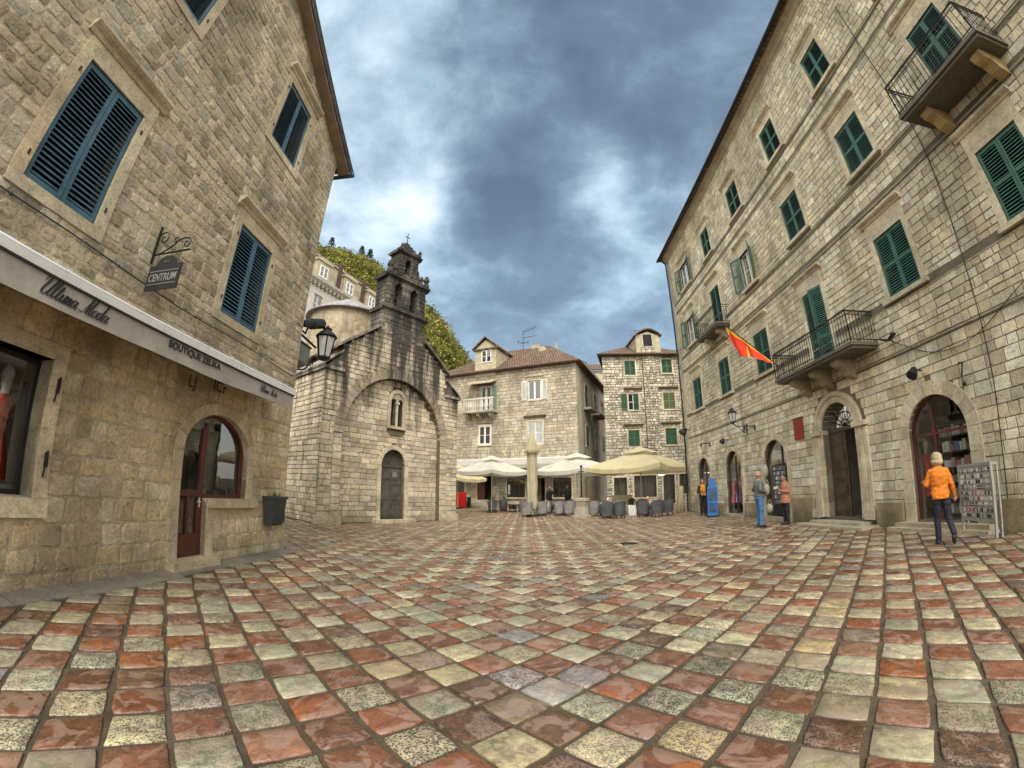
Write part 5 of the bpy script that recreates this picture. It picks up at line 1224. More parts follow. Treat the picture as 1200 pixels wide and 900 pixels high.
# ------------------------------------------------------------------ hills
def hills():
    prof = [(-75, .50), (-45, .56), (-34, .585), (-29, .592), (-25, .593), (-20.6, .573), (-16, .52), (-12.45, .465), (-10.3, .43), (-8.5, .385), (-7, .345), (-5.7, .30), (-4, .22), (-2, .10), (4, .02)]
    def tan_at(az):
        for (x0, y0), (x1, y1) in zip(prof, prof[1:]):
            if x0 <= az <= x1: return y0 + (y1 - y0) * (az - x0) / (x1 - x0)
        return 0
    def H(az, r):
        f = min(1, max(0, (r - 62) / 78)); s = f ** .8 if r < 140 else 1 - (r - 140) / 400
        z = (tan_at(az) * 140 + 1) * s
        n = mnoise.fractal(V((r * sin(R_(az)) * .03, r * cos(R_(az)) * .03, 0)), 1.0, 2.0, 4) * 7 * min(1, f * 2) * (1 if r < 132 else .3)
        return max(-1, z - 3.2 + n * .5)
    m = MB(); az = [-75 + 1.0 * k for k in range(80)]; rs = [56, 62, 68, 74, 80, 86, 92, 98, 104, 110, 116, 122, 128, 134, 140, 160, 200]
    vs = [V((r * sin(R_(a)), r * cos(R_(a)), H(a, r))) for r in rs for a in az]; na = len(az)
    m.mesh(vs, [(i * na + j, i * na + j + 1, (i + 1) * na + j + 1, (i + 1) * na + j) for i in range(len(rs) - 1) for j in range(na - 1)])
    tag(m.build('hills', M_earth, smooth=True), kind='structure')
    # tree cover
    m = MB(); cols = [(.18, .18, .045), (.14, .15, .035), (.24, .22, .055), (.08, .095, .028), (.27, .24, .07), (.05, .065, .02), (.16, .15, .05)]
    def crown(p, R, c, n):
        for _ in range(n):
            d = V((random.gauss(0, 1), random.gauss(0, 1), random.gauss(0, .9))).normalized(); rr = R * (rnd() ** .4)
            q = p + V((d.x * rr, d.y * rr, d.z * rr * ru(.7, 1.6))); s = ru(.16, .46) * (R / 2.2) ** .5
            t1 = V((ru(-1, 1), ru(-1, 1), ru(-1, .4))).normalized(); t2 = t1.cross(d).normalized()
            m.quad([q - t1 * s, q + t2 * s * .8, q + t1 * s, q - t2 * s * .8], vary(c, .35, .08))
    cnt = 0
    for _ in range(8200):
        a = ru(-50, -1); r = ru(80, 143); z = H(a, r)
        if z < 8: continue
        g = mnoise.noise(V((a * .25, r * .05, 5)))
        if g < -.25 and rnd() < .6: continue
        p = V((r * sin(R_(a)), r * cos(R_(a)), z + 1.2)); R = ru(.7, 1.5) if rnd() < .7 else ru(1.5, 2.6); c = random.choice(cols); crown(p, R, c, (26 if R < 1.5 else 44) if a > -32 else 8); cnt += 1
    tag(m.build('hill_woodland', M_leaf), 'steep hillside covered in yellow-green trees behind the church', 'woodland', kind='stuff')
    for a, r in ((-27.4, 141), (-22.8, 141), (-21.5, 141), (-17.5, 138)):   # single dark trees on the crest
        z = H(a, r); p = V((r * sin(R_(a)), r * cos(R_(a)), z + 1)); t = thing('pine_tree', p, {0: 'dark conifer on the bare crest of the hill nearest the left house', 1: 'dark rounded conifer on the hill crest, left one of the close pair', 2: 'dark rounded conifer on the hill crest, right one of the close pair', 3: 'small dark conifer lower on the crest, just left of the bell gable'}[[-27.4, -22.8, -21.5, -17.5].index(a)], 'tree')
        m = MB(); m.tube([p - V((0, 0, 1)), p + V((0, 0, 5))], [.3, .08], 6, c=(.05, .04, .03)); m.build('trunk', M_wood, t)
        m = MB()
        for k in range(500): f = rnd(); h = 1 + 5 * f; rr = (1 - f * .75) * 2.0 * rnd() ** .5; t_ = ru(0, 6.28); q = p + V((rr * cos(t_), rr * sin(t_), h)); s = .35; m.quad([q + V((ru(-s, s), ru(-s, s), ru(-s, s))) for _ in range(3)], vary((.03, .045, .02), .3))
        m.build('crown', M_leaf, t)
hills()

# ------------------------------------------------------------------ fittings on the right palace
def palace_fittings():
    F = RW
    G = sub(F, 16.55, 0, 0, F.N, F.U)
    lb = G(.66, 3.92, 0); Lm = lantern('wall_lantern', lb, .62, .36, 'black iron street lantern on a scrolled bracket on the palace wall between two shop arches', 'iron street lanterns')
    mb = MB(); mb.tube([G(0, 3.75, 0), G(.5, 3.75, 0), G(.66, 3.86, 0)], .02, 6); mb.box(G, 0, .03, 3.4, 3.85, -.03, .03); mb.tube(spiral(G, .16, 3.58, 0, .12, .02, 1.5, 8), .012, 5); mb.tube(curve_pts([G(.02, 3.45, 0), G(.2, 3.5, 0), G(.4, 3.7, 0)]), .014, 5)
    mb.build('bracket', M_iron, Lm)
    def spot(s, z, r, label, arm=.25):
        t = thing('floodlight', F(s, z, .1), label, 'lamp'); mb = MB(); mb.tube([F(s, z, 0), F(s, z, arm)], .018, 6); mb.build('bracket', M_iron, t)
        mb = MB(); mb.tube([F(s, z + r * .3, arm), F(s, z - r * .6, arm + r * .7), F(s, z - r * 1.0, arm + r * 1.1)], [r * .55, r * .95, r * 1.05], 10); mb.build('housing', M_iron, t)
    spot(7.42, 3.55, .13, 'round black wall spotlight above the arch of the orange-lit shop, nearest one'); spot(18.45, 3.42, .12, 'small black wall spotlight below the palace lantern'); spot(23.3, 4.6, .22, 'dark dish-shaped lamp beside the downpipe at the far palace corner', .3)
    t = thing('wing_lamp', F(8.0, 4.45, .1), 'small winged floodlight with a trailing cable, above the ground-floor string course of the palace', 'lamp')
    mb = MB(); mb.tube([F(8.1, 4.46, 0), F(8.0, 4.5, .25)], .018, 5); mb.build('bracket', M_iron, t)
    mb = MB(); 
    for sg in (-1, 1): mb.hexa([F(8.0, 4.44, .22), F(8.0 + sg * .05, 4.44, .34), F(8.0 + sg * .24, 4.54, .36), F(8.0 + sg * .22, 4.54, .2), F(8.0, 4.5, .22), F(8.0 + sg * .05, 4.5, .34), F(8.0 + sg * .24, 4.58, .36), F(8.0 + sg * .22, 4.58, .2)], (1, 1, 1))
    mb.build('housing', M_iron, t)
    mb = MB(); mb.tube(curve_pts([F(8.0, 4.42, .12), F(7.6, 4.17, .06), F(7.0, 3.85, .05), F(6.2, 3.74, .05), F(5.5, 3.9, .05), F(4.5, 4.33, .06), F(2, 5.25, .06), F(-1, 6.1, .06)]), .010, 5)
    tag(mb.build('sagging_cable', M_ink), 'thin black cable sagging across the palace wall from the winged floodlight', 'cable')
    mb = MB(); pts = curve_pts([F(5.35, 13.7, .04), F(5.41, 11.4, .04), F(5.33, 9.4, .05), F(5.33, 8.0, .05), F(5.5, 5.5, .05), F(5.57, 3.9, .05), F(5.62, 2.75, .05), F(5.69, 1.7, .05), F(5.72, .05, .05)]); mb.tube(pts, .012, 5)
    for p in pts[::5]: mb.sphere(p, .022, 6)
    tag(mb.build('vertical_cable', M_ink), 'black cable running down the full height of the palace wall near the postcard rack', 'cable')
    for b, lab in ((4.11, 'black cable clipped under the lowest string course of the palace'), (7.90, 'black cable clipped under the second-floor sill course of the palace'), (12.27, 'black cable clipped under the top-floor string course of the palace')):
        mb = MB(); mb.tube([F(-3 + k * 1.5, b - .035 + ru(-.012, .012), .045) for k in range(18)], .009, 5); tag(mb.build('wall_cable', M_ink), lab, 'cable', 'cables along the palace string courses')
    for (s, z, lab) in ((15.9, 3.6, 'short dark iron arm on the palace wall right of the lantern'), (20.6, 3.45, 'thin dark iron arm above the farthest palace shop arch')):
        t = thing('iron_arm', F(s, z, .1), lab, 'bracket', 'bare iron arms on the palace wall'); mb = MB(); mb.tube([F(s, z + .05, 0), F(s, z + .05, .5)], .022, 6); mb.build('arm', M_iron, t)
        mb = MB(); mb.box(F, s - .05, s + .05, z - .12, z + .1, 0, .03); mb.build('wall_plate', M_iron, t)
        mb = MB(); mb.tube([F(s, z + .05, .5), F(s, z - .1, .52)], .04, 6); mb.build('tip', M_iron, t)
    t = thing('camera_fixture', F(6.32, 3.1, .1), 'small dark pipe fixture with a knob on the palace wall above the souvenir rack', 'fixture')
    mb = MB(); mb.tube([F(6.35, 3.42, .03), F(6.2, 3.38, .12), F(6.3, 3.1, .1), F(6.28, 2.98, .1)], .018, 5); mb.build('pipe', M_iron, t)
    mb = MB(); mb.sphere(F(6.28, 2.95, .1), (.05, .05, .045), 8); mb.build('knob', M_iron, t)
    t = thing('red_wall_sign', F(12.8, 3.05, .1), 'small dark-red banner sign beside the main portal of the palace', 'sign'); mb = MB()
    mb.hexa([F(12.53, 2.70, .06), F(13.07, 2.70, .06), F(13.07, 2.70, .075), F(12.53, 2.70, .075), F(12.53, 3.40, .06), F(13.07, 3.40, .06), F(13.07, 3.40, .075), F(12.53, 3.40, .075)]); bd = mb.build('panel', mat_simple('dark_red_panel', (.25, .022, .02), .5, var=.12), t)
    mb = MB(); mb.tube([F(12.48, 3.42, .07), F(13.15, 3.42, .07)], .018, 6); mb.tube([F(12.8, 3.42, 0), F(12.8, 3.42, .07)], .014, 5); mb.build('rod', M_iron, t)
    mb = MB(); c = F(12.8, 3.12, .078)
    mb.tube([F(12.8 + .11 * cos(k * .5236), 3.16 + .11 * sin(k * .5236), .078) for k in range(13)], .006, 4); mb.build('emblem', mat_simple('pale_red_emblem', (.42, .10, .08), .5), bd)
    # flag on a slanting pole
    p0, p1 = F(12.42, 5.2, .93), F(14.85, 7.46, 1.32); t = thing('flag', p0, 'red flag with golden-yellow border hanging from a slanting pole off the main balcony', 'flag')
    mb = MB(); mb.tube([p0 - (p1 - p0) * .06, p1 + (p1 - p0) * .02], .02, 6); mb.sphere(p1 + (p1 - p0) * .03, .045, 8); mb.build('pole', M_iron, t)
    red = mat_simple('flag_cloth', (1, 1, 1), .8, var=.05, use_attr=True); mb = MB(); nu, nv = 26, 12
    bot = [(0.0, 12.50, 5.27), (.22, 12.95, 5.50), (.45, 13.42, 5.72), (.62, 13.75, 5.86), (.78, 14.25, 5.98), (.92, 14.62, 6.62), (1.0, 14.83, 7.40)]
    def B(u):
        for (u0, s0, z0), (u1, s1, z1) in zip(bot, bot[1:]):
            if u <= u1: f = (u - u0) / (u1 - u0); return s0 + (s1 - s0) * f, z0 + (z1 - z0) * f
        return bot[-1][1:]
    def P(u, v):
        a = p0 + (p1 - p0) * u; s, z = B(u); b = F(s, z, 1.15 + .1 * u); q = a.lerp(b, v); return q + F.N * (.07 * sin(u * 17 + v * 3) * v) + F.U * (.03 * sin(v * 9 + u * 5) * v)
    for i in range(nu):
        for j in range(nv):
            u, v = i / nu, j / nv; edge = v < .10 or u > .95 or (v > .93 and u < .9); c = (.80, .50, .02) if edge else (.78, .045, .01)
            if .52 < u < .57 and v > .3: c = (.80, .45, .02)
            mb.quad([P(u, v), P(u + 1 / nu, v), P(u + 1 / nu, v + 1 / nv), P(u, v + 1 / nv)], c)
    mb.build('cloth', red, t, smooth=True)
palace_fittings()

# ------------------------------------------------------------------ people
def solid(mb, name, mats, voxel, parent, wr=0.0, smooth_it=3):
    me = bpy.data.meshes.new('t'); me.from_pydata([tuple(p) for p in mb.v], [], mb.f)
    bm = bmesh.new(); bm.from_mesh(me); bmesh.ops.recalc_face_normals(bm, faces=bm.faces); bm.to_mesh(me); bm.free()
    o = bpy.data.objects.new('t', me); col.objects.link(o)
    r = o.modifiers.new('r', 'REMESH'); r.mode = 'VOXEL'; r.voxel_size = voxel; r.use_smooth_shade = True
    s = o.modifiers.new('s', 'SMOOTH'); s.factor = .5; s.iterations = smooth_it
    dg = bpy.context.evaluated_depsgraph_get(); m2 = bpy.data.meshes.new_from_object(o.evaluated_get(dg)); bpy.data.objects.remove(o)
    if wr:
        for v in m2.vertices:
            n = mnoise.noise(V((v.co.x * 9, v.co.y * 9, v.co.z * 16))) + .5 * mnoise.noise(v.co * 30)
            v.co += v.normal * wr * n
    m2.materials.clear(); m2.materials.append(mats); m2.name = name
    for p in m2.polygons: p.use_smooth = True
    ob = bpy.data.objects.new(name, m2); col.objects.link(ob); ob.parent = parent; return ob
def cap(mb, p, q, r0, r1, seg=10):
    mb.tube([p, q], [r0, r1], seg); mb.sphere(p, r0 * 1.0, seg); mb.sphere(q, r1 * 1.0, seg)
def chain(mb, pts, rs, seg=10):
    for a, b, r0, r1 in zip(pts, pts[1:], rs, rs[1:]): cap(mb, a, b, r0, r1, seg)
def hand(mb, w, d, side, curl=.5, k=1.0):
    w = V(w); d = V(d).normalized(); s = V(side).normalized(); n = d.cross(s).normalized(); s = n.cross(d)
    mb.sphere(w + d * .045 * k, (.042 * k, .042 * k, .042 * k), 8)
    for i in range(4):
        o = (i - 1.5) * .019 * k; ln = (.034, .040, .037, .028)[i] * k
        a = w + d * .075 * k + s * o; b = a + (d * cos(curl * .6) + n * sin(curl * .6)) * ln; c = b + (d * cos(curl * 1.6) + n * sin(curl * 1.6)) * ln * .8
        cap(mb, w + d * .03 * k + s * o * .6, a, .012 * k, .010 * k, 6); cap(mb, a, b, .0098 * k, .009 * k, 6); cap(mb, b, c, .009 * k, .0078 * k, 6)
    a = w + d * .02 * k - s * .03 * k; b = a + (d * .6 - s * .7 + n * .3).normalized() * .038 * k; c = b + (d * .9 + n * .3).normalized() * .03 * k
    cap(mb, w + d * .01 * k, a, .016 * k, .014 * k, 6); cap(mb, a, b, .013 * k, .011 * k, 6); cap(mb, b, c, .011 * k, .009 * k, 6)
M_skin = mat_simple('skin', (.42, .22, .15), .55, var=.08)
def person(loc, az, H, J, top, bottom, shoes, hair, label, group=None, voxel=.010, girth=1.0, belly=0, coat=None, female=False, extra=None, hairstyle='short', skirt=False, top_len=.86):
    t = thing('person', loc, label, 'person', group); k = H / 1.70; S = lambda p: V(p) * k
    t.rotation_euler = (0, 0, -R_(az))
    j = dict(neck=(0, 0, 1.44), head=(0, .02, 1.575), hipL=(-.085, 0, .90), hipR=(.085, 0, .90), kneeL=(-.095, .02, .49), kneeR=(.095, .02, .49), ankL=(-.10, -.01, .085), ankR=(.10, -.01, .085), toeL=(-.115, .14, .03), toeR=(.115, .14, .03), shL=(-.155, 0, 1.36), shR=(.155, 0, 1.36), elL=(-.215, -.03, 1.09), elR=(.215, -.03, 1.09), wrL=(-.23, .06, .86), wrR=(.23, .06, .86), handL=None, handR=None); j.update(J)
    j = {a: (S(b) if b is not None else None) for a, b in j.items()}
    for s in 'LR':
        if j['hand' + s] is None: j['hand' + s] = j['wr' + s] + (j['wr' + s] - j['el' + s]).normalized()
    sw = .9 if female else 1.0
    def torso(mb, inf, z0=.84, z1=1.46, seg=14):
        prof = [(.84, .165, .115), (.92, .168, .12), (1.0, .150, .108), (1.08, .145, .105), (1.18, .160, .115), (1.28, .175, .118), (1.36, .165, .10), (1.42, .10, .075), (1.46, .06, .058)]
        if coat: prof = [(coat, .205, .165), (.86, .20, .155), (.94, .19, .145)] + [p for p in prof if p[0] > .95]
        vs = []; pr = [p for p in prof if z0 - .001 <= p[0] <= z1 + .001]; lean = j.get('lean', V((0, 0, 0)))
        for z, a, b in pr:
            a = (a * sw + inf) * girth; b = (b + inf) * girth; bb = belly * math.exp(-((z - 1.02) / .13) ** 2)
            for q in range(seg): th = 2 * pi * q / seg; vs.append(V((a * cos(th), (b + (bb if sin(th) > 0 else 0)) * sin(th), z)) * k)
        n = len(pr); fs = [(i * seg + q, i * seg + (q + 1) % seg, (i + 1) * seg + (q + 1) % seg, (i + 1) * seg + q) for i in range(n - 1) for q in range(seg)] + [tuple(range(seg))[::-1], tuple((n - 1) * seg + q for q in range(seg))]
        mb.mesh(vs, fs)
    # body
    mb = MB(); torso(mb, 0); cap(mb, j['neck'] - S((0, 0, .04)), j['head'] - S((0, .01, .05)), .052 * k, .05 * k)
    hc = j['head']; mb.sphere(hc + S((0, 0, .01)), (.077 * k, .095 * k, .112 * k), 16); mb.sphere(hc + S((0, .03, -.055)), (.056 * k, .06 * k, .06 * k), 12)
    mb.sphere(hc + S((0, .10, -.015)), (.014 * k, .022 * k, .022 * k), 8); mb.sphere(hc + S((0, .088, -.055)), (.026 * k, .012 * k, .010 * k), 8)
    for s in (-1, 1): mb.sphere(hc + S((s * .078, .0, -.005)), (.012 * k, .02 * k, .03 * k), 8); mb.sphere(hc + S((s * .03, .082, .022)), (.022 * k, .014 * k, .012 * k), 8)
    for s in 'LR':
        chain(mb, [j['sh' + s], j['el' + s], j['wr' + s]], [.052 * k, .038 * k, .027 * k]); hand(mb, j['wr' + s], j['hand' + s] - j['wr' + s], (V((1, 0, 0)) if s == 'R' else V((-1, 0, 0))) * -1, .6, k)
        chain(mb, [j['hip' + s], j['knee' + s], j['ank' + s]], [.082 * k, .054 * k, .038 * k]); chain(mb, [j['ank' + s], j['toe' + s]], [.038 * k, .028 * k])
    solid(mb, 'body', M_skin, voxel, t, 0, 2)
    for s in (-1, 1): mb = MB(); mb.sphere(hc + S((s * .03, .089, .008)), .009 * k, 8); mb.build('eye', M_dark, t, off=False)
    mb = MB(); torso(mb, .016, top_len if not coat else coat, 1.42)
    for s in 'LR': chain(mb, [j['sh' + s], j['el' + s], j['wr' + s] + (j['el' + s] - j['wr' + s]) * .08], [.062 * k, .054 * k, .042 * k])
    mb.tube([j['neck'] - S((0, 0, .10)), j['neck'] - S((0, 0, .03)), j['neck'] + S((0, -.005, .045))], [.125 * k, .085 * k, .068 * k], 12)
    solid(mb, 'jacket', top, voxel, t, .013)
    mb = MB(); torso(mb, .006, .84, 1.0)
    if skirt: mb.tube([S((0, 0, .9)), S((0, 0, .35))], [.17 * k, .24 * k], 14)
    for s in 'LR': chain(mb, [j['hip' + s], j['knee' + s], j['ank' + s] + S((0, 0, .02))], [.10 * k * girth, .070 * k, .056 * k])
    solid(mb, 'skirt' if skirt else 'trousers', bottom, voxel, t, .011)
    for s in 'LR':
        mb = MB(); a, b = j['ank' + s], j['toe' + s]; chain(mb, [a - S((0, .0, .02)), a + (b - a) * .5 + S((0, 0, -.005)), b], [.05 * k, .046 * k, .036 * k], 10); heel = a + (a - b) * .25; heel.z = a.z - .045 * k; cap(mb, heel, a - S((0, 0, .03)), .036 * k, .04 * k)
        solid(mb, 'shoe', shoes, voxel, t)
    mb = MB()
    if hairstyle == 'bob':
        mb.sphere(hc + S((0, -.022, .018)), (.113 * k, .124 * k, .128 * k), 16); mb.sphere(hc + S((0, -.04, -.045)), (.126 * k, .108 * k, .085 * k), 14)
    elif hairstyle == 'bald': 
        mb.sphere(hc + S((0, -.045, -.01)), (.089 * k, .072 * k, .055 * k), 12)
    else:
        mb.sphere(hc + S((0, -.025, .04)), (.094 * k, .106 * k, .108 * k), 14); mb.sphere(hc + S((0, -.065, -.03)), (.082 * k, .055 * k, .075 * k), 10)
    solid(mb, 'hair', hair, voxel, t, .010)
    if extra: extra(t, j, k)
    return t
def hairm(n, c): return mat_simple(n, c, .6, var=.45, bump=.5, bscale=120)
def people():
    cl = lambda n, c, r=.8: mat_simple(n, c, r, var=.14, bump=.15, bscale=60)
    org = cl('orange_fleece', (.68, .20, .014)); navy = cl('navy_trousers', (.014, .014, .024)); shoe = cl('dark_shoes', (.03, .028, .028), .5); blond = hairm('blond_hair', (.44, .36, .21)); grey = cl('grey_jacket', (.12, .125, .13)); jean = cl('blue_jeans', (.06, .17, .36)); tan = cl('tan_coat', (.42, .20, .12)); dark = cl('dark_cloth', (.02, .02, .026)); brown = cl('dark_brown_hair', (.03, .022, .018)); ghair = cl('grey_hair', (.25, .23, .21))
    person((7.62, 5.74, 0), 40, 1.64, dict(lean=(0, 0, 0), hipR=(.085, 0, .9), kneeL=(-.08, .05, .49), ankL=(-.08, .03, .085), toeL=(-.09, .18, .03), kneeR=(.12, -.02, .50), ankR=(.14, -.28, .20), toeR=(.16, -.20, .045), shL=(-.150, .01, 1.35), elL=(-.25, .02, 1.12), wrL=(-.24, .21, 1.16), shR=(.150, 0, 1.35), elR=(.225, -.05, 1.10), wrR=(.27, .03, .86)),
           org, navy, shoe, blond, 'blond woman in a bright orange jacket and navy trousers walking past the nearest shop arch', voxel=.009, female=True, hairstyle='bob', girth=1.14, top_len=.84)
    def phone(t, j, k):
        m = MB(); p = j['wrR'] + V((0, .10, .03)); m.box(world_frame, p.x - .06, p.x + .06, p.z - .02, p.z + .06, p.y - .01, p.y + .03); m.build('held_paper', M_white, t, off=False)
    person((7.75, 12.46, 0), 97, 1.78, dict(kneeL=(-.09, .03, .49), elL=(-.26, -.06, 1.12), elR=(.26, -.06, 1.12), wrL=(-.10, .19, 1.02), wrR=(.10, .19, 1.02), handL=(.0, .23, .98), handR=(.0, .23, .96)), grey, jean, shoe, ghair, 'balding man in a grey jacket and blue jeans standing with hands folded over his belly', voxel=.010, belly=.07, girth=1.08, hairstyle='bald', top_len=.88)
    person((8.80, 12.50, 0), -88, 1.62, dict(elL=(-.22, -.01, 1.10), elR=(.22, -.01, 1.10), wrL=(-.12, .21, 1.14), wrR=(.08, .24, 1.20)), tan, dark, shoe, brown, 'woman in a tan coat and dark trousers facing the balding man, hands raised before her', voxel=.010, coat=.72, girth=1.05, female=True, extra=phone, hairstyle='short')
    def scarf(t, j, k):
        m = MB(); n = j['neck']
        m.tube([n + V((.08 * cos(a), .09 * sin(a), -.03)) for a in [2 * pi * q / 10 for q in range(11)]], .045, 8)
        m.tube([n + V((-.05, .1, -.04)), n + V((-.04, .16, -.25)), n + V((-.03, .15, -.48))], [.07, .09, .10], 8); m.tube([n + V((.07, .09, -.04)), n + V((.06, .15, -.22)), n + V((.05, .15, -.38))], [.06, .07, .07], 8); m.build('scarf', cl('amber_scarf', (.55, .24, .02)), t, off=False, smooth=True)
        m = MB(); m.box(world_frame, -.13, .07, .95, 1.08, .17, .23); m.build('held_bag', cl('yellow_bag', (.45, .36, .10)), t, off=False)
    person((9.02, 19.5, 0), 200, 1.74, dict(elL=(-.24, .0, 1.1), elR=(.24, .0, 1.1), wrL=(-.10, .18, 1.02), wrR=(.10, .18, 1.02)), dark, navy, shoe, cl('auburn_hair', (.16, .06, .03)), 'person in dark clothes with a long amber scarf standing beside the blue board', voxel=.013, extra=scarf, skirt=False)
    person((2.5, 29.0, .0), 175, 1.78, dict(elL=(-.26, .05, 1.15), wrL=(-.16, .26, 1.12)), dark, dark, shoe, brown, 'standing figure in black behind the cafe tables, left one of two under the parasols', voxel=.02)
    person((3.7, 29.0, .0), 205, 1.85, dict(elR=(.27, .03, 1.12), wrR=(.15, .25, 1.05)), cl('charcoal_cloth', (.035, .04, .05)), dark, shoe, brown, 'taller standing figure in charcoal behind the cafe tables, right one of two under the parasols', voxel=.02)
    seat = dict(hipL=(-.09, 0, .5), hipR=(.09, 0, .5))
people()

# ------------------------------------------------------------------ cafe terrace
M_wick = mat_simple('grey_wicker', (.27, .26, .26), .8, var=.3, bump=.6, bscale=45)
M_wick2 = mat_simple('dark_wicker', (.085, .092, .105), .8, var=.3, bump=.6, bscale=45)
M_cush = mat_simple('beige_cushion', (.42, .36, .24), .9, var=.15)
M_cloth_w = None
def mat_cloth(name, c):
    m, nt, out = nodes_of(name); d = N(nt, 'ShaderNodeBsdfDiffuse'); t = N(nt, 'ShaderNodeBsdfTranslucent')
    x = mixc(nt, 1.0, (c[0], c[1], c[2]), ramp(nt, noise_t(nt, pos(nt), 1.6, 5, .6), [(0.3, .85), (0.7, 1.1)]).outputs[0], 'MULTIPLY')
    L(nt, x, d.inputs[0]); L(nt, x, t.inputs[0]); mx = N(nt, 'ShaderNodeMixShader'); mx.inputs[0].default_value = .35; L(nt, d.outputs[0], mx.inputs[1]); L(nt, t.outputs[0], mx.inputs[2]); L(nt, mx.outputs[0], out.inputs[0]); return m
M_cw = mat_cloth('white_canvas', (.72, .70, .62)); M_cc = mat_cloth('cream_canvas', (.66, .60, .38)); M_cf = mat_cloth('folded_canvas', (.58, .53, .37))
def make_chair(wm):
    t = thing('wicker_armchair', (0, 0, 0), 'x', 'chair')
    mb = MB(); seg = 14; vs = []
    for (dz, rr) in ((0, 0), (1, 0), (1, 1), (0, 1)):
        pass
    a0, a1 = R_(-35), R_(215); prof = lambda u: .60 + .26 * max(0, sin(pi * min(1, max(0, (u - .12) / .76)))) ** .6
    for i in range(seg):
        for (ra, rb) in ((.30, .34),):
            u0, u1 = i / seg, (i + 1) / seg; t0, t1 = a0 + (a1 - a0) * u0, a0 + (a1 - a0) * u1
            P = lambda th, r, z: V((r * cos(th), r * sin(th), z)); h0, h1 = prof(u0), prof(u1)
            mb.hexa([P(t0, .24, .16), P(t1, .24, .16), P(t1, .28, .16), P(t0, .28, .16), P(t0, .31, h0), P(t1, .31, h1), P(t1, .36, h1), P(t0, .36, h0)])
    mb.build('backrest', wm, t, off=False)
    mb = MB(); mb.lathe((0, 0, 0), [(0, .16), (.25, .16), (.285, .38), (.28, .40), (0, .40)], 14); mb.build('seat', wm, t, off=False)
    mb = MB(); mb.lathe((0, 0, 0), [(0, .40), (.27, .405), (.285, .44), (.26, .475), (0, .48)], 14); mb.build('cushion', M_cush, t, off=False, smooth=True)
    for sx in (-1, 1):
        for sy in (-1, 1): mb = MB(); mb.tube([V((sx * .19, sy * .19, .14)), V((sx * .21, sy * .21, 0))], [.03, .02], 6); mb.build('leg', M_iron, t, off=False)
    return t
def dup(root, loc, rz, label, group):
    r = root.copy(); col.objects.link(r); r.location = loc; r.rotation_euler = (0, 0, rz); r['label'] = label
    if group: r['group'] = group
    for ch in list(root.children):
        c = ch.copy(); col.objects.link(c); c.parent = r
        for g in ch.children: d = g.copy(); col.objects.link(d); d.parent = c
    return r
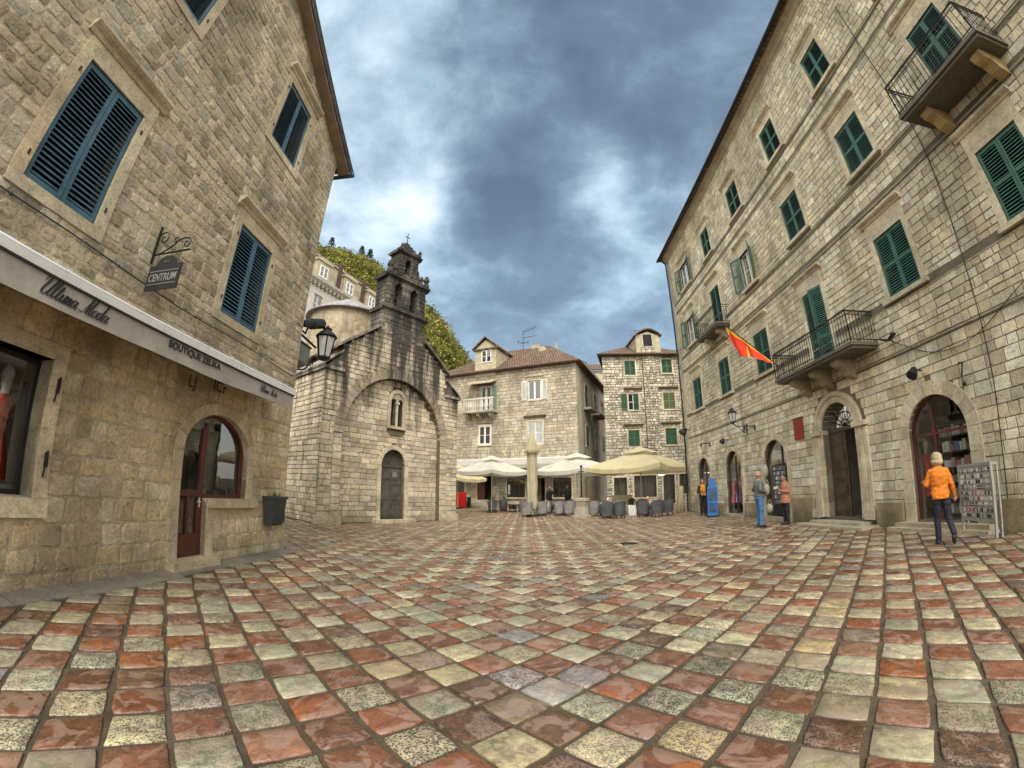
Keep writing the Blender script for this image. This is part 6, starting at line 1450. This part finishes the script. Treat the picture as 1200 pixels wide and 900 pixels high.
def terrace():
    A = make_chair(M_wick); B = make_chair(M_wick2); used = {}
    GA = 'grey wicker armchairs of the cafe terrace'; GB = 'dark wicker armchairs under the cream parasol'
    # +y side of the chair is its back ; rotation pi turns the back to the camera
    ca = [(-.62, 31.2, 'leftmost wicker armchair, in the back row of the terrace by the potted bush'), (.06, 31.0, 'second wicker armchair from the left in the back row of the terrace'), (.72, 30.6, 'wicker armchair just left of the folded parasol, back row'),
          (.80, 24.1, 'wicker armchair standing in front of the foot of the folded parasol'), (1.68, 24.9, 'wicker armchair first to the right of the folded parasol, front row'), (2.14, 27.2, 'wicker armchair behind the front row, below the left standing figure'),
          (2.72, 24.9, 'wicker armchair mid front row, second right of the folded parasol'), (3.22, 24.5, 'wicker armchair of the front row just left of the stone pedestal'), (3.5, 27.6, 'wicker armchair in the second row behind the stone pedestal'), (4.42, 23.6, 'wicker armchair between the stone pedestal and the dark chairs')]
    ca += [(-1.35, 30.4, 'wicker armchair turned toward the white parasol pole, left of the back row'), (5.75, 23.0, 'wicker armchair just left of the cream parasol pole'), (1.2, 28.4, 'wicker armchair behind the folded parasol'), (2.9, 29.4, 'wicker armchair between the two standing figures')]
    for x, y, lab in ca:
        if 'A' not in used: used['A'] = 1; A.location = (x, y, 0); A.rotation_euler = (0, 0, pi + .15); A['label'] = lab; A['group'] = GA
        else: dup(A, (x, y, 0), pi + ru(-.35, .35), lab, GA)
    cb = [(4.66, 21.2, 0, 'foremost dark wicker armchair, left one of the pair at the front parasol corner'), (5.30, 21.3, .1, 'foremost dark wicker armchair, right one of the pair at the front parasol corner'), (6.55, 21.4, -.5, 'dark wicker armchair turned sideways just right of the parasol pole'), (7.15, 20.9, .1, 'dark wicker armchair in the middle of the right-hand group under the cream parasol'), (7.85, 21.3, .5, 'rightmost dark wicker armchair under the cream parasol'), (5.0, 23.5, 3.0, 'dark wicker armchair on the far side of the left table under the cream parasol'), (7.3, 23.4, 3.3, 'dark wicker armchair on the far side of the right table under the cream parasol')]
    for x, y, r, lab in cb:
        if 'B' not in used: used['B'] = 1; B.location = (x, y, 0); B.rotation_euler = (0, 0, pi + r); B['label'] = lab; B['group'] = GB
        else: dup(B, (x, y, 0), pi + r, lab, GB)
    def table():
        t = thing('cafe_table', (0, 0, 0), 'x', 'table'); m = MB(); m.box(world_frame, -.38, .38, .72, .75, -.38, .38); m.build('tabletop', M_white, t, off=False)
        m = MB(); m.tube([V((0, 0, .02)), V((0, 0, .72))], .03, 8); m.lathe((0, 0, 0), [(.24, 0), (.24, .02), (.04, .05)], 12); m.build('pedestal', M_iron, t, off=False)
        m = MB(); m.hexa([V((-.40, -.40, .56)), V((.40, -.40, .55)), V((.40, .40, .57)), V((-.40, .40, .56)), V((-.39, -.39, .757)), V((.39, -.39, .757)), V((.39, .39, .757)), V((-.39, .39, .757))]); m.build('tablecloth', M_cush, t, off=False); return t
    T = table()
    for i, (x, y, lab) in enumerate([(.1, 29.9, 'small square cafe table before the left back-row chairs'), (1.75, 25.9, 'small square cafe table right of the folded parasol'), (3.0, 25.7, 'small square cafe table just left of and behind the stone pedestal'), (4.95, 22.3, 'small square cafe table behind the foremost dark armchairs'), (7.1, 22.2, 'small square cafe table among the right-hand dark armchairs'), (2.9, 28.2, 'small square cafe table nearest the two standing figures')]):
        if i == 0: T.location = (x, y, 0); T['label'] = lab; T['group'] = 'square tables of the cafe terrace'
        else: dup(T, (x, y, 0), ru(-.2, .2), lab, 'square tables of the cafe terrace')
    for i, (x, y, lab) in enumerate([(4.95, 22.3, 'red and white candle glass on the table behind the foremost dark chairs'), (7.1, 22.2, 'red and white candle glass on the table of the right-hand dark chairs')]):
        t = thing('candle_glass', (x, y, .757), lab, 'candle'); m = MB(); m.lathe((x, y, .757), [(0, 0), (.05, 0), (.055, .14), (.0, .15)], 10); m.build('glass', mat_simple('red_glass', (.55, .04, .02), .3), t); m = MB(); m.lathe((x, y, .757), [(0, .15), (.035, .15), (.03, .26), (0, .27)], 10); m.build('candle', M_white, t)
    # parasols
    def parasol(x, y, Rc, ze, za, mat, lab, rot=0.0, sag=.10, vent=True):
        t = thing('cafe_parasol', (x, y, 0), lab, 'parasol', 'open square parasols of the cafe'); c = V((x, y, 0)); n = 12; mm = 8; h = .24
        def P(k, u, v):   # sector k between corners, u across, v outward
            a0, a1 = rot + k * pi / 2, rot + (k + 1) * pi / 2; p0, p1 = V((cos(a0), sin(a0), 0)) * Rc, V((cos(a1), sin(a1), 0)) * Rc
            p = p0.lerp(p1, u) * v; rib = abs(2 * u - 1)
            z = za + (ze - za) * v ** 1.15 - sag * sin(pi * u) * v ** 2 * 1.2 - sag * .25 * abs(sin(2 * pi * u)) * v ** 2; return c + p + V((0, 0, z))
        m = MB()
        for k in range(4):
            for i in range(n):
                for q in range(mm): m.quad([P(k, i / n, q / mm), P(k, (i + 1) / n, q / mm), P(k, (i + 1) / n, (q + 1) / mm), P(k, i / n, (q + 1) / mm)])
                dn = V((0, 0, -h)); m.quad([P(k, i / n, 1), P(k, (i + 1) / n, 1), P(k, (i + 1) / n, .99) + dn, P(k, i / n, .99) + dn])
        m.build('canopy', mat, t, smooth=False)
        if vent:
            m = MB(); b = c + V((0, 0, za - .02)); r2 = Rc * .34
            for k in range(4):
                a0, a1 = rot + k * pi / 2, rot + (k + 1) * pi / 2; p0, p1 = b + V((cos(a0) * r2, sin(a0) * r2, 0)), b + V((cos(a1) * r2, sin(a1) * r2, 0)); q = p0.lerp(p1, .5) + V((0, 0, -.06)); ap = b + V((0, 0, .32)); m.quad([p0, q, ap]); m.quad([q, p1, ap])
            m.build('vent_cap', mat, t)
        m = MB(); m.tube([c, c + V((0, 0, za + .2))], .035, 8); m.build('pole', mat_simple('pale_pole_metal', (.45, .44, .38), .4), t)
        m = MB(); m.box(lambda a, b_, d: c + V((a, d, b_)), -.35, .35, 0, .09, -.35, .35); m.build('base', M_iron, t)
        for k in range(4):
            a = rot + k * pi / 2; m = MB(); m.tube([c + V((0, 0, za - .05)), c + V((cos(a) * Rc * .98, sin(a) * Rc * .98, ze - .03))], .018, 5); m.tube([c + V((0, 0, za - 1.0)), c + V((cos(a) * Rc * .5, sin(a) * Rc * .5, (ze + za) / 2 - .05))], .014, 5); m.build('rib', M_iron, t)
    parasol(-1.35, 29.0, 2.45, 2.80, 3.55, M_cw, 'white open parasol on the left, nearest the church', .05); parasol(4.0, 26.6, 2.75, 2.72, 3.50, M_cw, 'white open parasol in the middle, behind the stone pedestal', -.03)
    parasol(7.35, 24.2, 3.25, 2.72, 3.55, M_cc, 'big cream open parasol on the right against the palace corner', .02, sag=.16); parasol(-4.3, 34.5, 2.3, 2.45, 3.2, M_cc, 'cream parasol farthest left, half hidden behind the church wall', .1)
    # folded parasol
    x, y = 1.13, 24.6; t = thing('folded_parasol', (x, y, 0), 'tall folded cream parasol standing in the middle of the terrace', 'parasol')
    m = MB(); m.tube([V((x, y, 0)), V((x, y, 4.9))], .04, 8); m.build('pole', M_alu, t)
    m = MB(); seg = 28; prof = [(4.92, .03, 0), (4.6, .13, .3), (4.2, .23, .4), (3.85, .33, .45), (3.62, .38, .45), (3.58, .27, .4), (3.3, .25, .35), (2.7, .29, .4), (2.2, .25, .35), (1.9, .28, .4), (1.2, .24, .45), (.75, .30, .5), (.45, .24, .5)]
    vs = [V((x + r * (1 + f * .5 * sin(7 * a + z)) * cos(a), y + r * (1 + f * .5 * sin(7 * a + z)) * sin(a), z)) for z, r, f in prof for a in [2 * pi * q / seg for q in range(seg)]]
    m.mesh(vs, [(i * seg + q, i * seg + (q + 1) % seg, (i + 1) * seg + (q + 1) % seg, (i + 1) * seg + q) for i in range(len(prof) - 1) for q in range(seg)]); m.build('folded_cloth', M_cf, t, smooth=True)
    m = MB(); m.box(lambda a, b_, d: V((x + a, y + d, b_)), -.35, .35, 0, .1, -.35, .35); m.build('base', M_iron, t)
    t = thing('rolled_parasol', (9.45, 23.2, 0), 'thick rolled beige parasol leaning upright beside the far palace corner', 'parasol')
    m = MB(); m.tube([V((9.42, 23.2, .0)), V((9.40, 23.25, .8)), V((9.45, 23.3, 1.46))], [.17, .15, .13], 12); m.build('rolled_cloth', M_cf, t, smooth=True); m = MB(); m.tube([V((9.18, 23.1, .0)), V((9.28, 23.2, .9)), V((9.38, 23.3, 1.3))], [.12, .10, .08], 10); m.build('cloth_end', M_cf, t, smooth=True)
    # pedestal with iron post
    x, y = 3.65, 22.8; t = thing('stone_pedestal', (x, y, 0), 'old round stone pedestal carrying a thin dark iron post, in front of the terrace', 'pedestal')
    m = MB(); m.lathe((x, y, 0), [(.55, 0), (.55, .12), (.42, .14), (.40, .35), (.36, .6), (.42, .85), (.46, .88), (.46, 1.0), (.30, 1.04), (0, 1.06)], 10, c=(.36, .32, .25)); m.build('base', M_trim, t)
    m = MB(); m.tube([V((x, y, 1.0)), V((x, y, 2.7))], [.05, .035], 8); m.sphere((x, y, 2.72), .07, 8); m.sphere((x, y, 1.9), .06, 8); m.tube([V((x - .16, y, 2.45)), V((x + .16, y, 2.45))], .025, 6); m.build('post', M_iron, t)
    # bench sofa, planters, red stand, lit lamp
    t = thing('cushioned_bench', (6.4, 24.6, 0), 'beige cushioned bench behind the parasol pole', 'bench'); W = lambda a, b_, d: V((6.4 + a, 24.6 + d, b_))
    m = MB(); m.box(W, -.6, .6, .1, .42, -.3, .35); m.build('frame', M_wick, t); m = MB(); m.box(W, -.58, .58, .42, .55, -.3, .3); m.build('seat', M_cush, t); m = MB(); m.box(W, -.6, .6, .42, 1.1, .3, .45); m.build('backrest', M_cush, t)
    def pot(x, y, w, h, mat, lab, bush, cc=(.045, .075, .03)):
        t = thing('potted_bush' if bush else 'planter_box', (x, y, 0), lab, 'plant'); m = MB(); m.hexa([V((x - w * .42, y - w * .42, 0)), V((x + w * .42, y - w * .42, 0)), V((x + w * .42, y + w * .42, 0)), V((x - w * .42, y + w * .42, 0)), V((x - w / 2, y - w / 2, h)), V((x + w / 2, y - w / 2, h)), V((x + w / 2, y + w / 2, h)), V((x - w / 2, y + w / 2, h))]); m.build('pot', mat, t)
        m = MB(); 
        for k in range(420):
            d = V((random.gauss(0, 1), random.gauss(0, 1), random.gauss(0, 1))).normalized() * bush * rnd() ** .4; p = V((x, y, h + bush * .8)) + d; s = .05; m.quad([p + V((ru(-s, s), ru(-s, s), ru(-s, s))) for _ in range(3)], vary(cc, .4))
        m.build('leaves', M_leaf, t)
    pot(6.5, 23.3, .5, .55, M_white, 'white planter box with low greenery beside the cream parasol pole', .22); pot(-1.5, 31.6, .45, .5, M_wood, 'dark potted bush left of the back-row armchairs', .38); pot(-.6, 32.2, .4, .7, M_wood, 'taller potted bush behind the back-row armchairs', .42, (.07, .10, .04)); pot(-4.9, 41.6, .5, .9, M_iron, 'dark potted bush behind the red stand', .35)
    t = thing('red_stand', (-4.4, 37.6, 0), 'bright red cloth-covered stand beside the church corner', 'stand'); m = MB(); x, y = -4.4, 37.6
    m.hexa([V((x - .45, y - .3, .03)), V((x + .5, y - .3, .03)), V((x + .5, y + .3, .03)), V((x - .45, y + .3, .03)), V((x - .34, y - .25, 1.25)), V((x + .42, y - .25, 1.35)), V((x + .42, y + .25, 1.35)), V((x - .34, y + .25, 1.25))]); m.build('cover', mat_simple('bright_red_cloth', (.85, .015, .01), .6, var=.1), t)
    m = MB(); m.box(lambda a, b_, d: V((x + a, y + d, b_)), .55, .85, .1, .9, -.2, .2); m.build('side_frame', M_iron, t)
    t = thing('hanging_lamp', (8.75, 24.6, 2.3), 'lit greenish-white lamp hanging in the shade at the right of the terrace', 'lamp'); m = MB(); m.lathe((8.75, 24.6, 2.2), [(0, .18), (.08, .16), (.30, .0), (.28, -.01)], 14); m.build('shade', M_white, t)
    e = bpy.data.materials.new('lamp_glow'); e.use_nodes = True; b = e.node_tree.nodes['Principled BSDF']; b.inputs['Emission Color'].default_value = (.85, 1, .85, 1); b.inputs['Emission Strength'].default_value = 3
    m = MB(); m.sphere((8.75, 24.6, 2.2), (.22, .22, .05), 10); m.build('bulb', e, t); m = MB(); m.tube([V((8.75, 24.6, 2.36)), V((8.75, 24.6, 2.95))], .012, 5); m.build('cord', M_iron, t)
terrace()

# ------------------------------------------------------------------ shop displays and pavement things
def displays():
    F = RW
    GLOW = bpy.data.materials.new('spot_glow'); GLOW.use_nodes = True; gb = GLOW.node_tree.nodes['Principled BSDF']; gb.inputs['Emission Color'].default_value = (1, .95, .85, 1); gb.inputs['Emission Strength'].default_value = 28
    # souvenir rack
    a, b = V((8.88, 6.18, 0)), V((8.44, 5.14, 0)); u = (a - b).normalized(); n = V((-u.y, u.x, 0))
    if n.dot(V((-1, -1, 0))) < 0: n = -n
    def G(p, z, d): return b + u * p + n * d + V((0, 0, z))
    G.U = u; G.N = n; ln = (a - b).length
    t = thing('souvenir_rack', G(ln / 2, 0, 0), 'upright white-framed souvenir rack with rows of small items beside the orange-jacketed woman', 'display rack')
    fr = mat_simple('pale_grey_metal', (.36, .37, .35), .45)
    m = MB(); m.box(G, 0, .04, 0.0, 1.36, -.03, .02); m.box(G, ln - .04, ln, 0, 1.36, -.03, .02); m.box(G, .04, ln - .04, 1.30, 1.36, -.03, .02); m.box(G, .04, ln - .04, .27, .32, -.03, .02)
    m.box(G, .0, .03, 0, 1.34, -.14, -.11); m.box(G, .0, .03, 1.30, 1.34, -.11, -.03); m.box(G, ln - .03, ln, 0, 1.34, -.14, -.11)
    m.build('frame', fr, t)
    m = MB(); m.box(G, .04, ln - .04, .32, 1.30, -.02, .0, (.36, .36, .33)); m.build('panel', mat_simple('panel_grey', (.48, .49, .46), .6), t)
    m = MB(); cols = [(.7, .68, .62), (.05, .05, .05), (.45, .12, .1), (.25, .3, .36), (.5, .47, .42), (.6, .55, .5), (.08, .08, .08), (.8, .8, .78), (.75, .74, .7)]
    for r in range(9):
        z0 = .35 + r * .105; p = .07
        if r % 3 == 2: m.box(G, .05, ln - .05, z0 + .02, z0 + .035, 0, .03, (.5, .5, .47))
        while p < ln - .1:
            w = ru(.028, .05); h = ru(.045, .08); m.box(G, p, p + w, z0, z0 + h, .0, ru(.012, .03), vary(random.choice(cols), .2)); p += w + ru(.008, .02)
    m.build('souvenirs', mat_simple('souvenir_colours', (1, 1, 1), .5, var=.1, use_attr=True), t)
    # blue board
    x0, z1 = 18.9, 1.85; w = F(18.75, 0, .85); t = thing('blue_board', w, 'tall bright blue cut-out advertising board with a rounded top', 'sign board'); ub = V((.93, -.37, 0)); nb = V((-.37, -.93, 0))
    def Q(p, z, d): return w + ub * p + nb * d + V((0, 0, z))
    Q.U = ub; Q.N = nb
    m = MB(); m.prism(Q, [(-.22, .05), (.22, .05), (.23, 1.25), (.22, 1.35), (.13, 1.38), (.13, 1.6)] + [(.13 * cos(k), 1.62 + .13 * sin(k)) for k in (0.4, 1.0, 1.57, 2.1, 2.7)] + [(-.13, 1.6), (-.13, 1.38), (-.22, 1.35), (-.23, 1.25)], -.03, .03); m.build('panel', mat_simple('bright_blue_paint', (.015, .16, .55), .4, var=.1), t)
    m = MB(); m.box(Q, -.28, .28, 0, .06, -.2, .2); m.build('base', M_iron, t)
    m = MB(); m.box(Q, -.19, .19, .72, 1.30, .03, .036, (.3, .3, .4)); m.box(Q, -.17, .17, .2, .62, .03, .036, (1, 1, 1)); m.build('picture', mat_simple('dull_blue_print', (.04, .10, .22), .5, var=.5), t)
    # card rack and straw bags at the third arch
    t = thing('card_rack', F(14.4, .15, .1), 'dark grid rack full of postcards in the third shop arch', 'display rack'); m = MB()
    for k in range(8): m.tube([F(13.85 + k * .12, .55, .03), F(13.85 + k * .12, 2.0, .03)], .008, 4)
    for z in [.55 + k * .145 for k in range(11)]: m.tube([F(13.85, z, .03), F(14.7, z, .03)], .008, 4)
    m.build('grid', M_iron, t); m = MB()
    for r in range(8):
        for q in range(6): m.box(F, 13.90 + q * .14, 14.01 + q * .14, .60 + r * .17, .73 + r * .17, .04, .05, vary(random.choice([(.3, .32, .36), (.12, .14, .2), (.2, .2, .22), (.5, .5, .5), (.1, .12, .16)]), .3))
    m.build('postcards', mat_simple('souvenir_colours', (1, 1, 1), .5, use_attr=True), t); m = MB(); m.box(F, 13.85, 14.75, .2, .52, -.25, .12); m.build('dark_crate', M_dark, t)
    straw = mat_simple('pale_straw', (.50, .47, .36), .9, var=.2, bump=.5)
    for s, z, h, lab in ((15.05, 1.62, .55, 'uppermost pale straw bag hanging beside the card rack'), (15.0, .95, .5, 'middle pale straw bag hanging beside the card rack'), (14.85, .28, .42, 'lowest pale straw bag with a round handle beside the card rack')):
        t = thing('straw_bag', F(s, z, .2), lab, 'bag', 'straw bags at the third shop arch'); m = MB(); m.sphere(F(s, z + h * .35, .2), (.10, .17, h * .42), 12); m.build('bag_body', straw, t, smooth=True)
        m = MB(); m.tube([F(s + .11 * cos(k * .35), z + h * .7 + .18 * sin(k * .35), .2) for k in range(10)], .012, 5); m.build('handle', straw, t)
    # clothes in the shops : figures are dress stands
    def dress(Fr, s, z0, d, cu, cl_, lab, h=1.25):
        t = thing('dress_stand', Fr(s, z0, d), lab, 'mannequin'); m = MB(); m.lathe(Fr(s, z0, d), [(.20, .35 * h), (.17, .6 * h), (.11, .80 * h), (.15, 1.0 * h), (.15, 1.1 * h), (.06, 1.17 * h)], 12, sy=.8); m.build('dress', cu, t, smooth=True)
        m = MB(); m.lathe(Fr(s, z0, d), [(.14, 0), (.14, .02), (.015, .03), (.015, .4 * h)], 10); m.build('stand', M_iron, t); m = MB(); m.lathe(Fr(s, z0, d), [(.05, 1.15 * h), (.045, 1.22 * h), (.07, 1.30 * h), (.08, 1.38 * h), (.04, 1.46 * h), (0, 1.47 * h)], 12); m.build('head', cl_, t, smooth=True)
    red = mat_simple('red_dress_cloth', (.55, .03, .02), .7); pal = mat_simple('pale_mannequin', (.5, .42, .36), .5); lil = mat_simple('lilac_cloth', (.38, .26, .50), .8); pink = mat_simple('pink_cloth', (.62, .10, .16), .8); navyc = mat_simple('navy_cloth', (.03, .04, .12), .8); whc = mat_simple('white_cloth', (.6, .6, .62), .8)
    dress(F, 8.35, .25, -.75, red, pal, 'red dress on a mannequin at the left of the nearest shop arch'); dress(F, 8.9, .25, -1.5, whc, pal, 'white dress on a mannequin deeper inside the nearest shop arch')
    t = thing('display_shelf', F(7.5, .25, -1.1), 'dark shelves stacked with pale goods inside the nearest shop arch', 'shelf'); m = MB()
    for z in (.25, .6, .95, 1.3, 1.65, 2.0, 2.3): m.box(F, 6.55, 7.9, z, z + .025, -1.3, -.6)
    m.box(F, 6.68, 6.7, .2, 2.5, -1.3, -.7); m.box(F, 7.9, 7.92, .2, 2.4, -1.3, -.7); m.build('shelves', M_wood, t); m = MB()
    for z in (.275, .625, .975, 1.325, 1.675, 2.025):
        p = 6.73
        while p < 7.80: w = ru(.06, .14); h = ru(.12, .26); m.box(F, p, p + w, z, z + h, -1.0, -.72, vary(random.choice([(.75, .73, .68), (.6, .3, .25), (.25, .35, .5), (.8, .8, .8), (.35, .3, .2)]), .2)); p += w + .02
    m.build('goods', mat_simple('souvenir_colours', (1, 1, 1), .5, use_attr=True), t)
    for s, d, c, lab, h in ((18.75, -.30, pink, 'pink-red dress at the left of the second shop arch', 1.2), (18.25, -.28, lil, 'lilac dress in the middle of the second shop arch', 1.3), (17.8, -.32, pink, 'pink dress at the right of the second shop arch', 1.1)): dress(F, s, .14, d, c, pal, lab, h)
    t = thing('hanging_clothes', F(18.1, 2.3, -.4), 'dark and blue garments hanging high in the second shop arch', 'clothes'); m = MB(); m.tube([F(17.45, 2.3, -.30), F(18.85, 2.3, -.30)], .012, 5); m.build('rail', M_iron, t)
    for k, c in enumerate([navyc, red, navyc, whc, lil]): s = 17.6 + k * .27; m = MB(); m.hexa([F(s - .1, 1.55, -.35), F(s + .12, 1.55, -.35), F(s + .12, 1.55, -.23), F(s - .1, 1.55, -.23), F(s - .06, 2.24, -.32), F(s + .07, 2.24, -.32), F(s + .07, 2.24, -.27), F(s - .06, 2.24, -.27)]); m.build('garment', c, t)
    dress(F, 22.6, .02, -.6, navyc, pal, 'navy dress inside the farthest shop arch')
    F = LW
    dress(F, 2.78, .72, -.72, red, whc, 'red dress on a mannequin in the left house display window', 1.15); dress(F, 1.75, .62, -.9, whc, whc, 'white dress on a mannequin at the left of the display window', 1.2)
    for s, z, lab in ((2.35, 2.2, 'round ceiling spotlight in the display window above the red dress'), (1.7, 2.25, 'round ceiling spotlight in the display window above the white dress')):
        t = thing('spotlight', F(s, z, -.7), lab, 'lamp'); m = MB(); m.lathe(F(s, z - .05, -.7), [(.08, 0), (.09, .1), (.03, .14)], 12); m.build('housing', M_alu, t); m = MB(); m.sphere(F(s, z - .045, -.7), (.065, .065, .02), 10); m.build('bulb', GLOW, t); m = MB(); m.tube([F(s, z + .08, -.7), F(s, z + .22, -.7)], .012, 5); m.build('stem', M_iron, t)
    dress(F, 6.45, 1.02, -.65, navyc, whc, 'navy garment on a bust behind the side window of the arched shop door', .85)
    t = thing('display_sill', F(6.5, 1.1, -.5), 'display sill with small white and dark goods behind the side window of the arched door', 'shelf'); m = MB(); m.box(F, 5.95, 6.95, 1.04, 1.08, -.9, -.34); m.build('board', M_wood, t); m = MB()
    for k in range(9): p = 6.0 + k * .1; m.box(F, p, p + .07, 1.08, 1.08 + ru(.04, .14), -.6, -.5, vary(random.choice([(.7, .7, .72), (.05, .06, .12), (.3, .35, .5)]), .2))
    m.build('goods', mat_simple('souvenir_colours', (1, 1, 1), .5, use_attr=True), t)
    # drain
    t = thing('drain_cover', (2.55, 9.1, 0.004), 'small dark iron drain cover in the middle of the paving', 'drain'); G = lambda a, b_, d: V((3.05 + a, 11.2 + d, b_))
    t.location = (3.05, 11.2, 0); m = MB(); m.box(G, -.22, .22, -.01, .012, -.18, .18); m.build('frame', M_iron, t); m = MB()
    for k in range(7): m.box(G, -.19 + k * .057, -.16 + k * .057, .012, .02, -.15, .15)
    m.build('grille', M_iron, t)
displays()

# ------------------------------------------------------------------ sky and light
def sky():
    w = bpy.data.worlds.new('World'); scene.world = w; w.use_nodes = True; nt = w.node_tree; nt.nodes.clear()
    out = nt.nodes.new('ShaderNodeOutputWorld'); bg = nt.nodes.new('ShaderNodeBackground')
    st = nt.nodes.new('ShaderNodeTexSky'); st.sky_type = 'NISHITA'; st.sun_disc = False; st.sun_elevation = R_(46); st.sun_rotation = R_(183); st.air_density = 1.2; st.dust_density = 1.5
    tc = nt.nodes.new('ShaderNodeTexCoord'); d = tc.outputs['Generated']
    s = nt.nodes.new('ShaderNodeSeparateXYZ'); L(nt, d, s.inputs[0])
    zz = mth(nt, 'ADD', mth(nt, 'MAXIMUM', s.outputs[2], 0.0), 0.35)
    cb = nt.nodes.new('ShaderNodeCombineXYZ'); L(nt, mth(nt, 'DIVIDE', s.outputs[0], zz), cb.inputs[0]); L(nt, mth(nt, 'DIVIDE', s.outputs[1], zz), cb.inputs[1])
    cb.inputs[2].default_value = 3.7
    n1 = noise_t(nt, cb.outputs[0], 1.5, 7, .5, .35); n2 = noise_t(nt, cb.outputs[0], 4.6, 8, .58, .25); n3 = noise_t(nt, cb.outputs[0], 13.0, 8, .6, .1)
    v = mth(nt, 'ADD', mth(nt, 'ADD', mth(nt, 'MULTIPLY', n1, .56), mth(nt, 'MULTIPLY', n2, .62)), mth(nt, 'ADD', mth(nt, 'MULTIPLY', n3, .22), -.20))
    def lobe(az, el, width, amt, sq=1.0):
        nonlocal v
        az, el = R_(az), R_(el); n = N(nt, 'ShaderNodeVectorMath', _operation='DOT_PRODUCT'); L(nt, d, n.inputs[0]); n.inputs[1].default_value = (sin(az) * cos(el), cos(az) * cos(el), sin(el))
        mr = N(nt, 'ShaderNodeMapRange', _interpolation_type='SMOOTHSTEP'); mr.inputs[1].default_value = cos(R_(width)); mr.inputs[2].default_value = 1.0; mr.inputs[3].default_value = 0; mr.inputs[4].default_value = amt
        L(nt, n.outputs['Value'], mr.inputs[0]); v = mth(nt, 'ADD', v, mr.outputs[0])
    for a in SKY_LOBES: lobe(*a)
    c = ramp(nt, v, [(0.26, (.055, .068, .080)), (0.40, (.095, .130, .148)), (0.50, (.17, .235, .268)), (0.60, (.31, .41, .455)), (0.72, (.54, .64, .69)), (0.88, (.84, .88, .91))]).outputs[0]
    # lighter, greyer band low over the roofs
    hz = ramp(nt, s.outputs[2], [(0.0, 1), (0.42, 0)]).outputs[0]
    c = mixc(nt, mth(nt, 'MULTIPLY', hz, .42), c, (.36, .39, .44))
    # unseen sky behind the camera, brightened to light the walls
    bk = ramp(nt, mth(nt, 'MULTIPLY', s.outputs[1], -1.0), [(0.0, 0), (0.5, 1)]).outputs[0]
    c = mixc(nt, bk, c, (2.05, 1.93, 1.68))
    ax = mth(nt, 'ABSOLUTE', s.outputs[0])
    c = mixc(nt, ramp(nt, ax, [(0.50, 0), (0.78, 1)]).outputs[0], c, (1.55, 1.46, 1.27))  # out-of-view sky at both sides raised as well, to light the facades
    c = mixc(nt, ramp(nt, s.outputs[2], [(0.90, 0), (0.985, 1)]).outputs[0], c, (1.75, 1.66, 1.48))  # zenith above the view brightened the same way
    sk = N(nt, 'ShaderNodeVectorMath', _operation='SCALE'); sk.inputs[3].default_value = 0.04; L(nt, st.outputs[0], sk.inputs[0])
    cc = N(nt, 'ShaderNodeVectorMath', _operation='SCALE'); cc.inputs[3].default_value = 0.60; L(nt, c, cc.inputs[0])
    ad = N(nt, 'ShaderNodeVectorMath', _operation='ADD'); L(nt, sk.outputs[0], ad.inputs[0]); L(nt, cc.outputs[0], ad.inputs[1])
    mp = N(nt, 'ShaderNodeVectorMath', _operation='SCALE'); mp.inputs[3].default_value = 10.0; L(nt, ad.outputs[0], mp.inputs[0])
    L(nt, mp.outputs[0], bg.inputs[0]); bg.inputs[1].default_value = 0.1; L(nt, bg.outputs[0], out.inputs[0])
SKY_LOBES = [(3, 42, 13, -.07), (-24, 44, 18, .13), (-32, 54, 16, .03), (-18, 30, 12, .09), (2, 31, 14, -.20), (-2, 52, 18, -.10), (14, 30, 10, .10), (12, 42, 9, .14), (32, 55, 22, -.08), (20, 48, 14, -.08), (-12, 20, 10, -.06)]
sky()
sl = bpy.data.lights.new('sun', 'SUN'); sl.energy = 1.5; sl.angle = R_(28); sl.color = (1, .93, .80)
so = bpy.data.objects.new('sun', sl); col.objects.link(so)
az, el = R_(183), R_(46)
so.rotation_euler = V((sin(az) * cos(el), cos(az) * cos(el), sin(el))).to_track_quat('Z', 'Y').to_euler()
scene.render.engine = 'CYCLES'
scene.view_settings.view_transform = 'Standard'; scene.view_settings.look = 'None'; scene.view_settings.exposure = 1.0; scene.view_settings.gamma = 1
scene.cycles.max_bounces = 6; scene.cycles.diffuse_bounces = 3; scene.cycles.glossy_bounces = 3; scene.cycles.transparent_max_bounces = 12
scene.cycles.use_denoising = True; scene.cycles.use_adaptive_sampling = True; scene.cycles.adaptive_threshold = 0.015
scene.cycles.caustics_reflective = False; scene.cycles.caustics_refractive = False
